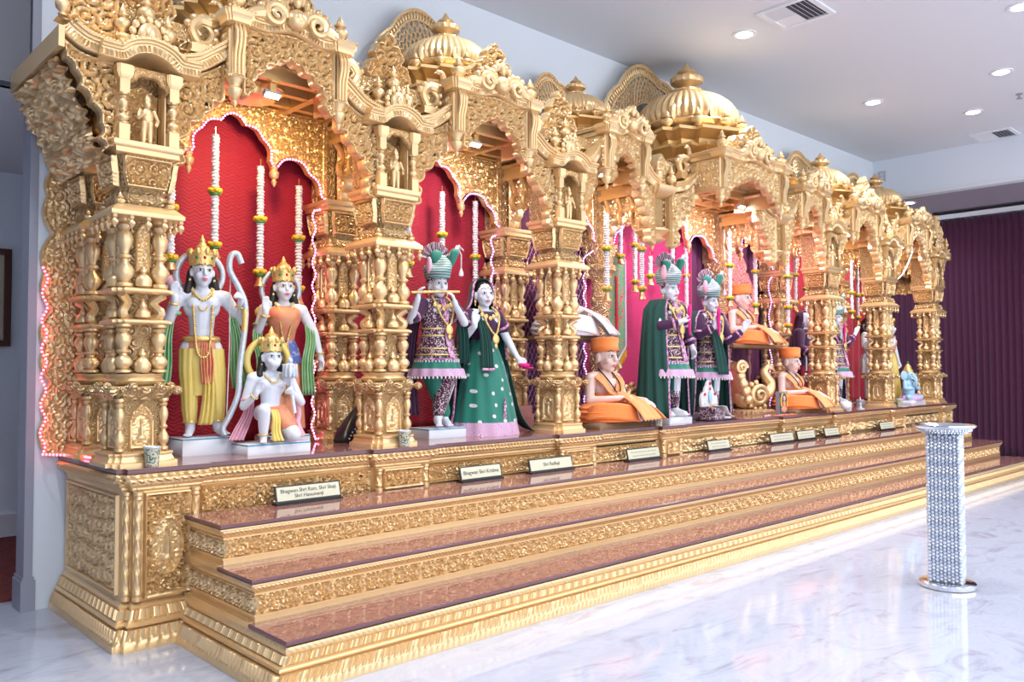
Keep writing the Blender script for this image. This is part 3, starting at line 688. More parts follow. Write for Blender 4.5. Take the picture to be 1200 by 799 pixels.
fl = {'A': 'first front pillar at the wall end corner of the altar', 'B': 'front pillar between the white statues and the flute player', 'C': 'front pillar before the white clad figure on the shelf',
      'D': 'front pillar in front of the dark velvet robed statue', 'E': 'front pillar in front of the trident holding white statue', 'F': 'last front pillar at the curtain end of the altar'}
fp['label'] = 'ornate gold ' + fl['A']
for k in 'BCDEF': dup(fp, (X[k], YP, CZ), 'ornate gold ' + fl[k])
rp_ = make_pillar(False); rp_.location = (X['A']+.02, YR, CZ)
rl = {'A': 'rear pillar against the wall behind the first corner pillar', 'B': 'rear pillar beside the pale statue with blue skirt', 'C': 'rear pillar beside the statue in the green sari', 'D': 'rear pillar behind the lower saffron robed figure', 'E': 'rear pillar standing just behind the dark velvet robed statue'}
rp_['label'] = 'gold ' + rl['A']
for k in 'BCDE': dup(rp_, (X[k], YR, CZ), 'gold ' + rl[k])

# slender rear columns of the middle bay
def make_column():
    r = thing('round_column', (0,0,CZ), '', 'column', 'round columns of the middle bay', kind='thing')
    MB().stack(RD, [(.13,0),(.13,.03),(.11,.05),(.11,.10),(.12,.12)]).build('foot', M['gold'], r)
    MB().lathe([(0.0946,.12),(0.1032,.15),(0.1032,.20),(0.0731,.23),(0.0817,.26),(0.0860,.30),(0.0774,.36),(0.0860,.42),(0.1032,.60),(0.0989,.72),(0.0645,.78),(0.0731,.80),(0.0731,.83),(0.0619,.85),(0.0731,.95),(0.0903,1.10),(0.0860,1.18),(0.0602,1.22),(0.0774,1.25),(0.0774,1.28),(0.0645,1.30),(0.0860,1.36)], 24, rib=.06, ribn=24).build('shaft', M['gold_carved'], r)
    MB().stack(RD, [(.09,1.35),(.11,1.40),(.13,1.42),(.13,1.46),(.10,1.48),(.11,1.55),(.14,1.62),(.14,1.66)]).build('capital', M['gold_carved'], r)
    MB().stack(SQ, [(.09,1.66),(.09,2.2)]).build('pilaster', M['gold_fine'], r)
    return r
rc = make_column(); rc.location = (X['P1'], YR, CZ); rc['label'] = 'round gold column beside the white clad figure and the green banner'
dup(rc, (X['P2'], YR, CZ), 'round gold column behind the second turbaned statue')

# ================================================================== hanging pendants of the middle bay
def make_pendant():
    r = thing('hanging_pendant', (0,0,2.42), '', 'hanging pendant', 'pendant capitals of the middle bay')
    z = 2.42
    MB().lathe([(.004,0),(.012,.02),(.02,.04),(.012,.05),(.03,.06),(.075,.075),(.105,.09),(.11,.10),(.085,.115),(.095,.13),(.12,.15),(.14,.17),(.14,.185),(.11,.195)], 20, rib=.07, ribn=20).build('bell_capital', M['gold'], r)
    MB().stack(RD, [(.075,.19),(.075,.47)]).build('shaft', M['gold_fine'], r)
    for s in (-1,1):
        q = MB(); carved(q, spline([(s*.07,.21),(s*.14,.21),(s*.19,.27),(s*.16,.33),(s*.22,.37),(s*.26,.44),(s*.24,.49),(s*.07,.49)],4), fxz(-.05), .05, .018, .06, .007, .008, 3); q.build('scroll_bracket', M['gold'], r)
    MB().stack(RD, [(.08,.46),(.12,.48),(.17,.51),(.19,.535),(.19,.56)]).build('bowl', M['gold'], r)
    q = MB(); carved(q, [(-.13,.565),(.13,.565),(.15,.66),(.10,.72),(.06,.80),(0,.86),(-.06,.80),(-.10,.72),(-.15,.66)], fxz(-.10), .20, .022, .06, .007, .008, 6); q.build('crest', M['gold'], r)
    MB().merge(kalash(.05,.20,12), T(.10,-.14,.565)).build('urn', M['gold'], r); MB().merge(kalash(.05,.20,12), T(-.10,-.14,.565)).build('urn', M['gold'], r)
    return r
pd = make_pendant(); pd.location = (X['P1'], 1.30, 2.42); pd['label'] = 'gold bell shaped pendant hanging above the first caped statue'
dup(pd, (X['P2'], 1.30, 2.42), 'gold bell shaped pendant hanging above the saffron figure on the shelf')

# ================================================================== arches
def mir(P): return [(-x, z) for x, z in P]
def console(m, u, yf, z0=2.98):
    m.box(u-.036,u+.036,yf,yf+.14,z0,3.27)
    for q in (-.022,0,.022): m.tube([(u+q,yf-.004,3.27),(u+q,yf-.03,3.22),(u+q,yf-.026,3.17),(u+q,yf-.004,3.10),(u+q,yf-.002,z0+.01)], .010, 6)
    m.stack(RD, [(.05,z0-.005),(.055,z0),(.05,z0+.012)], (u,yf+.05,0))
    m.lathe([(.004,z0-.16),(.014,z0-.145),(.018,z0-.13),(.01,z0-.12),(.028,z0-.10),(.04,z0-.075),(.042,z0-.06),(.028,z0-.045),(.032,z0-.03),(.045,z0-.012),(.05,z0)], 14, (u,yf+.05,0), rib=.06, ribn=12)
def bird(m, u, y, z, s):
    """scrolling tail and a bird, facing outward along s"""
    p = spline([(.0,0),(.10,.02),(.13,.10),(.07,.15),(.02,.11),(.05,.07)],6)[::-1]
    m.tube([(u-s*(a-.05), y, z+.02+b) for a,b in p], np.linspace(.012,.034,len(p)), 8)
    for k in range(8):
        q = .4+k*.62; m.ell((u-s*(.055-.05-.105*math.cos(q)), y, z+.11+.105*math.sin(q)), (.030,.034,.030), 8, 6)
    p = spline([(-.02,.03),(-.06,.12),(-.01,.19),(.06,.19)],6); m.tube([(u-s*a*1.0,y,z+b) for a,b in p], np.linspace(.03,.045,len(p)), 8)
    m.ell((u-s*.05,y,z+.20),(.085,.04,.045),12,8)
    p = spline([(.08,.20),(.13,.22),(.15,.28),(.13,.34),(.09,.345)],6); m.tube([(u-s*a,y,z+b) for a,b in p], np.linspace(.036,.018,len(p)), 8)
    m.ell((u-s*.095,y,z+.345),(.03,.022,.022),8,6); m.tube([(u-s*.08,y,z+.34),(u-s*.05,y,z+.325)],[.012,.003],6)
    m.box(u-.10,u+.10,y-.07,y+.07,z-.06,z-.045); m.box(u-.085,u+.085,y-.055,y+.055,z-.045,z+.01)
def make_arch(half, con, yf, ysh, zap, label, loc_x, fine=.006, birds=True, a0=.10):
    r = thing('carved_arch', (loc_x, yf, 2.4), label, 'arch', 'front arches of the altar canopy')
    G = M['gold']; Lx = loc_x
    def B(m, n, mt=G, ang=40):
        mm = MB().merge(m, Matrix.Translation((Lx,0,0))); return wbuild(mm, n, mt, r, ang)
    ae = half-con-.03
    w = ae-a0
    def A(t): return -half+a0+w*t
    sh = [(A(0),2.93),(A(0),2.47)] + arcseq([(A(0),2.47),(A(.24),2.455),(A(.34),2.52),(A(.28),2.60),(A(.45),2.70),(A(.68),2.765),(A(.82),2.84),(A(1),2.86)], [-.3,-.4,-.3,-.22,-.22,-.22,-.2], 6)[1:] + [(A(1),3.08)]
    top = spline([(A(1),3.085),(A(.8),3.03),(A(.5),2.975),(A(.2),2.945),(A(0),2.93)],4)
    sh = sh[:-1] + [tuple(p) for p in top]
    for sg in (1,-1):
        P = sh if sg > 0 else mir(sh)
        B(carved(MB(), P, fxz(ysh), .05, .030, .10, fine, .010, 7, pierce=.10), 'shoulder')
        cv = spline([(A(.05),2.935),(A(.3),2.955),(A(.6),2.99),(A(.85),3.05),(A(1.12),3.12)],6)
        cv = cv if sg > 0 else np.array(mir(cv))[::-1]
        m = MB(); band(m, cv, .085, ysh-.05, ysh+.15, .0085); B(m, 'shoulder_cornice')
        m = MB(); console(m, sg*con, yf); B(m, 'console')
        m = MB(); m.stack(RD, [(.052,3.265),(.07,3.275),(.075,3.30),(.088,3.315),(.088,3.345),(.07,3.35)], (sg*con, yf+.04, 0))
        for k in range(7): m.ell((sg*con-.075+k*.025, yf-.045, 3.345),(.009,.009,.009),6,4)
        m.merge(kalash(.05,.17,12), T(sg*con, yf+.03, 3.35)); B(m, 'console_cap')
        # side wall of the raised gable box
        q = MB(); carved(q, [(yf+.02,2.97),(max(ysh+.25,yf+.3),2.97),(max(ysh+.25,yf+.3),3.27),(yf+.02,3.27)], fyz(-sg*(con+.035), -sg), .02, .012, .05, .010, .008, 5); B(q, 'side_wall')
        m = MB(); m.box(min(-sg*(con+.045),-sg*(con-.02)),max(-sg*(con+.045),-sg*(con-.02)),yf+.1,max(ysh+.3,yf+.35),3.27,3.30); m.box(min(-sg*(con+.055),-sg*(con-.02)),max(-sg*(con+.055),-sg*(con-.02)),yf+.1,max(ysh+.3,yf+.35),3.315,3.345); m.box(min(-sg*(con+.035),-sg*(con-.02)),max(-sg*(con+.035),-sg*(con-.02)),yf+.1,max(ysh+.3,yf+.35),3.30,3.315)
        for k in range(int((max(ysh+.3,yf+.35)-yf-.12)/.022)): m.ell((-sg*(con+.055), yf+.115+k*.022, 3.34),(.009,.009,.009),6,4)
        B(m, 'side_cornice')
        if birds:
            m = MB(); bird(m, 0, 0, 0, sg); m = MB().merge(m, Matrix.Translation((sg*(con+.15), ysh+.03, 3.14)) @ Matrix.Scale(.80,4)); B(m, 'bird_finial')
    # central cusped arch
    inn = arcseq([(-con+.035,2.90),(-con+.085,2.91),(-con+.10,2.985),(-con*.62,3.045),(-con*.42,3.10),(-con*.2,3.14),(0,3.165),(con*.2,3.14),(con*.42,3.10),(con*.62,3.045),(con-.10,2.985),(con-.085,2.91),(con-.035,2.90)], [-.45,-.35]+[-.25]*8+[-.35,-.45], 6)
    outr = [(con-.035,3.28)] + [tuple(p) for p in spline([(con*.7,3.275),(con*.4,3.285),(con*.15,3.30),(0,3.305),(-con*.15,3.30),(-con*.4,3.285),(-con*.7,3.275)],4)] + [(-con+.035,3.28)]
    B(carved(MB(), inn+outr, fxz(yf+.04), .05, .030, .095, fine, .009, 9, pierce=.10), 'cusped_arch')
    cv = spline([(-con+.03,3.285),(-con*.66,3.27),(-con*.42,3.275),(-con*.18,3.30),(0,3.31),(con*.18,3.30),(con*.42,3.275),(con*.66,3.27),(con-.03,3.285)],6)
    m = MB(); band(m, cv, .075, yf-.01, max(ysh+.2,yf+.3), .0085); B(m, 'gable_cornice')
    # pierced crest
    cr = arcseq([(-con*.92,3.33),(-con*.90,3.39),(-con*.68,3.41),(-con*.64,3.48),(-con*.44,3.50),(-con*.40,zap-.15),(-con*.24,zap-.12),(-con*.20,zap-.05),(-con*.08,zap-.04),(0,zap)], .3, 6)
    cr = cr + mir(cr)[::-1][1:]
    B(carved(MB(), cr[::-1], fxz(yf+.05), .05, .035, .095, fine, .009, 12, pierce=.12), 'crest')
    m = MB(); m.ell((0,yf-.045,3.375),(.065,.05,.06),14,10)
    for sd in (-1,1):
        th = np.linspace(0, 3.6*PI, 50); q = .070-.0052*th
        m.tube([(sd*(.13-q_*math.cos(t_)), yf-.035-.003*t_, 3.37+q_*math.sin(t_)) for t_, q_ in zip(th, q)], np.linspace(.024,.013,50), 8)
        for k in range(6):
            t_ = .25+k*.5; m.ell((sd*(.13-.092*math.cos(t_)), yf-.03, 3.37+.088*math.sin(t_)),(.024,.032,.026),8,6)
        p_ = spline([(.20,3.37),(.26,3.35),(.29,3.335),(.33,3.345)],5); m.tube([(sd*x, yf-.02, z) for x, z in p_], np.linspace(.042,.012,len(p_)), 8)
    for k in range(7):
        a = .3+k*(PI-.6)/6; m.ell((.085*math.cos(a),yf-.03,3.42+.085*math.sin(a)),(.024,.03,.034),8,6)
    m.ell((0,yf-.045,3.49),(.03,.03,.05),10,8); m.ell((0,yf-.07,3.38),(.035,.03,.04),10,8); B(m, 'acanthus')
    m = MB(); m.box(-con-.02,con+.02,yf+.09,max(ysh+.2,yf+.3),3.245,3.268); B(m, 'box_ceiling', M['gold_smooth'])
    return r
ARL = {'AB': 'first gold front arch above the pale standing statues', 'BC': 'second gold front arch above the flute player and the green sari statue', 'DE': 'gold front arch over the dark velvet robed statue', 'EF': 'last gold front arch before the purple curtain'}
ab = make_arch(.80, .33, 1.10, 1.22, 3.70, ARL['AB'], (X['A']+X['B'])/2)
make_arch((X['F']-X['E'])/2, .33, 1.10, 1.22, 3.52, ARL['EF'], (X['E']+X['F'])/2, .010)
for k in ('BC','DE'): dup(ab, ((X[k[0]]+X[k[1]])/2, 1.10, 2.4), ARL[k], scale=((X[k[1]]-X[k[0]])/1.571,1,1) if k in ('BC','EF') else None)
sm = make_arch((X['P1']-X['C'])/2, .23, 1.07, 1.20, 3.49, 'narrow gold arch before the green banner', (X['C']+X['P1'])/2, .009, False)
dup(sm, ((X['P2']+X['D'])/2, 1.07, 2.4), 'narrow gold arch above the saffron figure on the shelf')
mainarch = make_arch((X['P2']-X['P1'])/2, .53, .85, 1.18, 3.66, 'wide projecting gold arch under the largest dome', (X['P1']+X['P2'])/2, .009)

# ================================================================== left and right overhanging eaves
def make_eave(xp, sg, label):
    """sg=-1: overhang toward -x at pillar x=xp"""
    r = thing('overhanging_eave', (xp, 1.6, 2.5), label, 'eave', 'eaves at the ends of the canopy')
    a = lambda t: xp+sg*(.13+t*.27)
    sh = [(a(0),2.95),(a(0),2.47)] + arcseq([(a(0),2.47),(a(.30),2.46),(a(.42),2.53),(a(.34),2.61),(a(.52),2.70),(a(.72),2.77),(a(.80),2.85),(a(.95),2.90)], [sg*.3,sg*.4,sg*.3,sg*.22,sg*.22,sg*.22,sg*.2], 6)[1:] + [(a(1),2.97)]
    top = spline([(a(1),3.00),(a(.7),2.95),(a(.35),2.935),(a(0),2.93)],4); sh += [tuple(p) for p in top]
    wbuild(carved(MB(), sh, fxz(1.22), .05, .030, .10, .006, .010, 7, pierce=.10), 'end_bracket', M['gold'], r)
    rows = []
    sof = spline([(a(.10),2.46),(a(.40),2.56),(a(.42),2.64),(a(.70),2.76),(a(.82),2.86),(a(1.02),2.92)],14)
    ys = np.linspace(1.27, 2.09, 130)
    for p in sof: rows.append(np.stack([np.full(130,p[0]), ys, np.full(130,p[1])],1))
    P = np.array(rows); 
    d = np.cumsum(np.r_[0, np.hypot(*np.diff(sof,axis=0).T)])
    hh = volutes(np.repeat(ys[None],len(sof),0), np.repeat(d[:,None],130,1), .17, 3)*.035
    P[:,:,0] += sg*hh; P[:,:,2] -= hh*.6
    wbuild(MB().grid(P), 'carved_soffit', M['gold'], r)
    cv = spline([(xp+sg*.14,2.935),(a(.35),2.94),(a(.7),2.955),(a(1.02),3.005),(a(1.10),3.03)],6)
    if sg < 0: cv = cv[::-1]
    m = MB(); band(m, cv, .085, 1.17, 2.10, .0085)
    m.box(min(a(1.12),a(1.02)),max(a(1.12),a(1.02)),1.15,2.10,2.93,3.035)
    wbuild(m, 'cornice', M['gold'], r)
    cr = arcseq([(a(1.08),3.10),(a(1.1),3.22),(a(.8),3.26),(a(.75),3.38),(a(.4),3.42),(a(.3),3.52),(a(0),3.56)], -.3*sg*-1 if sg<0 else -.3, 5)
    poly = cr + [(a(0),3.03),(a(.5),3.06)]
    wbuild(carved(MB(), poly, fxz(1.25), .05, .03, .10, .0065, .009, 4, pierce=.12), 'crest', M['gold'], r)
    wbuild(MB().merge(kalash(.035,.16,10), T(a(1.02),1.2,3.10)), 'urn', M['gold'], r)
make_eave(X['A'], -1, 'gold carved eave overhanging at the wall end of the altar'); make_eave(X['F'], 1, 'gold carved eave overhanging at the curtain end of the altar')

# ================================================================== canopy roof, cross arches, rear arches
roof = thing('canopy_roof', (5.27, 1.65, 3.14), 'flat gold coffered canopy roof carried by the pillars', 'canopy roof')
m = MB(); m.box(X['A']-.2, X['F']+.2, 1.26, 2.09, 3.16, 3.25); m.box(4.73, 5.83, .95, 1.26, 3.19, 3.25)
wbuild(m, 'roof_slab', M['gold_fine'], roof, 0)
ks = ['A','B','C','P1','P2','D','E','F']
for i in range(7):
    a, b = X[ks[i]]+.1, X[ks[i+1]]-.1; m = MB()
    for yy in (1.30,1.50,1.72,1.90): m.box(a,b,yy,yy+.05,3.09,3.16)
    nn = max(2,int((b-a)/.3))
    for k in range(nn+1): xx = a+(b-a)*k/nn; m.box(xx-.025,xx+.025,1.312,1.94,3.083,3.158)
    c = (a+b)/2; m.lathe([(.20,3.16),(.20,3.10),(.15,3.09),(.14,3.05),(.08,3.05),(.02,3.045)],20,(c,1.62,0))
    wbuild(m, 'coffer', M['gold_smooth'], roof, 30)
def side_arch(x, label, y0=1.40, y1=1.84):
    r = thing('side_arch', (x, (y0+y1)/2, 2.55), label, 'side arch', 'side arches between front and rear pillars')
    inn = arcseq([(y0,2.53),(y0+.06,2.60),(y0+.10,2.70),(y0+.18,2.78),((y0+y1)/2,2.83),(y1-.18,2.78),(y1-.10,2.70),(y1-.06,2.60),(y1,2.53)], -.22, 5)
    poly = inn + [(y1,3.09),(y0,3.09)]
    wbuild(carved(MB(), poly, fyz(x-.03, -1), .06, .018, .065, .009, .010, 3), 'carved_panel', M['gold'], r)
    m = MB(); m.box(x-.10,x+.10,y0-.02,y1+.02,2.93,2.97); m.box(x-.085,x+.085,y0-.02,y1+.02,2.97,3.03); m.box(x-.11,x+.11,y0-.02,y1+.02,3.03,3.06); wbuild(m, 'beam', M['gold_smooth'], r, 0)
    m = MB(); m.box(x-.115,x+.115,1.85,2.06,2.535,3.10); m.box(x-.075,x-.055,1.838,1.85,2.55,3.10); m.box(x+.055,x+.075,1.838,1.85,2.55,3.10); wbuild(m, 'rear_pier', M['gold_carved'], r, 0)
    for k in range(3):
        yy = y0+.08+k*(y1-y0-.16)/2; m = MB()
        for s in (-1,1):
            p = spline([(.03,2.70),(.07,2.72),(.075,2.78),(.045,2.82),(.06,2.88),(.10,2.93)],5); m.tube([(x+s*q[0],yy,q[1]) for q in p], .022, 8)
        wbuild(m, 'corbel', M['gold_smooth'], r)
SAL = {'A':'gold side arch behind the corner pillar at the wall end','B':'gold side arch between white statues and flute player','C':'gold side arch over the white clad figure','P1':'gold side arch above the green embroidered banner','P2':'gold side arch above the second turbaned statue','D':'gold side arch behind the lower saffron figure','E':'gold side arch behind the dark velvet robed statue','F':'gold side arch open toward the purple curtain'}
for k in ks: side_arch(X[k], SAL[k])
def rear_arch(x0, x1, label):
    c = (x0+x1)/2; h = (x1-x0)/2
    r = thing('cusped_arch', (c, 1.9, 2.55), label, 'rear arch', 'cusped arches in front of the wall cloths')
    H = [(-h,2.50),(-h*.93,2.58),(-h*.80,2.72),(-h*.60,2.80),(-h*.46,2.74),(-h*.42,2.68),(-h*.38,2.76),(-h*.30,2.90),(-h*.12,2.97),(0,3.03)]
    L = arcseq(H, [.2,.2,.2,.15,.1,.1,.2,.2,.15], 5); L = L + mir(L)[::-1][1:]
    poly = [(c+u, z) for u, z in L] + [(x1,3.12),(x0,3.12)]
    wbuild(carved(MB(), poly, fxz(1.90), .04, .016, .055, .009 if x0 < 3 else .012, .008, 6), 'carved_panel', M['gold_smooth'], r)
    for s in (-1,1): wbuild(MB().lathe([(.003,2.585),(.012,2.60),(.02,2.62),(.012,2.635),(.03,2.65),(.035,2.68),(.02,2.70),(.03,2.72)],10,(c+s*h*.42,1.885,0)), 'drop', M['gold'], r)
    return [(c+u, z) for u, z in L]
RAL = ['gold cusped rear arch in front of the first red cloth','gold cusped rear arch above the green sari statue','gold cusped rear arch over the diagonal lattice grille','wide gold cusped rear arch over the pink tinted red cloth','gold cusped rear arch over the dark purple niche','gold cusped rear arch behind the dark velvet robed statue','gold cusped rear arch at the curtain end']
EDGE = {}
for i in range(7):
    EDGE[i] = rear_arch(X[ks[i]]+.10, X[ks[i+1]]-.10, RAL[i])

# ================================================================== domes
STAR = []
for k in range(16):
    a = k*PI/8+PI/16; STAR.append((math.cos(a)*(1.12 if k % 2 else .98), math.sin(a)*(1.12 if k % 2 else .98)))
RD2 = [(-.38,-1),(.38,-1),(.38,-.86),(.68,-.86),(.68,-.68),(.86,-.68),(.86,-.38),(1,-.38),(1,.38),(.86,.38),(.86,.68),(.68,.68),(.68,.86),(.38,.86),(.38,1),(-.38,1),(-.38,.86),(-.68,.86),(-.68,.68),(-.86,.68),(-.86,.38),(-1,.38),(-1,-.38),(-.86,-.38),(-.86,-.68),(-.68,-.68),(-.68,-.86),(-.38,-.86)]
def make_dome(R_, ztip, zb):
    """bulb radius R_, base at zb, tip of the finial at ztip (world heights)"""
    r = thing('temple_dome', (0,0,zb), '', 'dome', 'domes on the canopy roof')
    h = ztip-zb; b = R_*1.22
    zt = h-R_*1.62                                     # height of the bulb's foot
    MB().stack(RD2, [(b*.86,0),(b*.86,zt*.14),(b*.94,zt*.18),(b*.94,zt*.22),(b*.80,zt*.27),(b*.84,zt*.36),(b*.93,zt*.46),(b*.98,zt*.50),(b*.98,zt*.56),(b*.84,zt*.60)]).build('lower_tier', M['gold_smooth'], r, 30)
    MB().stack(RD2, [(b*.82,zt*.58),(b*.84,zt*.70),(b*.96,zt*.82),(b*1.06,zt*.86),(b*1.06,zt*.93),(b*.90,zt*.99),(b*.72,zt*1.0)]).build('upper_tier', M['gold_smooth'], r, 30)
    k = R_
    MB().lathe([(k*.70,zt),(k*.74,zt+k*.03),(k*.95,zt+k*.10),(k*1.0,zt+k*.18),(k*.97,zt+k*.22)], 48, rib=.06, ribn=16).build('petal_ring', M['gold'], r)
    pr = [(k*.93,zt+k*.20),(k*.99,zt+k*.30),(k*1.0,zt+k*.40),(k*.96,zt+k*.52),(k*.87,zt+k*.65),(k*.72,zt+k*.78),(k*.52,zt+k*.88),(k*.34,zt+k*.94),(k*.30,zt+k*.97)]
    MB().lathe(pr, 176, rib=.055, ribn=44).build('bulb', M['gold'], r)
    m = MB().lathe([(k*.30,zt+k*.95),(k*.33,zt+k*.98),(k*.33,zt+k*1.01),(k*.16,zt+k*1.03),(k*.13,zt+k*1.07),(k*.20,zt+k*1.12),(k*.31,zt+k*1.18),(k*.33,zt+k*1.24),(k*.31,zt+k*1.29),(k*.17,zt+k*1.33),(k*.14,zt+k*1.36),(k*.19,zt+k*1.39),(k*.17,zt+k*1.43),(k*.10,zt+k*1.47),(k*.06,zt+k*1.53),(k*.015,zt+k*1.62)], 32, rib=.06, ribn=16)
    m.build('finial', M['gold'], r)
    for q in range(12):
        a = q*PI/6+PI/12; kalash(k*.13,k*.36,10).build('corner_urn', M['gold'], r).location = (b*.93*math.cos(a), b*.93*math.sin(a), zt*.97)
    for q in range(8):
        a = q*PI/4+PI/8; MB().merge(MB().ell((0,0,0),(k*.16,k*.05,k*.20),10,8)).build('leaf_boss', M['gold'], r).location = (k*.97*math.cos(a), k*.97*math.sin(a), zt+k*.30)
        r.children[-1].rotation_euler = (0,0,a+PI/2)
    return r
dm = make_dome(.33, 4.10, 3.25); dm.location = ((X['A']+X['B'])/2, 1.70, 3.25); dm['label'] = 'gold dome over the first bay cut by the top of the photo'
dup(dm, ((X['B']+X['C'])/2, 1.70, 3.25), 'gold ribbed dome over the flute player and the green sari statue')
dup(dm, ((X['D']+X['E'])/2, 1.70, 3.25), 'gold dome second from the purple curtain'); dup(dm, ((X['E']+X['F'])/2, 1.70, 3.25), 'gold dome standing last before the purple curtain')
d3 = make_dome(.27, 4.0, 3.30); d3.location = ((X['C']+X['P1'])/2, 1.66, 3.25); d3['label'] = 'small gold dome between the flute bay dome and the largest dome'
dup(d3, ((X['P2']+X['D'])/2, 1.66, 3.25), 'small gold dome mostly hidden past the largest dome')
d4 = make_dome(.49, 4.455, 3.25); d4.location = (5.25, 1.60, 3.25); d4['label'] = 'largest gold dome at the middle of the altar'

# lattice halo screens behind the domes
def halo_screen(x, w, z0, z1, label, y=1.97):
    r = thing('lattice_screen', (x, y, z0), label, 'lattice screen', 'lattice halo screens behind the domes')
    n = 40; outer = []; inner = []
    H = z1-z0
    for i in range(n+1):
        a = PI*i/n; lob = 1+.07*abs(math.sin(a*3.5)); outer.append((-math.cos(a)*w*lob, H*(math.sin(a)**.8)*lob*.97)); inner.append((-math.cos(a)*w*.62, H*.70*math.sin(a)**.8))
    m = MB()
    def loft(o1, o2, d0, d1):
        A = np.array(o1); Bv = np.array(o2)
        P = np.array([[(a[0],d0,a[1]) for a in A],[(b[0],d0,b[1]) for b in Bv],[(b[0],d1,b[1]) for b in Bv],[(a[0],d1,a[1]) for a in A]]); m.grid(P, cu=True)
    mixp = lambda t: [(inner[i][0]*(1-t)+outer[i][0]*t, inner[i][1]*(1-t)+outer[i][1]*t) for i in range(n+1)]
    loft(mixp(.95), outer, -.02, .02); loft(mixp(.69), mixp(.74), -.016, .016); loft(inner, mixp(.05), -.016, .016); m.build('rim', M['gold'], r, 60)
    m = MB(); K = int(16+w*24)
    for i in range(K):                       # crossing bars in the inner field, leaf spikes in the outer band
        for s in (-1,1):
            t0 = i/K*n; t1 = t0+s*3.2
            if 0 <= t1 <= n:
                f = lambda t, q: np.array([np.interp(t, range(n+1), [p[0] for p in mixp(q)]), 0, np.interp(t, range(n+1), [p[1] for p in mixp(q)])])
                m.tube([f(t0,.03), f((t0+t1)/2,.36), f(t1,.70)], .0095, 5)
    m.build('lattice', M['gold'], r, 60)
    m = MB(); m.tube([(q_[0],0,q_[1]) for q_ in mixp(.94)], .010, 5); m.tube([(q_[0],0,q_[1]) for q_ in mixp(.72)], .008, 5)
    for i in range(K*2):
        t0 = (i+.5)/(K*2)*n
        f = lambda t, q: np.array([np.interp(t, range(n+1), [p[0] for p in mixp(q)]), 0, np.interp(t, range(n+1), [p[1] for p in mixp(q)])])
        a, b = f(t0,.73), f(t0,.92); m.tube([a, (a+b)/2, b], [.006,.016,.007], 6)
        e = f(t0,1.0); m.ell(tuple(e*.985), (.014,.02,.016), 6, 4)
    m.build('leaf_edging', M['gold'], r, 60)
halo_screen((X['A']+X['B'])/2, .52, 3.25, 4.12, 'gold lattice halo behind the dome of the first bay')
halo_screen(2.22, .52, 3.25, 4.17, 'gold lattice halo behind the dome over the flute player')
halo_screen(3.66, .36, 3.25, 4.03, 'gold lattice halo behind the small dome before the largest')
halo_screen(5.10, .74, 3.25, 4.44, 'largest gold lattice halo behind the middle dome')
halo_screen(6.92, .36, 3.25, 4.03, 'gold lattice halo hidden past the largest dome')
halo_screen(8.28, .52, 3.25, 4.14, 'gold lattice halo behind the second dome from the curtain')
halo_screen(9.9, .52, 3.25, 4.12, 'gold lattice halo behind the last dome before the curtain')

# wavy gold border on the wall behind the first pillar
t = thing('gold_side_panel', (-.30, 2.09, CZ), 'narrow wavy edged gold panel on the wall behind the first pillar', 'wall panel')
ed = arcseq([(-.10,.0),(-.12,.22),(-.09,.42),(-.13,.62),(-.09,.84),(-.13,1.06),(-.09,1.28),(-.12,1.5),(-.09,1.66)], .16, 6)
carved(MB(), ed+[(.12,1.66),(.12,0)], fxz(-.01), .02, .014, .07, .008, .010, 2).build('panel', M['gold'], t)
# ================================================================== cloths, lattice, lights strings, garlands, small objects
def wall_cloth(x0, x1, mt, label, z0=.885, z1=3.1, y=2.093, amp=.004, per=.4):
    t = thing('wall_cloth', ((x0+x1)/2, y, z0), label, 'wall cloth', 'cloths hung on the wall behind the statues')
    xs = np.linspace(x0, x1, max(20, int((x1-x0)/.02))); zs = np.linspace(z0, z1, 30); P = []
    for z in zs: P.append(np.stack([xs, y+amp*np.sin(xs*2*PI/per+.6*np.sin(z*2)), np.full(len(xs), z)], 1))
    o = wbuild(MB().grid(P), 'fabric', mt, t); md = o.modifiers.new('thick', 'SOLIDIFY'); md.thickness = .004
    wbuild(MB().box(x0, x1, y-.012, y+.010, z1-.02, z1+.01), 'hanging_rail', M['gold_smooth'], t, 0)
wall_cloth(-.12, 1.40, M['red_cloth'], 'deep red quilted cloth behind the pale standing statues')
wall_cloth(1.41, 2.95, M['red_cloth'], 'deep red cloth behind the flute player and the green sari statue', amp=.010, per=.23)
wall_cloth(2.97, 4.22, M['purple_cloth'], 'dark mauve cloth behind the diagonal lattice grille')
wall_cloth(4.25, 6.02, M['red_cloth_pink_lit'], 'red quilted cloth with pink light put into its colour behind the two turbaned statues')
wall_cloth(6.03, 7.48, M['purple_cloth'], 'dark purple cloth behind the saffron figure on the shelf', amp=.012, per=.12)
wall_cloth(7.52, 9.10, M['red_cloth'], 'red pleated cloth behind the dark velvet robed statue', amp=.012, per=.2)
wall_cloth(9.11, 10.62, M['red_cloth'], 'red pleated cloth behind the trident holding white statue', amp=.012, per=.2)

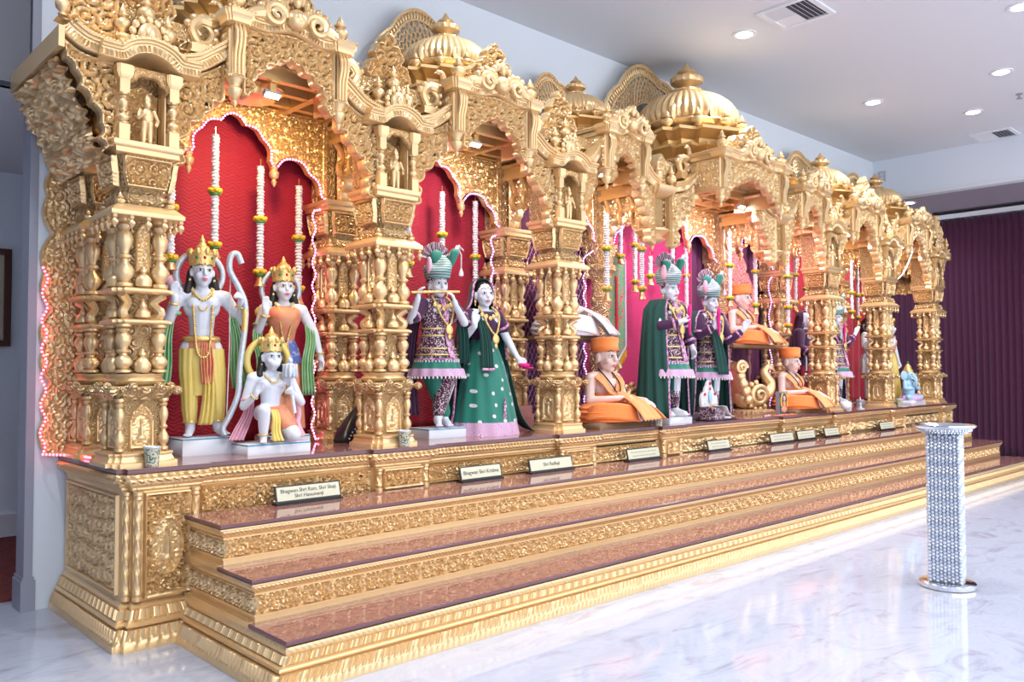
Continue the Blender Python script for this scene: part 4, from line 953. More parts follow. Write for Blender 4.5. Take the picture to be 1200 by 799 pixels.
t = thing('lattice_grille', (3.6, 2.03, .875), 'white diagonal lattice grille behind the white clad figure', 'grille')
m = MB(); a, b, z0, z1 = 3.10, 4.18, .88, 2.52
for k in range(-34, 22):
    for s in (1,):
        xa = a+k*.052; p0 = np.array((xa, 2.045, z0)); d = np.array((.55, 0, 1.)); 
        ts = [(a-xa)/.55, (b-xa)/.55]; t0 = max(0, ts[0]); t1 = min(z1-z0, ts[1])
        if t1 > t0: m.tube([p0+d*t0, p0+d*t1], .0036, 5)
        xb = b-k*.052; d2 = np.array((-.55, 0, 1.)); p1 = np.array((xb, 2.052, z0)); t0 = max(0, (xb-b)/.55); t1 = min(z1-z0, (xb-a)/.55)
        if t1 > t0: m.tube([p1+d2*t0, p1+d2*t1], .0022, 5)
wbuild(m, 'lattice', M['pink_trim'], t)
m = MB(); m.box(a-.02,a,2.03,2.06,z0,z1); m.box(b,b+.02,2.03,2.06,z0,z1); m.box(a-.02,b+.02,2.03,2.06,z1,z1+.02); wbuild(m, 'frame', M['pink_wood'], t, 0)

def led(name_label, pts, mt, n_bulb, wire=True):
    """string of tiny lights along a polyline"""
    P = np.array(pts, float); d = np.r_[0, np.cumsum(np.linalg.norm(np.diff(P, axis=0), axis=1))]
    t = thing('led_string', tuple(P[0]), name_label, 'string lights', 'tiny lights along the arches')
    K = int(d[-1]/n_bulb); s = np.linspace(0, d[-1], K); Q = np.stack([np.interp(s, d, P[:,i]) for i in range(3)], 1)
    wbuild(MB().tube(Q, .003, 5), 'wire', M['led_wire'], t)
    m = MB()
    for q in Q: m.ell(tuple(q+np.array((0,-.006,0))), (.0075,)*3, 6, 5)
    wbuild(m, 'bulbs', mt, t)['kind'] = 'stuff'
def edge3(i, lo, hi, y=1.878): 
    E_ = EDGE[i]; n = len(E_); return [(u, y, z-.008) for u, z in E_[int(n*lo):int(n*hi)]]
def wavy(x, y, z0, z1, amp=.014, per=.16, n=70):
    zs = np.linspace(z0, z1, n); return [(x+amp*math.sin((z-z0)*2*PI/per), y, z) for z in zs]
led('red string lights climbing the wavy wall panel by the first pillar', wavy(-.425, 2.065, .885, 1.95)[::-1]+[(-.40,2.03,.884),(-.30,1.9,.882),(-.28,1.7,.882)], M['led_red'], .022)
led('red string lights edging the arch and pillar beside the pale blue skirted statue', edge3(0,.0,1.)+wavy(X['B']-.205,1.87,2.46,.89)+[(X['B']-.10,1.74,.882),(X['B'],1.72,.882),(X['B']+.12,1.74,.882)], M['led_pink'], .022)
led('violet string lights edging the arch above the green sari statue', edge3(1,.0,1.)+wavy(X['C']-.205,1.87,2.46,1.5), M['led_violet'], .024)
led('violet string lights down the round column beside the green banner', edge3(2,.5,1.)+wavy(X['P1']-.24,1.90,2.40,.90,.02), M['led_violet'], .026)
led('pink and violet string lights edging the wide arch over the pink tinted cloth', edge3(3,.0,1.), M['led_violet'], .028)
led('violet string lights beside the saffron figure on the shelf', edge3(4,.0,1.)+wavy(X['D']-.23,1.86,2.42,.90,.03,.35), M['led_violet'], .03)
led('red string lights edging the arch behind the dark velvet robed statue', edge3(5,.0,.6), M['led_pink'], .03)

# garlands
from mathutils import Vector as V3
def unproject(u, v, y):
    a = (u-600)/972.92; b = (399.5-v)/972.92
    cr, sr = math.cos(.0029), math.sin(-.0029); a, b = a*cr-b*sr, a*sr+b*cr
    cp, sp = math.cos(.0347), math.sin(.0347); yy = cp-b*sp; zz = sp+b*cp
    c_, s_ = math.cos(-.7551), math.sin(-.7551); dx, dy = a*c_-yy*s_, a*s_+yy*c_
    t = (y+3.229)/dy; return (-1.7286+dx*t, y, 1.3575+zz*t)
def garland(x, y, zt, zb, marks, label, bell=True):
    t = thing('hanging_garland', (x, y, zb), label, 'garland', 'white flower garlands hanging in the arches')
    m = MB(); L = zt-zb; n = int(L/.021); th = np.arange(9)*2*PI/9; R_ = []
    for i in range(n*2+1):
        r = .019 if i % 2 else .0255
        R_.append(np.stack([r*np.cos(th+i)*(1+.14*np.sin(3*th+i*2.1)), r*np.sin(th+i)*(1+.14*np.sin(3*th+i*2.1)), np.full(9, L-i*L/(2*n))], 1))
    o = MB().rings(R_[::-1]).build('flower_string', M['flower_white'], t, 60)
    MB().tube([(0,0,L),(0,0,L+.05)], .003, 5).build('hook_thread', M['brass'], t)
    for z in marks:
        g = MB(); k = 0
        for q in range(10):
            a = q*PI/5; g.ell((.030*math.cos(a), .030*math.sin(a), z-zb+.006*(q%2)), (.018,.018,.015), 7, 5)
        g.ell((0,0,z-zb),(.028,.028,.02),8,5); fl = g.build('marigold', M['marigold'], t)
        MB().lathe([(.018,z-zb-.028),(.036,z-zb-.022),(.036,z-zb-.014),(.018,z-zb-.010)], 10).build('leaf_ring', M['leaf_green'], fl)
    if bell:
        MB().lathe([(.012,0),(.02,-.012),(.024,-.035),(.028,-.055),(.038,-.072),(.040,-.078),(.03,-.078),(.004,-.06)], 14).build('bell', M['brass'], t)
GL = [(200,188,300,1.45,[243,302],'first garland from the wall end beside the first pillar'),(252,158,288,1.75,[224,287],'long garland hanging just behind the crown of the bow holding statue'),
 (305,195,322,1.85,[257,319],'garland between the bow holder and the blue skirted statue'),(350,218,343,1.9,[279,338],'garland beside the red lights of the pale statues bay'),
 (425,235,345,1.95,[300,347],'garland seen between the second front and rear pillars'),(478,205,312,1.42,[254,309],'garland before the turban of the flute player'),
 (518,225,328,1.88,[275,326],'garland behind the fan crest of the flute player'),(557,236,335,1.97,[301],'garland behind the veil of the green sari statue'),
 (711,250,342,1.45,[291,338],'garland hanging before the green embroidered banner'),(727,262,300,1.9,[300],'short garland over the point of the green banner'),
 (744,268,333,1.85,[287,330],'garland against the pink tinted red cloth next to the bell pendant'),(752,275,341,1.55,[292,338],'longest garland just before the bell pendant'),
 (762,300,325,1.8,[323],'short garland beneath the bell pendant'),(788,258,322,1.9,[318],'garland behind the first turban'),
 (804,268,358,1.95,[323],'garland hanging between the two turbaned statues'),(855,272,350,1.5,[311,349],'garland before the saffron figure on the shelf'),
 (885,287,360,1.6,[318,357],'garland after the saffron figure on the shelf'),(917,300,372,1.85,[336,371],'garland by the rear pillar behind the lower saffron figure'),
 (923,282,383,1.55,[324,360,381],'garland with three marigolds on the red cloth'),(932,296,358,1.8,[322,355],'garland on the red cloth next to the three marigold one'),
 (944,306,366,1.95,[338],'garland touching the pillar before the dark velvet robed statue'),(998,305,366,1.6,[343,365],'garland hanging before the trident statue bay'),
 (1005,312,374,1.8,[346,372],'second garland of the trident statue bay'),(1011,306,362,1.95,[345],'garland deepest in the trident statue bay')]
for u, v0, v1, y, mk, lb in GL:
    p0 = unproject(u, v0, y); p1 = unproject(u, v1, y)
    z1 = p1[2]; f = lambda v: unproject(u, v, y)[2]
    garland((p0[0]+p1[0])/2, y, p0[2], z1, [f(v) for v in mk], 'white ' + lb)

# green embroidered banner
t = thing('hanging_banner', (4.67, 2.055, 1.43), 'long green and red embroidered banner with a pointed end and orange fringe', 'banner')
ol = [(-.14,.16),(0,0),(.14,.16),(.14,1.02),(0,1.15),(-.14,1.02)]
MB().prism(ol, lambda p: np.stack([p[:,0], np.full(len(p), .008), p[:,1]],1), lambda p: np.stack([p[:,0], np.full(len(p), 0.), p[:,1]],1)).build('cloth', M['banner'], t, 0)
m = MB(); oo = np.array(ol+[ol[0]]); m.tube([(p[0], -.002, p[1]) for p in oo], .012, 6); m.build('silver_border', M['silver'], t)
MB().box(-.016,.016,-.008,0,.25,.85).build('centre_strip', M['red_paint'], t, 0)
m = MB()
for k in range(15):
    u = -.14+k*.02; z = abs(u)/.14*.16; m.cap((u,0,z-.012),(u+.004,0,z-.105),.007,.010,6,3)
m.build('fringe', M['marigold'], t)

# shelf of the white clad figure, with pink steps below
def shelf(x0, x1, y0, y1, z, label, legs):
    t = thing('wooden_shelf', ((x0+x1)/2, (y0+y1)/2, CZ), label, 'shelf', 'shelves for seated figures')
    m = MB(); m.rings([[(x0+i,y0+i,z-.045+h),(x1-i,y0+i,z-.045+h),(x1-i,y1,z-.045+h),(x0+i,y1,z-.045+h)] for i, h in [(.01,0),(0,.01),(0,.035),(.01,.045)]])
    wbuild(m, 'board', M['brown_wood'], t, 30)
    for lx, ly in legs: wbuild(vase(CZ, z-.045, .03, 12, (lx, ly)), 'leg', M['pink_wood'], t)
shelf(3.20, 4.02, 1.55, 2.0, 1.645, 'dark wooden shelf carrying the white clad seated figure', [(3.3,1.95),(3.95,1.95)])
shelf(5.98, 7.02, 1.55, 2.0, 1.63, 'dark wooden shelf carrying the upper saffron robed figure', [(6.5,1.93),(6.95,1.95)])
t = thing('stepped_stool', (3.03, 1.80, CZ), 'small pink stepped stool behind the trailing green sari hem', 'stool')
m = MB()
for i, (h, w) in enumerate([(.05,.17),(.10,.14),(.12,.155),(.17,.135),(.19,.15)]): m.box(-w,w,-.10+.01*i,.10,[0,.05,.10,.12,.17][i],h)
m.build('steps', M['pink_wood'], t, 0)
MB().box(-.125,.125,-.062,-.055,.125,.165).build('mauve_panel', M['lavender'], t, 0)

# throne back of the upper saffron figure
t = thing('carved_throne', (6.80, 2.03, 1.64), 'pink carved throne back behind the upper saffron robed figure', 'throne back')
ob = arcseq([(-.30,0),(-.30,.82),(-.22,.86),(-.20,1.0),(-.12,1.04),(-.10,1.18),(0,1.30)], .25, 6); ob = ob + mir(ob)[::-1][1:]
carved(MB(), ob[::-1], fxz(0), .03, .02, .075, .009, .010, 3).build('carved_back', M['pink_wood'], t)

# golden swan seats
def swan(loc, rz, label):
    t = thing('swan_seat', loc, label, 'swan seat', 'golden swan seats', rz)
    MB().stack(RD, [(.22,0),(.22,.03),(.20,.05)]).build('base', M['gold_fine'], t)
    m = MB(); m.ell((0,0,.18),(.22,.13,.14),20,12)
    p = spline([(.15,.20),(.24,.24),(.27,.33),(.22,.40),(.19,.46),(.23,.51),(.27,.50)],8); m.tube([(a,0,b) for a,b in p], np.linspace(.075,.032,len(p)), 12); m.ell((.265,0,.505),(.042,.034,.036),10,8); m.build('body', M['gold'], t)
    m = MB(); m.tube([(.295,0,.50),(.33,0,.475),(.345,0,.455)],[.018,.012,.004],8); m.build('beak', M['gold'], t)
    m = MB(); m.ell((.255,0,.55),(.018,.014,.024),8,6)
    for k in range(3): m.cap((.255,0,.545),(.23+.022*k,0,.585),.006,.009,6,3)
    m.build('crest', M['gold'], t)
    for s in (-1,1):
        q = MB(); th = np.linspace(0, 4.2*PI, 70); q.tube([(.02+(.115-.0082*a)*math.cos(a), s*(.115+.0035*a), .20+(.115-.0082*a)*math.sin(a)) for a in th], np.linspace(.028,.014,70), 8)
        for k in range(9):
            a = PI*.55+k*PI/7; q.ell((.02+.15*math.cos(a), s*.10, .20+.145*math.sin(a)), (.03,.03,.03), 8, 6)
        q.build('wing', M['gold'], t)
    m = MB()
    m.ell((-.17,0,.34),(.075,.13,.24),18,12,Matrix.Rotation(-.30,3,'Y'))
    for i in range(5):
        for k in range(-2,3):
            z = .16+.085*i+.012*abs(k)*-1; x = -.10-.028*i; m.ell((x-.012,k*.055*(1-.06*i),z+.02),(.060,.042,.052),10,7,Matrix.Rotation(-.4,3,'Y'))
    th = np.linspace(0,3.4*PI,40)
    for sd in (-1,1): m.tube([(-.20+(.075-.006*q)*math.cos(q), sd*(.10+.003*q), .50+(.075-.006*q)*math.sin(q)) for q in th], np.linspace(.026,.012,40), 8)
    m.build('tail', M['gold'], t)
swan((4.40, 1.72, CZ), -.35, 'golden swan seat behind the first saffron robed figure'); swan((6.42, 1.62, CZ), -.35, 'golden swan seat under the shelf of the saffron robed figure')

# jewelled slipper stand
t = thing('jewelled_stand', (5.16, 1.24, CZ), 'small pearly jewelled stand with a crest back before the second turbaned statue', 'jewelled stand', rz=.10)
MB().rings([[(-.22+i,-.10,z),(.20,-.10,z),(.20,.10,z),(-.22+i,.10,z)] for i, z in [(0,0),(0,.012)]]).build('tray', M['black'], t, 0)
MB().prism([(-.20,.012),(.0,.012),(.0,.10),(-.20,.13)], lambda p: np.stack([p[:,0], np.full(len(p),.09), p[:,1]],1), lambda p: np.stack([p[:,0], np.full(len(p),-.09), p[:,1]],1)).build('box', M['embroidery'], t, 0)
p = spline([(-.02,.14),(.03,.13),(.07,.08),(.12,.045),(.19,.035)],6); P = [[(a,y,b) for a,b in p] for y in np.linspace(-.10,.10,6)]
o = MB().grid(P).build('cloth_front', M['white_trim'], t); md = o.modifiers.new('t','SOLIDIFY'); md.thickness = .006
m = MB()
for a in (.06,.10,.14): 
    for y in (-.07,-.035,0,.035,.07): m.ell((a,y,np.interp(a,p[:,0],p[:,1])+.004),(.010,.010,.005),8,5)
m.build('red_beads', M['magenta'], t)
cr = arcseq([(-.15,.13),(-.15,.24),(-.09,.27),(-.05,.33),(0,.38),(.05,.33),(.09,.27),(.15,.24),(.15,.13)], .12, 5)
b_ = carved(MB(), [(x-.06,z) for x,z in cr][::-1], fxz(.04), .02, .008, .04, .006, .006, 2).build('crest_back', M['white_trim'], t)
for x, z in [(0,.35),(-.10,.25),(.10,.25),(0,.30)]: MB().ell((x-.06,.028,z),(.014,.008,.016),8,6).build('jewel', M['jewel_red'], b_)
MB().ell((-.06,.026,.22),(.03,.012,.06),12,8).build('jewel', M['pale_blue'], b_)
m = MB()
for k in range(5):
    m.lathe([(.018,0),(.012,.03),(.018,.05),(.008,.07),(.012,.085),(.002,.10)], 10, (.0+.03*k-.05,.05,.10))
m.build('gilt_pegs', M['brass'], t)

# small patterned cups at the pillars
def cup(loc, label):
    t = thing('patterned_cup', loc, label, 'cup', 'small patterned cups on the counter')
    MB().lathe([(.030,0),(.033,.004),(.033,.01),(.036,.05),(.041,.092),(.043,.098),(.038,.098),(.034,.05),(.03,.012)], 20).build('body', cupm, t)
    MB().lathe([(.0425,.093),(.0445,.098),(.0425,.103),(.039,.098),(.0425,.093)], 20, cap=False).build('rim', M['silver'], t)
cupm = embroidered('cup_enamel', (.62,.58,.45), (.10,.09,.06), (.03,.22,.12), 42)
for k, l in zip(('A','B'), ('small patterned cup at the foot of the first corner pillar', 'small patterned cup at the foot of the second front pillar')): cup((X[k]+.02, 1.118, CZ), l)
cup((4.10, 1.13, CZ), 'small patterned cup between the saffron figure and the caped statue'); cup((X['E']+.08, 1.118, CZ), 'small patterned cup by the pillar before the trident holding statue')

# folded dark cloth leaning behind the second pillar
t = thing('dark_cloth_bundle', (1.36, 1.66, CZ), 'dark beaded cloth bundle leaning behind the second front pillar', 'cloth bundle', rz=.3)
rows = []
for z, w, d, o in [(0,.13,.07,0),(.02,.14,.08,0),(.08,.12,.075,.02),(.15,.085,.06,.05),(.21,.05,.04,.08),(.25,.015,.015,.10)]:
    th = np.arange(20)*2*PI/20; k = 1+.10*np.sin(5*th+z*20); rows.append(np.stack([o+w*k*np.cos(th), d*k*np.sin(th), np.full(20,z)],1))
MB().rings(rows).build('folded_cloth', M['black'], t)
m = MB()
for k in range(12): m.ell((-.10+.02*k,-.075+.004*(k%3),.03+.012*(k%5)+.008*k),(.007,.006,.007),6,4)
m.build('beads', M['silver'], t)

# framed little icon under glass, flower bits, pen, conch, lamp
t = thing('glass_icon', (6.42, 1.25, CZ), 'small upright glass icon with a painted seated figure before the lower saffron figure', 'icon')
MB().rings([[(-.085,-.02,z),(.085,-.02,z),(.085,.02,z),(-.085,.02,z)] for z in (0,.25)]).build('glass_block', mat('clear_block', (.62,.66,.70), .08, trans=.55), t, 0)
m = MB(); m.box(-.075,.075,-.026,-.021,.015,.235); m.build('painting', mat('icon_painting', (.03,.16,.22), .4, noise=(16,(.02,.05,.14),.4,.6)), t, 0)
m = MB(); m.ell((0,-.03,.06),(.06,.012,.035),12,8); m.ell((0,-.03,.11),(.026,.012,.045),10,8); m.build('painted_robe', M['orange_paint'], t); m = MB(); m.ell((0,-.032,.175),(.02,.012,.026),10,8); m.build('painted_head', M['pink_paint'], t)
for s in (-1,1): MB().tube([(s*.03,-.03,.23),(s*.065,-.03,.17),(s*.055,-.03,.09)],.010,6).build('painted_garland', M['marigold'], t)
t = thing('petal_spread', (6.30, 1.17, CZ), 'flat scatter of orange petals at the foot of the glass icon', 'petals', kind='stuff')
m = MB()
for k in range(46): m.ell((RND.uniform(-.22,.26),RND.uniform(-.05,.05),.006),(RND.uniform(.012,.03),.012,.005),7,4,Matrix.Rotation(RND.uniform(0,6),3,'Z'))
m.build('petals', M['orange_paint'], t)
t = thing('pen', (5.90, 1.15, CZ), 'pink pen lying on the counter by the jewelled stand', 'pen', rz=.15)
MB().cap((-.02,0,.010),(.14,0,.010),.009,.009,10).build('barrel', M['pink_paint'], t); MB().cap((-.05,0,.010),(-.02,0,.010),.004,.008,8).build('tip', M['black'], t)
t = thing('conch_shell', (7.80, 1.20, CZ), 'white conch shell on the counter beside the pillar of the dark robed statue', 'conch shell')
m = MB(); m.ell((0,0,.055),(.075,.06,.055),16,10)
for k in range(5): m.ell((.06+.02*k,0,.06+.006*k),(.045-.008*k,.045-.008*k,.042-.008*k),12,8)
m.build('shell', M['white_trim'], t)
t = thing('oil_lamp', (8.25, 1.22, CZ), 'tiny silver oil lamp on the counter past the conch shell', 'oil lamp')
MB().lathe([(.05,0),(.05,.008),(.02,.015),(.012,.04),(.02,.06),(.012,.08),(.04,.10),(.046,.115),(.03,.112)], 16).build('stem', M['silver'], t); MB().lathe([(.004,.11),(.008,.125),(.002,.15)],8).build('wick', M['white_trim'], t)

# flowers on the counter by the sari
t = thing('magenta_rose', (2.90, 1.72, CZ), 'magenta rose lying by the pink stool behind the sari hem', 'flower')
m = MB()
for k in range(14): a = k*2.4; r = .012*math.sqrt(k); m.ell((r*math.cos(a), r*math.sin(a), .045+.01*math.cos(k)),(.022,.022,.016),8,5)
m.build('petals', M['magenta'], t); MB().tube([(0,0,.03),(.03,.01,.015),(.08,.02,.006)],.005,6).build('stem', M['leaf_green'], t)

# name plaques on the top step
PL = [(.47,.885,'Bhagwan Shri Ram, Shri Sitaji|Shri Hanumanji','first from the wall end below the kneeling statue'),(1.79,2.16,'Bhagwan Shri Krishna','below the flute player'),(2.43,2.88,'Shri Radhaji','below the statue in the green sari'),(3.53,3.96,'','below the first saffron robed figure'),
      (4.67,5.03,'','below the jewelled stand'),(5.76,6.22,'','first of the pair below the glass icon'),(6.30,6.68,'','second of the pair below the glass icon'),(6.90,7.24,'','below the lower saffron figure'),(8.31,8.70,'','last one toward the purple curtain')]
PL = [(a,b,t_,l) for a,b,t_,l in PL]
def plaque(x0, x1, text, label):
    w = (x1-x0)/2; t = thing('name_plaque', ((x0+x1)/2, 1.02, Z1), 'cream name plaque, '+label, 'name plaque', 'name plaques on the top step')
    MB().prism([(-.035,0),(.03,0),(.03,.010),(-.010,.012),(-.035,.010)], lambda p: np.stack([np.full(len(p),-w), p[:,0], p[:,1]],1), lambda p: np.stack([np.full(len(p),w), p[:,0], p[:,1]],1)).build('base', M['black'], t, 0)
    tilt = Matrix.Translation((0,-.018,.008)) @ Matrix.Rotation(-math.radians(14),4,'X')
    MB().merge(MB().box(-w,w,0,.008,0,.098), tilt).build('back_plate', M['black'], t, 0)
    MB().merge(MB().box(-w+.010,w-.010,-.003,.0,.014,.09), tilt).build('name_plate', M['plaque'], t, 0)
    lines = text.split('|') if text else []
    for i, ln in enumerate(lines):
        cu = bpy.data.curves.new('lettering', 'FONT'); cu.body = ln; cu.size = .036 if len(lines) == 1 else .030; cu.align_x = 'CENTER'; cu.align_y = 'CENTER'; cu.extrude = .0004
        tmp = bpy.data.objects.new('lettering', cu); COL.objects.link(tmp); bpy.context.view_layer.update()
        me = bpy.data.meshes.new_from_object(tmp.evaluated_get(bpy.context.evaluated_depsgraph_get())); bpy.data.objects.remove(tmp)
        me.materials.clear(); me.materials.append(M['ink']); o = bpy.data.objects.new('lettering', me); COL.objects.link(o); o.parent = t
        wlim = 2*w-.05; est = max(me.vertices[k].co.x for k in range(len(me.vertices)))*2
        me.transform(tilt @ Matrix.Translation((0,-.0042,.052 if len(lines) == 1 else (.066 if i == 0 else .036))) @ Matrix.Rotation(PI/2,4,'X') @ Matrix.Diagonal((min(1,wlim/est),1,1,1)))
    if not lines:                      # engraved lines too faint to read in the photograph
        m = MB(); rr = random.Random(int(x0*100))
        for z in (.066,.036):
            x = -w+.05+rr.uniform(0,.02)
            while x < w-.06:
                k = rr.uniform(.02,.05); m.merge(MB().box(x,min(x+k,w-.05),-.0042,-.003,z-.004,z+.004), tilt); x += k+.010
        m.build('faint_lettering', M['plaque_faint'], t, 0)
for p in PL: plaque(*p)

# crystal pedestal on the floor
t = thing('crystal_pedestal', (3.83, -1.28, 0), 'tall square crystal bead pedestal with a flared dish top standing on the marble floor', 'pedestal', rz=.22)
MB().lathe([(.150,0),(.160,.004),(.162,.030),(.155,.036),(.05,.038)], 48).build('base', M['chrome'], t)
MB().box(-.082,.082,-.082,.082,.036,.955).build('core', mat('pedestal_core', (.42,.48,.58), .2, .6), t, 0)
zs = np.arange(.050, .950, .0215)
def strand():
    m = MB()
    for i, z in enumerate(zs): m.rings([[(r*math.cos(a+.3*i), r*math.sin(a+.3*i), z+h) for a in np.arange(6)*PI/3] for r, h in [(.004,-.0105),(.0105,-.004),(.0105,.004),(.004,.0105)]])
    return m.mesh('crystal_strand', M['crystal'], 0)
sm_ = strand()
for k in range(36):
    s = k//9; q = -.084+(k%9)*.021; x, y = [(q,-.089),(.089,q),(-q,.089),(-.089,-q)][s]
    o = bpy.data.objects.new('crystal_strand', sm_); COL.objects.link(o); o.parent = t; o.location = (x,y,.010*((k%9)%2))
MB().lathe([(.09,.945),(.10,.95),(.175,.992),(.182,1.0),(.182,1.008),(.170,1.006),(.10,.975),(.01,.97)], 40).build('dish', M['chrome'], t)
m = MB()
for k in range(44): a = k*2*PI/44; m.ell((.150*math.cos(a),.150*math.sin(a),.976),(.009,.009,.009),6,4); m.ell((.128*math.cos(a),.128*math.sin(a),.962),(.008,.008,.008),6,4)
m.build('crystal_rim', M['crystal'], t, 0)

# ceiling vents, sprinkler, outlet
def vent(x0, x1, y0, y1, label):
    t = thing('ceiling_vent', ((x0+x1)/2, (y0+y1)/2, HC), label, 'air vent', 'ceiling air vents')
    w, h = (x1-x0)/2, (y1-y0)/2; f = .045
    m = MB(); m.box(-w,w,-h,-h+f,-.018,0); m.box(-w,w,h-f,h,-.018,0); m.box(-w,-w+f,-h+f,h-f,-.018,0); m.box(w-f,w,-h+f,h-f,-.018,0); m.build('frame', M['white_paint'], t, 0)
    MB().box(-w+f,w-f,-h+f,h-f,-.003,-.001).build('duct', M['dark_slot'], t, 0)
    m = MB(); n = 9
    for k in range(n):
        y = f-h+.01+(k+.5)*(2*h-2*f-.02)/n
        if k < n//2: m.merge(MB().box(-w+f,w-f,-.010,.010,-.001,.001), Matrix.Translation((0,y,-.010)) @ Matrix.Rotation(.7,4,'X'))
    m.build('louvre', M['white_paint'], t, 0)
    m = MB()
    for k in range(7):
        x = f-w+.02+(k+.5)*(w-f-.02)/7; m.merge(MB().box(-.010,.010,0,h-f,-.001,.001), Matrix.Translation((x,0,-.010)) @ Matrix.Rotation(.7,4,'Y'))
    m.box(0,.012,0,h-f,-.016,0); m.build('cross_louvre', M['white_paint'], t, 0)
    MB().box(.012,w-f,0,h-f,-.012,-.006).build('deflector', M['white_paint'], t, 0)
vent(4.76, 5.26, .04, .54, 'large square white air vent in the ceiling'); vent(10.28, 10.76, .10, .60, 'small white air vent in the ceiling close to the far wall')
t = thing('sprinkler', (8.91, -.38, HC), 'small dark sprinkler head under the ceiling', 'sprinkler')
MB().lathe([(.012,-.05),(.012,-.012),(.035,-.006),(.035,0)], 14).build('stem', M['grey_paint'], t); m = MB()
for k in range(8): a = k*PI/4; m.box(.02*math.cos(a)-.004,.03*math.cos(a)+.004,.03*math.sin(a)-.004,.03*math.sin(a)+.004,-.056,-.052)
m.lathe([(.025,-.056),(.025,-.05)],14); m.build('deflector', M['grey_paint'], t)
t = thing('wall_outlet', (XW, 1.97, 4.17), 'white double outlet plate high on the far wall', 'outlet')
MB().box(-.014,0,-.055,.055,-.01,.15).build('plate', mat('outlet_plastic', (.55,.57,.62), .4), t, 0)
for z in (.03,.085):
    s = MB().box(-.018,-.014,-.02,.02,z,z+.032).build('socket', M['white_paint'], t, 0); MB().box(-.0185,-.018,-.010,-.006,z+.008,z+.024).box(-.0185,-.018,.006,.010,z+.008,z+.024).build('slot', M['dark_slot'], s, 0)
# white cable hanging between two pillars
t = thing('hanging_cable', (10.25, 1.35, 2.5), 'thin white cable slung between the last two front pillars', 'cable')
m = MB(); q = [unproject(1071,291,1.25), unproject(1060,318,1.25), unproject(1048,330,1.25), unproject(1038,336,1.25)]; wbuild(m.tube(spline(q,6), .010, 6), 'cord', M['white_trim'], t)
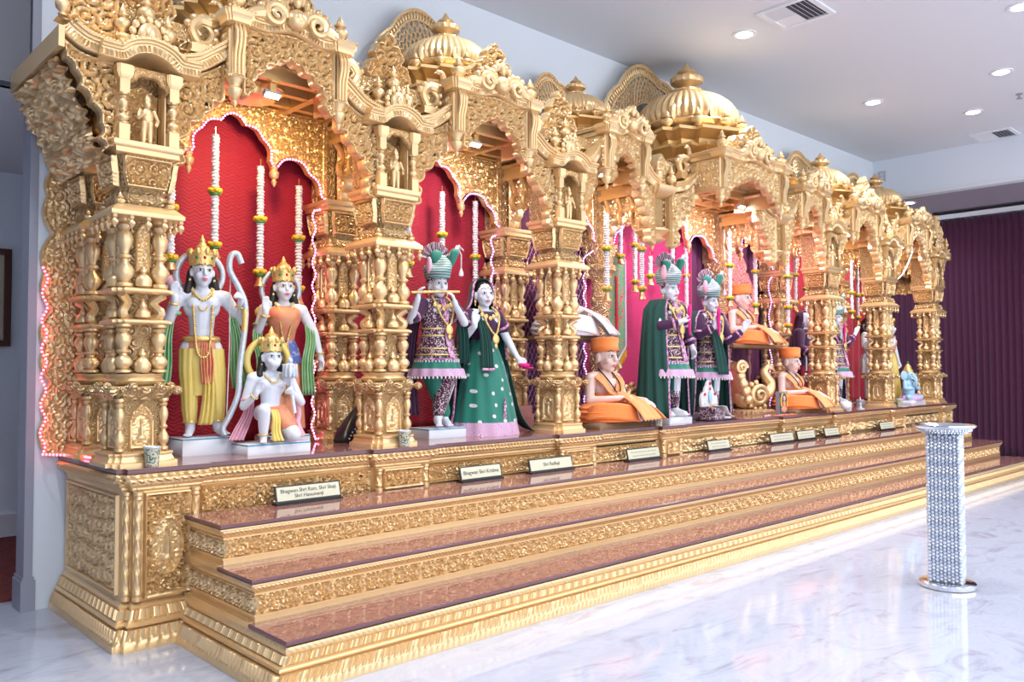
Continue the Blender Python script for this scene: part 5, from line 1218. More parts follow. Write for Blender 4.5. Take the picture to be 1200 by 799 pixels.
# ================================================================== statues
VOX = .0055
def remesh(o, vox, it=6):
    m = o.modifiers.new('skin', 'REMESH'); m.mode = 'VOXEL'; m.voxel_size = vox; m.use_smooth_shade = True
    s = o.modifiers.new('soften', 'SMOOTH'); s.factor = .5; s.iterations = it
def V(p): return np.array(p, float)
class Fig:
    """one statue: joints in units of H, facing -y, its own left hand towards +x"""
    def __init__(s, name, loc, rz, H, label, cat='statue', group='statues on the altar', turn=0):
        s.r = thing(name, loc, label, cat, group, rz); s.H = H; s.m = MB(); s.z0 = 0
        s.turn = np.array(Matrix.Rotation(turn,3,'Z'))      # body turned on its block
    def p(s, q): return s.turn@V(q)*s.H + V((0,0,s.z0))
    def cap(s, a, b, ra, rb): s.m.cap(s.p(a), s.p(b), ra*s.H, rb*s.H, 14, 5)
    def ell(s, c, r, mb=None): (mb or s.m).ell(s.p(c), V(r)*s.H, 16, 10, Matrix(s.turn))
    def torso(s, pelvis=(0,0,.53), chest=(0,-.005,.74), neck=(0,-.002,.85), w=1., fem=False):
        pe, ch, ne = V(pelvis), V(chest), V(neck); s.ch = ch
        s.ell(pe, (.088*w,.066,.07)); wa = pe*.5+ch*.5
        s.cap(pe, wa, .068, .060 if fem else .066); s.cap(wa, ch, .062 if fem else .070, .078); s.ell(ch, (.102*w,.068,.085))
        sh = ch+V((0,.002,.062)); s.cap(sh+V((-.10*w,0,0)), sh+V((.10*w,0,0)), .042, .042); s.cap(sh, ne+V((0,-.004,.03)), .045, .032)
        for k in (-1,1): s.ell(ch+V((k*.045,-.045,.02)), (.044,.036 if not fem else .045,.038)); s.ell(ch+V((k*.125*w,0,.052)), (.044,.042,.046))
        s.sh = {-1: sh+V((-.128*w,0,-.008)), 1: sh+V((.128*w,0,-.008))}; s.ne = ne
    def head(s, hc=None, yaw=0, pitch=0, hs=1.22, skin=None):
        hc = V(hc) if hc is not None else s.ne+V((0,-.010,.068*hs+.004)); s.hc = hc
        R_ = np.array(Matrix.Rotation(yaw,3,'Z') @ Matrix.Rotation(pitch,3,'X')); s.R = R_; s.Rw = s.turn@R_; s.hs = hs
        f = s.f
        def e(c, r): s.m.ell(f(c), V(r)*s.H*hs, 16, 12, Matrix(s.Rw))
        e((0,.006,.012),(.050,.060,.060)); e((0,-.014,-.022),(.041,.045,.046)); e((0,-.034,-.056),(.019,.018,.015))
        s.m.cap(f((0,-.058,.014)), f((0,-.068,-.011)), .0055*s.H*hs, .0095*s.H*hs, 10)
        for k in (-1,1): e((k*.021,-.038,-.016),(.020,.018,.020)); e((k*.051,.004,-.006),(.008,.016,.024))
        e((0,-.057,-.036),(.014,.008,.009))
        s.face()
    def f(s, c): return s.p(s.hc+s.R@(V(c)*s.hs))
    def face(s, mark=True):
        k_ = s.H*s.hs; R_ = Matrix(s.Rw)
        lp = MB()
        for k in (-1,1):
            ew = MB(); ed = MB(); br = MB()
            ew.ell(s.f((k*.021,-.0535,.007)), V((.0125,.0055,.0062))*k_, 12, 8, R_); ed.ell(s.f((k*.0205,-.0578,.007)), V((.0056,.0030,.0056))*k_, 10, 6, R_)
            ed.tube([s.f((k*.008,-.0580,.0105)), s.f((k*.020,-.0595,.0140)), s.f((k*.035,-.0515,.009))], .0013*k_, 5)
            br.tube([s.f((k*.009,-.0600,.0275)), s.f((k*.022,-.0565,.0345)), s.f((k*.037,-.0475,.0280))], .0018*k_, 5)
            o = ew.build('eye', M['eye_white'], s.r); ed.build('pupil', M['eye_dark'], o); br.build('eyebrow', M['hair'], s.r)
        lp.ell(s.f((0,-.0640,-.0330)), V((.0130,.0050,.0038))*k_, 12, 6, R_); lp.ell(s.f((0,-.0635,-.0392)), V((.0105,.0050,.0040))*k_, 12, 6, R_)
        lp.build('lips', M['lips'], s.r)
    def mark(s): MB().ell(s.f((0,-.0605,.036)), V((.0035,.003,.008))*s.H, 8, 6).build('forehead_mark', M['red_paint'], s.r)
    def arm(s, k, el, wr, hand, pn=(0,-1,0), curl=.2, r=1.):
        """el, wr joints; hand: pointing direction of the fingers; pn: palm normal"""
        sh = s.sh[k]; s.cap(sh, el, .038*r, .030*r); s.cap(el, wr, .031*r, .020*r)
        d = V(hand)/np.linalg.norm(hand); n = V(pn)-d*np.dot(pn,d); n /= np.linalg.norm(n); w = np.cross(d, n); wr = V(wr)
        s.cap(wr, wr+d*.02, .020*r, .021*r)
        pc = wr+d*.045
        for q in (-.014,-.005,.005,.014): s.cap(wr+d*.02+w*q*.8, wr+d*.06+w*q*1.15, .011, .0095)
        for i, L in enumerate((.040,.046,.043,.034)):
            b = wr+d*.062+w*(.018-.012*i); c = b+d*L*.5*math.cos(curl)+n*L*.5*math.sin(curl); e = c+d*L*.5*math.cos(curl*2.2)+n*L*.5*math.sin(curl*2.2)
            s.cap(b, c, .0074, .0068); s.cap(c, e, .0068, .0056)
        tw = w*(1 if k < 0 else -1)*(1 if np.dot(np.cross(d, n), w) > 0 else -1)
        b = wr+d*.028+tw*.018; c = b+d*.022+tw*.014+n*.006; s.cap(b, c, .0088, .0078); s.cap(c, c+d*.022+n*.005, .0075, .006)
        s.hand = pc
        return wr+d*.06
    def leg(s, hip, kn, an, toe): s.cap(hip, kn, .062, .044); s.cap(kn, V(kn)*.6+V(an)*.4, .044, .040); s.cap(V(kn)*.6+V(an)*.4, an, .040, .027); s.foot(an, toe)
    def foot(s, an, toe):
        an, toe = V(an), V(toe); s.cap(an, an*.35+toe*.65+V((0,0,-.004)), .028, .022); s.cap(an*.35+toe*.65, toe, .024, .014)
        d = toe-an; d[2] = 0; d /= np.linalg.norm(d)+1e-9; w = V((-d[1], d[0], 0))
        for i in range(5): s.cap(toe+w*(i-2)*.009, toe+w*(i-2)*.010+d*.014, .0075, .006)
    def finish(s, mt, vox=None, name='body'):
        o = s.m.build(name, mt, s.r); remesh(o, vox or VOX); return o
    def part(s, mb, name, mt, par=None, sol=0):
        o = mb.build(name, mt, par or s.r, 60)
        if sol: md = o.modifiers.new('thick','SOLIDIFY'); md.thickness = sol; md.offset = 0
        return o
    # ---- dress helpers (units of H)
    def loft(s, rings, n=72, folds=0, amp=0., ph=0., wrap=0):
        """rings: (cx,cy,z,rx,ry[,foldscale])"""
        t = np.arange(n)*2*PI/n; L = []
        if wrap:
            A = np.array(rings); x = np.linspace(0, len(A)-1, 34); rings = [tuple(np.interp(xx, range(len(A)), A[:,i]) for i in range(5)) for xx in x]
        for q in rings:
            fs = q[5] if len(q) > 5 else 1; k = 1+amp*fs*np.sin(folds*t+ph+q[2]*3)+wrap*np.sin(q[2]/.030*2*PI+2.2*np.sin(2*t+.6)+1.3*np.sin(3*t))*(.55+.45*np.sin(2*t+1))
            L.append(np.stack([(q[0]+q[3]*k*np.cos(t))*s.H, (q[1]+q[4]*k*np.sin(t))*s.H, np.full(n, q[2]*s.H)], 1)@s.turn.T + V((0,0,s.z0)))
        if L[0][0][2] > L[-1][0][2]: L = L[::-1]
        return MB().rings(L)
    def ribbon(s, path, width, wdir=(1,0,0), pleats=5, amp=.006, n=24, ndir=(0,-1,0)):
        P = spline([V(q) for q in path], 6); m = len(P); W = np.interp(np.linspace(0,1,m), np.linspace(0,1,len(width)), width); t = np.linspace(-.5,.5,n)
        wd = np.array([V(wdir)]*m) if not isinstance(wdir, list) else np.stack([np.interp(np.linspace(0,1,m), np.linspace(0,1,len(wdir)), [w[i] for w in wdir]) for i in range(3)], 1)
        nd = V(ndir)
        G = np.array([[s.p(P[i]+wd[i]*W[i]*u+nd*amp*math.cos(u*2*PI*pleats)) for u in t] for i in range(m)])
        return MB().grid(G)
    def chain(s, pts, r, mt='crown_gold', name='necklace', bead=True):
        P = np.array([s.p(q) for q in spline([V(q) for q in pts], 8)]); m = MB()
        d = np.r_[0, np.cumsum(np.linalg.norm(np.diff(P,axis=0),axis=1))]; K = max(6, int(d[-1]/(r*s.H*1.5)))
        for x in np.linspace(0, d[-1], K): m.ell([np.interp(x,d,P[:,i]) for i in range(3)], (r*s.H,)*3, 7, 5)
        m.tube(P, r*s.H*.5, 6)
        return s.part(m, name, M[mt])
    def crown(s, h=.13, r=.055):
        k = s.H*s.hs; c = s.f((0,.004,.030)); R4 = Matrix.Translation(Vector(c)) @ Matrix(s.Rw).to_4x4()
        m = MB().lathe([(r*1.02*k,0),(r*1.06*k,.008*k),(r*1.03*k,.014*k),(r*1.08*k,.05*k),(r*1.10*k,.062*k),(r*.85*k,.066*k),(r*.60*k,.085*k),(r*.62*k,.092*k),(r*.36*k,.10*k),(r*.22*k,h*.85*k),(r*.26*k,h*.88*k),(r*.16*k,h*.93*k),(r*.05*k,h*1.06*k)], 24)
        for q in range(9):
            a = q*2*PI/9; m.ell((r*1.08*k*math.cos(a), r*1.08*k*math.sin(a), .064*k), (.012*k,.012*k,.018*k), 8, 6)
        o = s.part(MB().merge(m, R4), 'crown', M['crown_gold'])
        for q, c_ in ((0,'jewel_red'),(1,'jewel_green'),(-1,'jewel_green')):
            a = -PI/2+q*.6; s.part(MB().merge(MB().ell((r*1.07*k*math.cos(a), r*1.07*k*math.sin(a), .036*k), (.007*k,.005*k,.008*k), 8, 6), R4), 'jewel', M[c_], o)
    def hair(s, long=True):
        m = MB(); k = s.H*s.hs
        m.ell(s.f((0,.016,.014)), V((.054,.056,.058))*k, 16, 10)
        for q in (-1,1):
            m.cap(s.f((q*.048,.012,.0)), s.f((q*.056,.006,-.05)), .018*k, .020*k); m.cap(s.f((q*.056,.006,-.05)), s.f((q*.068,-.002,-.088)), .020*k, .017*k); m.ell(s.f((q*.066,-.006,-.092)), V((.022,.018,.016))*k)
        m.cap(s.f((0,.04,0)), s.f((0,.045,-.10)), .05*k, .05*k)
        o = s.part(m, 'hair', M['hair']); remesh(o, .008, 3)
    def earrings(s):
        for q in (-1,1):
            m = MB(); m.ell(s.f((q*.055,-.006,-.038)), V((.011,.007,.013))*s.H, 8, 6); m.ell(s.f((q*.055,-.006,-.054)), V((.006,.006,.009))*s.H, 8, 6); s.part(m, 'earring', M['crown_gold'])
    def bangle(s, c, d, r, name='bangle', mt='crown_gold', th=.006):
        c, d = V(c), V(d)/np.linalg.norm(d); u = np.cross(d, (0,0,1.)); u = u/np.linalg.norm(u) if np.linalg.norm(u) > .1 else V((1,0,0)); v = np.cross(d,u)
        a = np.linspace(0,2*PI,21); s.part(MB().tube([s.p(c+r*(math.cos(t)*u+math.sin(t)*v)) for t in a], th*s.H, 8), name, M[mt])
    def turban(s):
        k = s.H*s.hs*1.10; R4 = Matrix.Translation(Vector(s.f((0,.008,.052)))) @ Matrix(s.Rw).to_4x4()
        t = np.arange(48)*2*PI/48; L = []
        for i, (r, z) in enumerate([(.052,-.016),(.060,-.014),(.064,-.006),(.062,.0),(.067,.008),(.065,.014),(.070,.022),(.068,.028),(.072,.036),(.069,.042),(.069,.050),(.062,.058),(.058,.064),(.042,.074),(.020,.080)]):
            L.append(np.stack([r*k*np.cos(t), r*1.08*k*np.sin(t), z*k+(.014*np.cos(t)+.014*np.sin(t))*k*(z+.03)/.06],1))
        o = s.part(MB().merge(MB().rings(L), R4), 'turban', M['turban'])
        m = MB(); P = []
        for q in np.linspace(.45,1.,8): P.append([(.080*q*k*math.cos(a), .022*k+.004*k*math.sin(16*a), .078*k+.088*q*k*math.sin(a)) for a in np.linspace(.05,PI-.05,60)])
        s.part(MB().merge(m.grid(P), R4), 'fan_crest', M['fan'], o, .004)
        s.part(MB().merge(MB().ell((0,.012*k,.088*k),(.040*k,.02*k,.040*k),14,8), R4), 'teal_fan_heart', M['green_silk'], o)
        P = [[(.075*k*u+.0*k, -.02*k-.05*k*(1-u*u)+.01*k, .012*k+.05*k*u+.02*k*v) for v in np.linspace(-.7,.7,4)] for u in np.linspace(-.9,1.,14)]
        s.part(MB().merge(MB().grid(P), R4), 'sash_band', M['embroidery'], o, .006)
        q = MB(); q.cap((.068*k,-.01*k,.06*k),(.085*k,-.01*k,.115*k),.016*k,.024*k); s.part(MB().merge(q, R4), 'teal_tuft', M['green_silk'], o)
        q = MB()
        for i in range(7): q.tube([(.07*k,-.01*k,.09*k),(.088*k+.004*i*k,-.012*k,.13*k+.004*i*k),(.098*k+.006*i*k,-.012*k,.155*k-.004*i*k)], [.004*k,.006*k,.003*k], 6)
        s.part(MB().merge(q, R4), 'plume', M['white_trim'], o)
        q = MB(); q.tube([(.105*k,-.012*k,.14*k),(.122*k,-.012*k,.11*k),(.124*k,-.012*k,.04*k)], .0035*k, 6); q.lathe([(.004*k,.04*k),(.011*k,.02*k),(.013*k,.005*k),(.004*k,0)],10,(.124*k,-.012*k,-.0*k))
        s.part(MB().merge(q, R4), 'tassel', M['white_trim'], o)
        q = MB(); q.ell((-.06*k,-.03*k,.045*k),(.014*k,.02*k,.042*k),10,8); s.part(MB().merge(q, R4), 'pink_tuck', M['pink_paint'], o)
    def block(s, hx, hy, h, blue=True):
        m = MB().rings([[(-hx+i,-hy+i,z),(hx-i,-hy+i,z),(hx-i,hy-i,z),(-hx+i,hy-i,z)] for i,z in [(0,0),(0,h-.004),(.004,h)]]); o = s.part(m, 'block', M['plinth_white'])
        if blue:
            e = MB(); e.box(-hx-.001,hx+.001,-hy-.001,hy+.001,h-.010,h-.003); s.part(e, 'blue_edge', M['blue_line'], o)
        s.z0 = h
    def halo(s, R_, r, mt, c=(0,.05,.0)):
        a = np.linspace(0, 2*PI, 61); s.part(MB().tube([s.f((c[0]+R_*math.cos(t), c[1], c[2]+R_*math.sin(t))) for t in a], r*s.H, 12), 'halo', M[mt])

# ---- 1: standing statue with the bow
g = Fig('statue', (.295, 1.60, CZ), 0, 1.03, 'tall pale bare chested statue with yellow drape holding a bow', turn=-0.3)
g.block(.15, .115, .10)
g.torso(); g.head(yaw=.12); g.arm(-1, (-.175,-.03,.665), (-.150,-.10,.765), (-.02,-.02,1), (0,-1,0), .12); g.arm(1, (.215,-.0,.665), (.205,-.085,.755), (-.10,-.5,.55), (-.6,-.4,.3), .9)
g.leg((-.055,0,.50),(-.062,-.02,.28),(-.055,.0,.045),(-.075,-.085,.016)); g.leg((.055,0,.50),(.085,-.015,.28),(.095,.02,.045),(.13,-.06,.016))
g.finish(M['white_marble']); g.mark(); g.hair(); g.crown(.14); g.earrings(); g.halo(.105,.019,'silver',(0,.055,-.005))
m = g.loft([(-.005,0,.575,.075,.062),(-.0,0,.54,.094,.076),(0,0,.50,.105,.082),(0,-.002,.46,.108,.084)], folds=14, amp=.02); g.part(m, 'waist_drape', M['orange_paint'])
m = g.loft([(-.058,-.005,.50,.064,.078),(-.062,-.012,.38,.060,.062),(-.062,-.016,.28,.050,.052),(-.060,-.01,.16,.044,.046),(-.056,-.002,.08,.036,.038)], folds=11, amp=.035); g.part(m, 'yellow_drape', M['yellow_paint'])
m = g.loft([(.058,-.005,.50,.064,.078),(.072,-.01,.38,.060,.062),(.084,-.012,.28,.050,.052),(.090,.0,.16,.044,.046),(.095,.015,.085,.036,.038)], folds=11, amp=.035, ph=1); g.part(m, 'yellow_drape', M['yellow_paint'])
m = g.loft([(0,-.004,.50,.110,.084),(.004,-.008,.42,.116,.080),(.008,-.012,.34,.108,.068),(.004,-.014,.27,.098,.058),(-.004,-.014,.235,.088,.052)], folds=9, amp=.025, wrap=.012); g.part(m, 'yellow_drape', M['yellow_paint'])
g.part(g.ribbon([(.03,-.075,.40),(.035,-.085,.28),(.03,-.075,.16),(.02,-.065,.07)], [.05,.06,.07,.08], pleats=3, amp=.009), 'yellow_pleats', M['yellow_paint'], None, .006)
g.part(g.ribbon([(.02,-.085,.53),(.022,-.098,.42),(.026,-.085,.30)], [.05,.07,.055], pleats=4, amp=.008), 'front_sash', M['orange_paint'], None, .006)
a = np.linspace(0,2*PI,31); g.part(MB().tube([g.p((.090*math.cos(t),.076*math.sin(t),.555)) for t in a], .016*g.H, 8), 'belt', M['crown_gold'])
for c_, r_, z_ in (((-.056,-.002),.038,.084),((.095,.015),.038,.088)): g.part(MB().tube([g.p((c_[0]+r_*math.cos(t), c_[1]+r_*1.05*math.sin(t), z_)) for t in a], .006*g.H, 6), 'drape_hem', M['crown_gold'])
for sg in (-1,1): g.part(g.ribbon([(sg*.165,-.02,.68),(sg*.19,-.03,.56),(sg*.20,-.02,.40),(sg*.225,-.01,.27)], [.04,.06,.085,.11], pleats=4, amp=.009), 'green_scarf', M['green_paint'], None, .006)
g.bangle((-.155,-.02,.70),(.1,0,1),.036,'armlet','green_paint',.011); g.bangle((-.152,-.095,.752),(.1,-.4,1),.026); g.bangle((.206,-.078,.742),(0,-.4,1),.027)
g.chain([(-.052,-.02,.845),(-.052,-.075,.75),(-.045,-.078,.62),(-.03,-.10,.48),(0,-.105,.45),(.03,-.10,.48),(.045,-.078,.62),(.052,-.075,.75),(.052,-.02,.845)], .0085, name='long_garland'); g.chain([(-.06,-.02,.84),(-.035,-.07,.80),(0,-.082,.775),(.035,-.07,.80),(.06,-.02,.84)], .009)
g.chain([(-.045,-.05,.80),(-.02,-.082,.73),(0,-.085,.715),(.02,-.082,.73),(.045,-.05,.80)], .005)
P = spline([(.205,-.10,.99),(.180,-.10,1.045),(.145,-.10,1.03),(.140,-.10,.95),(.185,-.10,.86),(.225,-.10,.76),(.225,-.10,.62),(.20,-.10,.40),(.19,-.10,.24),(.145,-.10,.12),(.11,-.10,.05),(.12,-.10,.01)],8)
bw = g.part(MB().tube([g.p(q) for q in P], .017*g.H, 10), 'bow', M['silver'])
g.part(MB().tube([g.p((.222,-.10,.60)), g.p((.226,-.10,.66)), g.p((.226,-.10,.73))], .018*g.H, 10), 'bow_grip', M['crown_gold'], bw)
g.part(MB().tube([g.p((.145,-.085,.96)), g.p((.145,-.07,.5)), g.p((.13,-.09,.07))], .003*g.H, 6), 'bowstring', M['white_trim'], bw)
q = MB().lathe([(.022*g.H,0),(.026*g.H,.08*g.H),(.030*g.H,.14*g.H)], 14); qv = g.part(MB().merge(q, Matrix.Translation(Vector(g.p((-.115,.06,.79)))) @ Matrix.Rotation(-.55,4,'Y')), 'quiver', M['pink_paint'])
q = MB(); [q.cap((x*g.H,y*g.H,.13*g.H),(x*g.H*1.3,y*g.H,.185*g.H),.008*g.H,.011*g.H) for x,y in ((-.014,0),(.014,0),(0,.014),(0,-.014))]; g.part(MB().merge(q, Matrix.Translation(Vector(g.p((-.115,.06,.79)))) @ Matrix.Rotation(-.55,4,'Y')), 'arrow_feathers', M['green_paint'], qv)

# ---- 2: standing statue with orange bodice
g = Fig('statue', (.905, 1.76, CZ), 0, 1.02, 'pale standing statue with orange bodice and blue skirt band beside the red lights', turn=-0.3)
g.block(.14, .11, .07)
g.torso(fem=True, w=.92); g.head(yaw=.12); g.arm(-1, (-.16,-.03,.665), (-.125,-.10,.765), (-.02,-.02,1), (0,-1,0), .12); g.arm(1, (.195,-.01,.655), (.235,-.03,.50), (.1,-.1,-1), (-.8,-.4,0), .4)
for k in (-1,1): g.leg((k*.05,0,.50),(k*.055,-.01,.28),(k*.055,.0,.045),(k*.07,-.085,.016))
g.finish(M['white_marble']); g.mark(); g.hair(); g.crown(.13); g.earrings(); g.halo(.10,.018,'silver',(0,.055,-.005))
g.part(g.loft([(0,-.004,.60,.070,.062),(0,-.010,.67,.082,.076),(0,-.022,.74,.110,.102),(0,-.014,.795,.104,.088),(0,0,.82,.08,.055)]), 'bodice', M['orange_paint'])
g.part(g.loft([(0,0,.60,.074,.064),(0,0,.55,.098,.080),(0,0,.48,.118,.092),(0,0,.455,.12,.094)], folds=10, amp=.02), 'blue_hip_band', M['blue_paint'])
g.part(g.loft([(0,0,.46,.112,.088),(0,0,.30,.125,.10),(0,0,.12,.135,.11),(0,0,.04,.14,.115)], folds=16, amp=.05), 'skirt', M['orange_paint'])
for sg in (-1,1): g.part(g.ribbon([(sg*.16,-.02,.70),(sg*.165,-.05,.60),(sg*.14,-.08,.45),(sg*.15,-.08,.25)], [.05,.06,.07,.08], pleats=4, amp=.009), 'green_scarf', M['green_paint'], None, .006)
g.part(g.ribbon([(0,-.095,.58),(.004,-.12,.45),(.008,-.13,.25)], [.03,.05,.055], pleats=3, amp=.006), 'gold_front_sash', M['crown_gold'], None, .006)
g.bangle((-.148,-.03,.70),(.1,0,1),.036,'armlet','green_paint',.011); g.bangle((-.128,-.095,.752),(.1,-.4,1),.026); g.bangle((.232,-.03,.52),(.2,0,-1),.024)
g.chain([(-.06,-.02,.84),(-.038,-.075,.80),(0,-.09,.775),(.038,-.075,.80),(.06,-.02,.84)], .009); g.chain([(-.05,-.03,.84),(-.04,-.098,.74),(-.022,-.085,.64),(0,-.10,.56),(.022,-.085,.64),(.04,-.098,.74),(.05,-.03,.84)], .007, name='long_garland')
g.part(MB().cap(g.p((-.07,.03,.80)), g.p((-.135,.02,.78)), .045*g.H, .04*g.H), 'yellow_shoulder_cloth', M['yellow_paint'])

# ---- 3: kneeling statue with the mace
g = Fig('statue', (.635, 1.40, CZ), 0, .86, 'small pale kneeling statue with a round mace and yellow halo in front of the pair', turn=-0.22)
g.block(.20, .125, .062)
g.torso(pelvis=(0,.0,.20), chest=(0,-.015,.385), neck=(0,-.015,.49)); g.head(yaw=.10, hs=1.3)
mu = g.m; mu.ell(g.f((0,-.052,-.032)), V((.030,.026,.024))*g.H*1.3, 14, 10)
g.arm(-1, (-.185,-.02,.25), (-.125,-.10,.33), (.25,-.3,.8), (0,-1,.2), .2); g.arm(1, (.205,-.04,.27), (.125,-.12,.33), (-.5,-.4,.5), (-.3,-.6,.2), .9)
g.leg((-.06,-.02,.20),(-.085,-.17,.225),(-.08,-.135,.035),(-.095,-.20,.014)); g.cap((.06,-.02,.18),(.12,-.17,.055),.066,.05); g.cap((.12,-.17,.055),(.10,.03,.045),.046,.034); g.foot((.10,.03,.04),(.10,.10,.014))
g.finish(M['white_marble']); g.mark(); g.hair(); g.crown(.13,.054); g.earrings(); g.halo(.112,.024,'yellow_paint',(0,.06,-.015))
a_ = g.loft([(0,0,.165,.085,.08),(0,-.005,.21,.098,.082),(0,-.005,.245,.085,.074)], folds=12, amp=.03); g.part(a_, 'loincloth', M['orange_paint'])
g.part(MB().cap(g.p((.065,-.05,.18)), g.p((.10,-.12,.11)), .078*g.H, .060*g.H), 'orange_thigh_cloth', M['orange_paint'])
g.part(g.ribbon([(.01,-.085,.225),(.005,-.15,.16),(.0,-.165,.08),(.01,-.19,.015)], [.05,.055,.06,.075], pleats=3, amp=.007), 'yellow_sash', M['yellow_paint'], None, .006)
g.part(g.ribbon([(-.13,.04,.30),(-.14,.05,.20),(-.19,.02,.10),(-.24,-.03,.02)], [.05,.07,.09,.10], pleats=4, amp=.009), 'pink_scarf', M['pink_paint'], None, .006)
g.part(MB().tube([g.p(q) for q in spline([(.17,-.02,.30),(.20,.0,.20),(.19,-.01,.12),(.22,-.04,.03)],6)], .022*g.H, 8), 'pink_scarf', M['pink_paint'])
g.bangle((-.155,-.015,.30),(-.2,0,1),.040,'armlet','pink_paint',.014); g.bangle((-.132,-.092,.32),(.4,-.5,.6),.026); g.bangle((-.082,-.14,.06),(0,0,1),.034,'anklet')
g.chain([(-.06,-.03,.475),(-.04,-.085,.44),(0,-.10,.41),(.04,-.085,.44),(.06,-.03,.475)], .008)
mc = MB(); mc.tube([g.p((.13,-.155,.20)), g.p((.115,-.13,.34)), g.p((.11,-.12,.43))], .011*g.H, 10); mc = g.part(mc, 'mace', M['white_marble'])
q = MB(); q.ell(g.p((.105,-.115,.49)), V((.052,.052,.058))*g.H, 18, 12)
for k in range(10): a = k*PI/5; q.cap(g.p((.105+.045*math.cos(a),-.115+.045*math.sin(a),.455)), g.p((.105+.042*math.cos(a),-.115+.042*math.sin(a),.53)), .012*g.H, .010*g.H)
q.ell(g.p((.105,-.115,.56)), V((.02,.02,.025))*g.H, 10, 8); g.part(q, 'mace_head', M['silver'], mc)

# ---- robed pair helpers
def coat(g, hem=.42, skirt=.33, flare=1., w=1.):
    c = g.part(g.loft([(0,-.002,.86,.052,.046),(0,-.002,.835,.085*w,.060),(0,-.006,.80,.125*w,.074),(0,-.008,.74,.126*w,.090),(0,-.004,.66,.110*w,.086),(0,0,.60,.106*w,.086),(0,0,.53,.125*flare,.108*flare),(0,0,hem,.150*flare,.132*flare)], folds=8, amp=.012), 'coat', M['embroidery'])
    a = np.linspace(0,2*PI,49); g.part(MB().tube([g.p((.151*flare*math.cos(t),.133*flare*math.sin(t),hem+.004)) for t in a], .007*g.H, 6), 'coat_hem', M['pink_trim'], c)
    m = MB()
    for t in np.linspace(0,2*PI,42)[:-1]: m.ell(g.p((.150*flare*math.cos(t),.132*flare*math.sin(t),hem-.008)), (.007*g.H,.007*g.H,.010*g.H), 6, 5)
    g.part(m, 'pearl_fringe', M['white_trim'], c)
    g.part(g.ribbon([(.0,-.062,.845),(.01,-.096,.75),(.012,-.094,.64),(.02,-.118,.53),(.03,-.142,hem+.01)], [.035,.035,.03,.035,.045], pleats=0, amp=0), 'front_trim', M['pink_trim'], c, .006)
    for z_, rx_, ry_ in ((.645,.110,.088),(.60,.108,.088),(.515,.131,.113),(hem+.035,.146*flare,.128*flare)):
        g.part(MB().tube([g.p((rx_*math.cos(t)*1.012, ry_*math.sin(t)*1.012, z_)) for t in a], .0055*g.H, 6), 'coat_band', M['crown_gold'], c)
    k = g.part(g.loft([(0,0,hem+.03,.138*flare,.120*flare),(0,0,.5*(hem+skirt),.165*flare,.148*flare),(0,0,skirt+.045,.182*flare,.165*flare)], folds=14, amp=.03), 'green_skirt', M['green_silk'])
    g.part(g.loft([(0,0,skirt+.050,.180*flare,.163*flare),(0,0,skirt+.03,.188*flare,.171*flare),(0,0,skirt,.196*flare,.178*flare)], folds=14, amp=.03), 'skirt_border', M['pink_embroidery'], k)
    m = MB()
    for t in np.linspace(0,2*PI,46)[:-1]: m.ell(g.p((.196*flare*math.cos(t),.178*flare*math.sin(t),skirt-.008)), (.007*g.H,.007*g.H,.010*g.H), 6, 5)
    g.part(m, 'skirt_fringe', M['white_trim'], k)
def sleeve(g, a, b, r0, r1, mt='dark_velvet', cuff=True):
    g.part(MB().cap(g.p(a), g.p(b), r0*g.H, r1*g.H, 16, 5), 'sleeve', M[mt])
    if cuff: d = V(b)-V(a); g.bangle(V(b)-d*.12, d, r1*1.02, 'cuff', 'pink_trim', .010)
def gold_necklaces(g):
    g.chain([(-.055,-.03,.855),(-.06,-.085,.80),(-.03,-.105,.72),(.02,-.112,.665),(.055,-.10,.72),(.07,-.085,.80),(.055,-.03,.855)], .009, name='necklace')
    m = MB(); m.ell(g.p((.022,-.118,.635)), V((.030,.010,.034))*g.H, 12, 8); m.ell(g.p((.022,-.118,.59)), V((.014,.008,.02))*g.H, 8, 6); g.part(m, 'pendant', M['crown_gold'])
    m = MB()
    for k in range(5): m.ell(g.p((-.07+.03*k,-.088-.006*(2-abs(k-2)),.80-.012*(2-abs(k-2)))), V((.017,.007,.017))*g.H, 10, 6)
    g.part(m, 'medallions', M['crown_gold'])

# ---- 5: flute player
g = Fig('statue', (2.04, 1.58, CZ), 0, 1.11, 'turbaned flute playing statue in an embroidered purple coat', turn=-0.08)
g.block(.17, .13, .07)
g.torso(w=.95); g.head(yaw=-.15, pitch=.05); g.arm(-1, (-.215,-.02,.70), (-.225,-.115,.815), (.05,-.2,.8), (.5,-.6,.2), .5); g.arm(1, (.15,-.10,.69), (.035,-.165,.795), (-.30,-.05,.8), (-.5,.4,0), .5)
g.leg((-.05,0,.50),(-.035,-.02,.28),(.045,-.03,.045),(.03,-.11,.016)); g.leg((.05,0,.50),(.06,-.045,.28),(-.045,-.075,.055),(-.07,-.135,.020))
g.finish(M['white_marble']); g.mark(); g.turban(); g.earrings(); coat(g, .44, .335)
sleeve(g, g.sh[-1], (-.20,-.02,.72), .056, .046); sleeve(g, g.sh[1], (.148,-.08,.71), .056, .046)
g.part(MB().cap(g.p((-.046,-.01,.36)), g.p((.036,-.028,.10)), .072*g.H, .044*g.H), 'trouser_leg', M['dotted_green']); g.part(MB().cap(g.p((.056,-.03,.34)), g.p((-.032,-.070,.11)), .070*g.H, .044*g.H), 'trouser_leg', M['embroidery'])
gold_necklaces(g)
g.part(MB().tube([g.p((-.29,-.15,.862)), g.p((-.1,-.125,.878)), g.p((.10,-.115,.89))], .0085*g.H, 10), 'flute', M['crown_gold'])
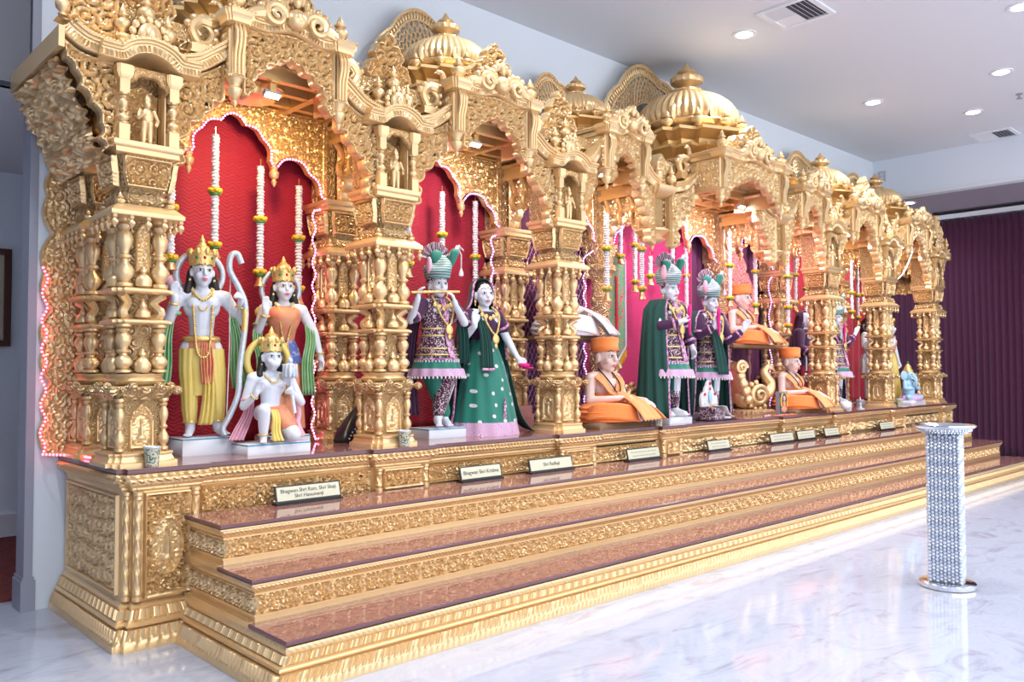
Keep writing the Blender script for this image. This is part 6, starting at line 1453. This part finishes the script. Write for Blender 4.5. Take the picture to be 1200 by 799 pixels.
g.part(g.ribbon([(.10,-.05,.85),(.14,-.07,.74),(.165,-.075,.60),(.18,-.06,.42)], [.04,.06,.08,.09], pleats=5, amp=.008), 'green_scarf', M['green_velvet'], None, .006)
g.part(g.ribbon([(-.10,.06,.80),(-.15,.10,.60),(-.18,.10,.35),(-.18,.08,.08)], [.06,.12,.16,.18], pleats=6, amp=.008), 'dark_cape', M['dark_velvet'], None, .006)

# ---- 6: statue in the green sari
g = Fig('statue', (2.475, 1.56, CZ), 0, 1.13, 'statue of a woman in a green sari and veil raising one hand', turn=-0.1)
g.torso(fem=True, w=.88); g.head(yaw=-.25); g.arm(-1, (-.175,-.04,.655), (-.165,-.135,.715), (-.05,-.05,1), (0,-1,0), .12); g.arm(1, (.185,-.01,.66), (.235,-.07,.52), (.2,-.5,-.6), (-.5,-.3,.3), .5)
g.finish(M['white_marble'])
g.mark()
m = MB(); m.ell(g.f((0,.012,.018)), V((.054,.060,.058))*g.H*g.hs, 16, 10); m.cap(g.f((0,.04,0)), g.f((0,.05,-.09)), .045*g.H, .04*g.H); g.part(m, 'hair', M['hair'])
g.part(g.loft([(0,-.004,.62,.080,.068),(0,-.006,.67,.086,.074),(0,-.014,.74,.106,.092),(0,-.008,.795,.100,.074),(0,0,.825,.08,.055)]), 'blouse', M['dark_velvet'])
sleeve(g, g.sh[-1], (-.155,-.03,.72), .050, .044); sleeve(g, g.sh[1], (.165,-.005,.715), .050, .044)
k = g.part(g.loft([(0,0,.635,.082,.070),(0,0,.58,.105,.088),(0,-.005,.45,.150,.128),(.0,-.01,.25,.195,.170),(.0,-.015,.10,.225,.195),(.0,-.015,.085,.228,.197)], folds=13, amp=.035), 'skirt', M['spotted_green'])
g.part(g.loft([(.0,-.015,.088,.226,.196),(.0,-.015,.05,.234,.203),(.0,-.02,.0,.242,.21)], folds=13, amp=.035), 'skirt_border', M['pink_embroidery'], k)
m = MB(); 
for i in range(6): m.ell(g.p((.03,-.205-.0*i,.12+.022*i)), V((.016-.002*i,.006,.016))*g.H, 8, 6)
g.part(m, 'front_motif', M['pink_trim'], k)
# veil over the head, down the back
t = np.linspace(-.15, PI+.15, 36); P = []
for z, rx, ry, cy in [(1.052,.02,.02,.01),(1.040,.055,.052,.012),(1.01,.078,.078,.012),(.95,.086,.088,.012),(.88,.096,.092,.02),(.80,.150,.10,.02),(.70,.185,.115,.03),(.55,.20,.13,.03),(.35,.22,.16,.03),(.15,.25,.20,.03),(.02,.28,.23,.03)]:
    P.append([g.p((rx*math.cos(a)*(1+.03*math.sin(9*a+z*5)), cy+ry*math.sin(a)*(1+.03*math.sin(9*a)), z)) for a in t])
v = g.part(MB().grid(P), 'veil', M['green_velvet'], None, .006)
for e in (0, -1): g.part(MB().tube([row[e] for row in P[1:]], .008*g.H, 6), 'veil_trim', M['pink_trim'], v)
g.part(g.ribbon([(-.085,-.06,.80),(-.075,-.115,.70),(-.070,-.14,.58),(-.075,-.16,.44)], [.04,.07,.09,.10], pleats=5, amp=.007), 'pleated_sash', M['green_velvet'], None, .006)
g.part(MB().tube([g.p((-.125,-.165,.435)), g.p((-.075,-.17,.432)), g.p((-.025,-.165,.435))], .010*g.H, 6), 'sash_fringe', M['pink_trim'])
g.part(g.ribbon([(.20,.02,.50),(.23,.0,.30),(.27,-.02,.12),(.36,-.03,.02),(.44,-.02,.008)], [.06,.10,.14,.16,.10], [(0,1,0),(0,1,0),(.1,1,0),(.2,1,.1),(.2,1,0)], pleats=4, amp=.007, ndir=(-1,0,.3)), 'trailing_hem', M['green_velvet'], None, .006)
gold_necklaces(g); g.earrings(); g.chain([(-.03,-.05,.985),(0,-.062,.992),(.03,-.05,.985)], .005, name='forehead_chain')
m = MB(); hp = V((.255,-.125,.455))
for i in range(9): a = i*2*PI/9; m.ell(g.p(hp+V((.024*math.cos(a),.02*math.sin(a),.006))), V((.022,.018,.016))*g.H, 8, 6)
for i in range(6): a = i*PI/3; m.cap(g.p(hp+V((.0,0,-.01))), g.p(hp+V((.035*math.cos(a)+.03,.02*math.sin(a)-.02,-.012))), .010*g.H, .005*g.H)
g.part(m, 'lotus', M['magenta'])

# ---- 9, 10: turbaned caped pair
def caped(loc, H, label, rhand, lhand, front_cape, blk):
    g = Fig('statue', loc, 0, H, label, turn=-.12); g.block(.17, .13, blk, False)
    g.torso(); g.head(yaw=-.08); g.arm(-1, *rhand); g.arm(1, *lhand)
    for k in (-1,1): g.leg((k*.052,0,.50),(k*.056,-.01,.28),(k*.058,.0,.05),(k*.075,-.10,.018))
    g.finish(M['white_marble'], .007); g.mark(); g.turban(); g.earrings(); coat(g, .40, .30)
    if front_cape: sleeve(g, g.sh[-1], rhand[0], .052, .042)
    sleeve(g, g.sh[1], lhand[0], .050, .042)
    sleeve(g, rhand[0], V(rhand[0])*.25+V(rhand[1])*.75, .042, .032); sleeve(g, lhand[0], V(lhand[0])*.25+V(lhand[1])*.75, .042, .032)
    for k in (-1,1):
        g.part(MB().cap(g.p((k*.056,0,.34)), g.p((k*.058,0,.20)), .056*g.H, .046*g.H), 'trouser_leg', M['green_silk']); g.part(MB().cap(g.p((k*.058,0,.19)), g.p((k*.058,0,.08)), .046*g.H, .034*g.H), 'trouser_cuff', M['embroidery'])
        q = MB(); q.cap(g.p((k*.058,.01,.03)), g.p((k*.072,-.085,.022)), .033*g.H, .024*g.H); g.part(q, 'white_shoe', M['white_trim'])
    t = np.linspace(-.45 if front_cape else -.1, PI+(.35 if front_cape else 1.0), 170); P = []
    for z, rx, ry, cy in [(.868,.075,.060,.01),(.855,.155,.090,.01),(.79,.205,.112,.015),(.65,.215,.125,.02),(.45,.22,.145,.025),(.25,.225,.165,.03),(.05,.25,.19,.03),(.0,.255,.195,.03)]:
        P.append([g.p((rx*math.cos(a)*(1+(.02+.05*(1-z))*math.sin(17*a+2*math.sin(z*3))), cy+ry*math.sin(a)*(1+(.02+.05*(1-z))*math.sin(17*a+2*math.sin(z*3))), z)) for a in t])
    c = g.part(MB().grid(P), 'cape', M['green_velvet'], None, .007)
    for e in (0, -1): g.part(MB().tube([row[e] for row in P], .008*g.H, 6), 'cape_trim', M['pink_trim'], c)
    gold_necklaces(g)
    q = MB(); h_ = V(rhand[1])+V(rhand[2])/np.linalg.norm(rhand[2])*.05+V((0,-.03,0))
    q.cap(g.p(h_+V((.004,0,-.11))), g.p(h_+V((0,0,.04))), .008*g.H, .016*g.H); q.ell(g.p(h_+V((0,-.004,.065))), V((.020,.014,.045))*g.H, 10, 8); g.part(q, 'lotus_bud', M['magenta'])
    return g
caped((4.52, 1.32, CZ), 1.235, 'first of two turbaned statues, long green cape hanging to the counter', ((-.14,-.055,.665), (-.035,-.145,.69), (.5,-.55,.35), (-.3,-.4,.6), .9), ((.165,-.01,.655), (.19,-.06,.52), (0,-.3,-1), (-1,0,0), .4), False, .055)
g = caped((5.30, 1.40, CZ), 1.17, 'second of two turbaned statues, holding one palm out beside the jewelled stand', ((-.165,-.03,.66), (-.09,-.14,.72), (0,-.12,1), (-.1,-1,0), .15), ((.185,-.06,.62), (.245,-.16,.70), (.25,-.35,.75), (-.5,-.6,.1), .15), True, .05)
g.part(g.ribbon([(-.08,-.10,.72),(-.06,-.135,.62),(-.05,-.16,.50),(-.045,-.19,.33)], [.05,.10,.12,.13], pleats=5, amp=.007), 'front_sash', M['green_velvet'], None, .006)

# ---- 13: statues behind the fourth front pillar
g = Fig('statue', (7.98, 1.78, CZ), 0, 1.16, 'statue in dark purple velvet half hidden behind the pillar by the conch shell')
g.torso(fem=True); g.head(yaw=.05); g.arm(-1, (-.17,-.02,.65), (-.14,-.12,.58), (.3,-.6,-.2), (0,-.2,-1), .4); g.arm(1, (.17,-.02,.65), (.14,-.12,.58), (-.3,-.6,-.2), (0,-.2,-1), .4); g.finish(M['white_marble'], .009)
for k in (-1,1): sleeve(g, g.sh[k], (k*.17,-.02,.65), .060, .050, cuff=False); sleeve(g, (k*.17,-.02,.65), (k*.147,-.10,.595), .050, .042)
t = np.linspace(-.5, PI+.5, 40); P = []
for z, rx, ry, cy in [(1.04,.02,.02,.01),(1.02,.06,.055,.012),(.95,.088,.088,.012),(.86,.11,.09,.02),(.78,.165,.11,.02),(.6,.18,.13,.03),(.40,.19,.15,.03),(.30,.19,.15,.03)]: P.append([g.p((rx*math.cos(a)*(1+.03*math.sin(9*a)), cy+ry*math.sin(a), z)) for a in t])
g.part(MB().grid(P), 'velvet_veil', M['dark_velvet'], None, .007)
g.part(g.loft([(0,0,.84,.10,.07),(0,0,.78,.13,.085),(0,0,.6,.13,.10),(0,0,.45,.16,.13)], folds=9, amp=.03), 'velvet_robe', M['dark_velvet'])
k = g.part(g.loft([(0,0,.46,.158,.13),(0,0,.2,.18,.15),(0,0,.0,.20,.17)], folds=13, amp=.04), 'skirt', M['red_cloth'])
m = MB(); m.tube([g.p((-.15,-.08,.66)), g.p((-.17,-.10,.50)), g.p((-.175,-.10,.40))], .010*g.H, 6); m.ell(g.p((-.175,-.10,.33)), V((.045,.02,.05))*g.H, 10, 8); g.part(m, 'silver_tassel', M['silver'])
g = caped((8.44, 1.62, CZ), 1.15, 'green caped statue behind the fourth front pillar with one pale hand held out', ((-.165,-.03,.66), (-.09,-.14,.72), (0,-.12,1), (-.1,-1,0), .15), ((.20,-.03,.66), (.285,-.07,.76), (.35,-.2,.8), (-.3,-.8,.1), .15), False, .05)

# ---- 14: trident statue and its companion
g = Fig('statue', (9.62, 1.70, CZ), 0, 1.12, 'white statue with matted dark hair holding a trident')
g.block(.16,.12,.05,False)
g.torso(); g.head(); g.arm(-1, (-.20,-.03,.66), (-.20,-.12,.74), (.2,-.4,.6), (.5,-.5,0), .9); g.arm(1, (.165,-.02,.66), (.13,-.12,.74), (0,-.1,1), (0,-1,0), .15)
for k in (-1,1): g.leg((k*.052,0,.50),(k*.056,-.01,.28),(k*.058,.0,.05),(k*.075,-.09,.018))
g.finish(M['white_marble'], .008); g.mark(); g.hair()
m = MB(); m.ell(g.f((0,.01,.075)), V((.035,.035,.045))*g.H, 12, 8)
for k in (-1,1): m.tube([g.p(q) for q in spline([(k*.05,.03,.93),(k*.11,.02,.88),(k*.10,-.03,.80),(k*.14,-.03,.72)],6)], .024*g.H, 8)
g.part(m, 'hair_knot', M['hair'])
g.part(g.loft([(0,0,.57,.09,.075),(0,0,.50,.115,.09),(0,0,.38,.13,.10),(0,0,.34,.13,.105)], folds=9, amp=.06), 'fur_wrap', M['white_trim'])
m = MB(); m.tube([g.p((-.215,-.165,.0)), g.p((-.215,-.165,.9))], .012*g.H, 8)
for k in (-1,0,1): m.tube([g.p(q) for q in spline([(-.215,-.165,.90),(-.215+k*.045,-.165,.95),(-.215+k*.05,-.165,1.03),(-.215+k*.03,-.165,1.08)],5)], [.012*g.H]*14+[.004*g.H]*2, 8)
g.part(m, 'trident', M['silver']); m = MB(); m.ell(g.p((-.215,-.185,.84)), V((.03,.02,.04))*g.H, 10, 8); g.part(m, 'drum', M['crown_gold'])
g = Fig('statue', (10.36, 1.74, CZ), 0, 1.08, 'pale standing statue just past the pillar, turned toward the purple curtain')
g.block(.14,.11,.05,False)
g.torso(fem=True); g.head(yaw=.5); g.arm(-1, (-.16,-.02,.66), (-.12,-.12,.72), (0,-.1,1), (0,-1,0), .15); g.arm(1, (.17,-.02,.65), (.20,-.05,.50), (0,-.1,-1), (-1,0,0), .4); g.finish(M['white_marble'], .009); g.hair(); g.crown(.12); g.mark()
g.part(g.loft([(0,-.004,.62,.080,.070),(0,-.014,.74,.108,.092),(0,0,.82,.085,.06)]), 'bodice', M['orange_paint'])
g.part(g.loft([(0,0,.61,.085,.07),(0,0,.5,.12,.10),(0,0,.25,.15,.13),(0,0,.0,.18,.15)], folds=14, amp=.04), 'skirt', M['yellow_paint'])

# ---- 15: seated elephant headed statue
g = Fig('statue', (10.17, 1.40, CZ), -.1, .62, 'small pale blue seated elephant headed statue by the last pillar', 'statue')
g.block(.20,.14,.05,False)
g.ell((0,0,.20),(.16,.13,.17)); g.ell((0,0,.36),(.14,.10,.10)); g.cap((-.10,-.05,.08),(-.27,-.14,.07),.075,.06); g.cap((.10,-.05,.08),(.27,-.14,.07),.075,.06); g.cap((-.27,-.14,.07),(.02,-.20,.05),.055,.045); g.cap((.27,-.14,.07),(-.02,-.22,.05),.055,.045)
g.cap((0,0,.42),(0,-.03,.52),.075,.075); g.ell((0,-.03,.56),(.105,.10,.11))
tr = spline([(0,-.11,.56),(0,-.17,.48),(-.01,-.18,.38),(.02,-.17,.30),(.08,-.18,.27),(.11,-.19,.31)],5)
for i in range(len(tr)-1): g.cap(tr[i], tr[i+1], .050-.0014*i, .050-.0014*(i+1))
for k in (-1,1): g.cap((k*.14,0,.40),(k*.22,-.04,.27),.05,.042); g.cap((k*.22,-.04,.27),(k*.15,-.15,.25),.042,.036); g.ell((k*.14,-.17,.26),(.04,.04,.035))
g.finish(M['pale_blue'], .006)
for k in (-1,1): g.part(MB().merge(MB().ell((0,0,0), V((.085,.018,.105))*g.H, 16, 10, Matrix.Rotation(k*.5,3,'Z')), Matrix.Translation(Vector(g.p((k*.16,.01,.55))))), 'ear', M['pale_blue'])

for k in (-1,1): g.part(MB().ell(g.p((k*.05,-.115,.58)), V((.015,.01,.012))*g.H, 8, 6), 'eye', M['eye_dark']); g.part(MB().cap(g.p((k*.06,-.11,.50)), g.p((k*.075,-.18,.46)), .014*g.H, .008*g.H), 'tusk', M['white_trim'])
g.part(MB().lathe([(.105*g.H,g.z0+.62*g.H),(.11*g.H,g.z0+.66*g.H),(.08*g.H,g.z0+.70*g.H),(.06*g.H,g.z0+.76*g.H),(.02*g.H,g.z0+.82*g.H)],18), 'crown', M['crown_gold']); g.part(MB().ell(g.p((0,-.0,.84)), V((.03,.03,.03))*g.H, 8, 6), 'crown_jewel', M['jewel_green'])
g.part(g.loft([(0,-.05,0,.30,.20),(0,-.06,.05,.30,.21),(0,-.05,.12,.22,.17)], folds=9, amp=.05), 'lower_garment', M['lavender'])
g.part(MB().cap(g.p((.17,.10,.10)), g.p((.26,.10,.30)), .10*g.H, .12*g.H), 'cushion', M['yellow_paint'])

# ---- seated robed figures
def seated(loc, rz, H, label, cloth1, cloth2, slab=None, cap_=True, skin='skin', beads_=True):
    g = Fig('seated_statue', loc, rz, H, label, 'statue', 'seated robed statues')
    if slab:
        m = MB().rings([[(-slab[0]+i,-slab[1]+i,z),(slab[0]-i,-slab[1]+i,z),(slab[0]-i,slab[1]-i,z),(-slab[0]+i,slab[1]-i,z)] for i,z in [(0,0),(0,slab[2]-.006),(.006,slab[2])]]); g.part(m, 'seat_slab', M['brown_wood']); g.z0 = slab[2]
    g.torso(pelvis=(0,.03,.075), chest=(0,.0,.225), neck=(0,-.012,.325)); g.head(yaw=-.05, pitch=.10, hs=1.42)
    g.arm(-1, (-.165,-.02,.135), (-.055,-.155,.150), (.8,-.35,.1), (0,-.3,-.9), .7); g.arm(1, (.165,-.05,.135), (.185,-.19,.135), (.1,-.8,-.25), (0,-.2,-1), .3)
    for k in (-1,1): g.cap((k*.06,.0,.07),(k*.175,-.10,.05),.060,.045); g.cap((k*.175,-.10,.05),(-k*.03,-.15,.035),.042,.03)
    g.finish(M[skin], .007)
    g.part(g.loft([(0,-.06,.0,.265,.185),(0,-.062,.03,.280,.198),(0,-.06,.07,.272,.190),(0,-.045,.105,.225,.155),(0,-.015,.13,.150,.110),(0,.005,.155,.104,.088),(0,.01,.18,.092,.078)], folds=7, amp=.02, wrap=.05), 'lower_robe', M[cloth1])
    m = MB()
    for i in range(7):
        z = .02+.012*i; a0 = PI*1.02+.02*i; m.tube([g.p(((.276-.004*i)*math.cos(a), -.062+(.196-.004*i)*math.sin(a), z+.018*math.sin((a-a0)*2.2))) for a in np.linspace(a0, PI*1.62, 14)], [.005*g.H]+[.016*g.H]*12+[.005*g.H], 6)
    g.part(m, 'robe_folds', M[cloth1])
    # shawl: over both shoulders, falling to the lap and spilling over the front
    for k in (-1,1):
        g.part(g.ribbon([(k*.085,.075,.23),(k*.105,.045,.302),(k*.098,-.035,.302),(k*.075,-.088,.245),(k*.03,-.110,.18),(.03,-.16,.145)], [.11,.10,.09,.085,.075,.06], [(k*.9,.2,-.2),(k*.9,0,-.3),(k*.9,0,-.25),(.9*k,-.1,.0),(.9*k,-.1,.2),(.9*k,-.1,.3)], pleats=3, amp=.004, ndir=(0,-.7,.7)), 'shawl', M[cloth2], None, .008)
    g.part(g.ribbon([(.02,-.13,.185),(.055,-.215,.145),(.085,-.285,.085),(.115,-.335,.012)], [.09,.15,.20,.24], [(1,.2,0)]*4, pleats=5, amp=.008, ndir=(0,-.6,.8)), 'shawl_fall', M[cloth2], None, .008)
    g.part(g.ribbon([(.15,-.17,.135),(.21,-.22,.10),(.265,-.25,.045),(.29,-.27,.010)], [.08,.11,.13,.14], [(.6,.8,0)]*4, pleats=4, amp=.007, ndir=(.5,-.5,.7)), 'shawl_fall', M[cloth2], None, .008)
    if cap_:
        k = H*1.42; R4 = Matrix.Translation(Vector(g.f((0,.008,.026)))) @ Matrix(g.Rw).to_4x4() @ Matrix.Rotation(-.16,4,'X')
        g.part(MB().merge(MB().lathe([(.056*k,-.004*k),(.060*k,0),(.062*k,.02*k),(.060*k,.022*k),(.064*k,.052*k),(.062*k,.060*k),(.045*k,.064*k),(.01*k,.060*k)], 28, sy=1.12), R4), 'cap', M[cloth1])
    if beads_:
        g.chain([(-.055,-.005,.345),(-.05,-.090,.265),(-.01,-.130,.185),(.01,-.132,.18),(.05,-.098,.25),(.058,-.005,.345)], .0055, 'hair', 'dark_beads')
        g.chain([(.02,-.19,.165),(.012,-.262,.11),(.012,-.30,.02),(.035,-.30,.02),(.04,-.262,.11),(.035,-.20,.165)], .006, 'white_trim', 'prayer_beads')
    return g
seated((3.72, 1.42, CZ), 0, 1.27, 'first seated saffron robed figure with orange cap, beside the golden swan', 'orange_cloth', 'peach_cloth', (.33,.24,.055))
seated((6.46, 1.76, 1.632), 0, 1.20, 'upper seated saffron robed figure with orange cap on the dark shelf', 'orange_cloth', 'peach_cloth', None)
seated((6.97, 1.46, CZ), 0, 1.22, 'lower seated saffron robed figure with orange cap behind the glass icon', 'orange_cloth', 'peach_cloth', (.31,.24,.05))
seated((3.52, 1.78, 1.647), .35, 1.40, 'white clad seated figure on the shelf half hidden by a pillar', 'white_cloth', 'white_cloth', None, False, 'skin', False)
# ================================================================== lights and camera
def add_light(kind, name, loc, energy, color=(1,1,1), size=.2, rot=(0,0,0), **kw):
    l = bpy.data.lights.new(name, kind); l.energy = energy; l.color = color
    if kind == 'AREA': l.size = size
    else: l.shadow_soft_size = size
    for k, v in kw.items(): setattr(l, k, v)
    o = bpy.data.objects.new(name, l); COL.objects.link(o); o.location = loc; o.rotation_euler = rot; return o
LAMPS = [(5.10,.85),(7.97,.88),(9.24,.21),(7.97,-.47),(6.33,-1.10)]
OFFL = [(2.2,.85),(-.9,.6),(.6,-.6),(3.3,-.9),(1.8,-2.6),(4.6,-2.8),(7.4,-2.8),(-1.0,-2.4),(9.6,-2.2),(.2,-4.6),(3.2,-4.8),(6.2,-4.8)]
LL = ['ceiling downlight beside the large air vent','ceiling downlight between the large vent and the far wall','ceiling downlight just before the small wall side vent','ceiling downlight above the sprinkler head','ceiling downlight at the upper corner of the photo']
def downlight(x, y, z, label, i):
    t = thing('ceiling_light', (x, y, z), label, 'ceiling light', 'recessed ceiling downlights')
    MB().lathe([(.088,-.012),(.11,-.010),(.112,0),(.077,0),(.077,-.010),(.088,-.012)], 28, cap=False).build('trim_ring', M['white_paint'], t)
    MB().lathe([(.076,-.007),(.076,-.001)], 28).build('diffuser', M['lamp'], t)
for i, (x, y) in enumerate(LAMPS):
    downlight(x, y, HC, 'round white recessed ' + LL[i], i)
downlight(11.48, 1.85, 3.92, 'round white recessed downlight in the low ceiling by the curtain', 9)
for i, (x, y) in enumerate(LAMPS+OFFL):
    add_light('SPOT', 'downlight_beam', (x, y, HC-.03), 95, (.96,.97,1.0), .09, spot_size=math.radians(150), spot_blend=.9)
add_light('SPOT', 'alcove_beam', (11.48, 1.85, 3.88), 60, (.96,.97,1), .08, spot_size=math.radians(150), spot_blend=.9)

# small lamps under the canopy roof, aimed back at the statues
def canopy_lamp(x, y, z, col, en, label):
    t = thing('canopy_lamp', (x, y, z), label, 'lamp', 'small lamps under the canopy roof')
    MB().box(-.02,.02,-.02,.02,0,.06).build('bracket', M['gold_smooth'], t, 0)
    rt = Matrix.Rotation(-.6,4,'X')
    MB().merge(MB().box(-.050,.050,-.020,.020,-.015,.015), rt).build('housing', M['white_paint'], t, 0)
    MB().merge(MB().box(-.045,.045,-.016,.016,-.0175,-.0155), rt).build('tube', M['lamp'], t, 0)
    add_light('AREA', 'canopy_lamp_beam', (x, y, z-.05), en, col, .16, (.42,0,0))
for x, y, col, en, lb in [(.61,1.36,(1,.72,.34),9,'small lamp behind the first front arch'),(2.22,1.36,(1,.84,.76),9,'small lamp behind the arch of the flute player'),(3.66,1.36,(1,.80,.72),8,'small lamp behind the narrow arch before the banner'),
  (4.85,1.30,(1,.72,.86),10,'small lamp behind the wide arch, over the first turbaned statue'),(5.75,1.30,(1,.70,.84),10,'small lamp behind the wide arch, over the jewelled stand'),(6.90,1.36,(1,.66,.76),9,'small lamp behind the narrow arch over the shelf figure'),(8.30,1.36,(1,.84,.76),10,'small lamp behind the arch of the dark robed statue'),(9.90,1.36,(1,.84,.76),10,'small lamp behind the last front arch')]:
    canopy_lamp(x, y, 3.02, col, en, lb)

w = bpy.data.worlds.new('room_light'); bpy.context.scene.world = w; w.use_nodes = True
w.node_tree.nodes['Background'].inputs[0].default_value = (.95,.97,1,1); w.node_tree.nodes['Background'].inputs[1].default_value = 1.5

cam = bpy.data.cameras.new('camera'); co = bpy.data.objects.new('camera', cam); COL.objects.link(co)
cam.sensor_width = 36; cam.lens = 972.92/1200*36; cam.clip_start = .05; cam.clip_end = 100
yaw, pitch, roll = -.7551, .0347, .0029
Rm = Matrix.Rotation(yaw, 3, 'Z') @ Matrix.Rotation(PI/2+pitch, 3, 'X') @ Matrix.Rotation(-roll, 3, 'Z')
co.matrix_world = Matrix.Translation((-1.7286, -3.229, 1.3575)) @ Rm.to_4x4()
sc = bpy.context.scene; sc.camera = co
sc.view_settings.view_transform = 'Standard'; sc.view_settings.look = 'None'; sc.view_settings.gamma = 1; sc.view_settings.exposure = .6
sc.view_settings.use_curve_mapping = False
try:
    sc.cycles.use_denoising = True; sc.cycles.max_bounces = 8; sc.cycles.caustics_reflective = False; sc.cycles.caustics_refractive = False
    sc.cycles.sample_clamp_indirect = 6
except Exception: pass
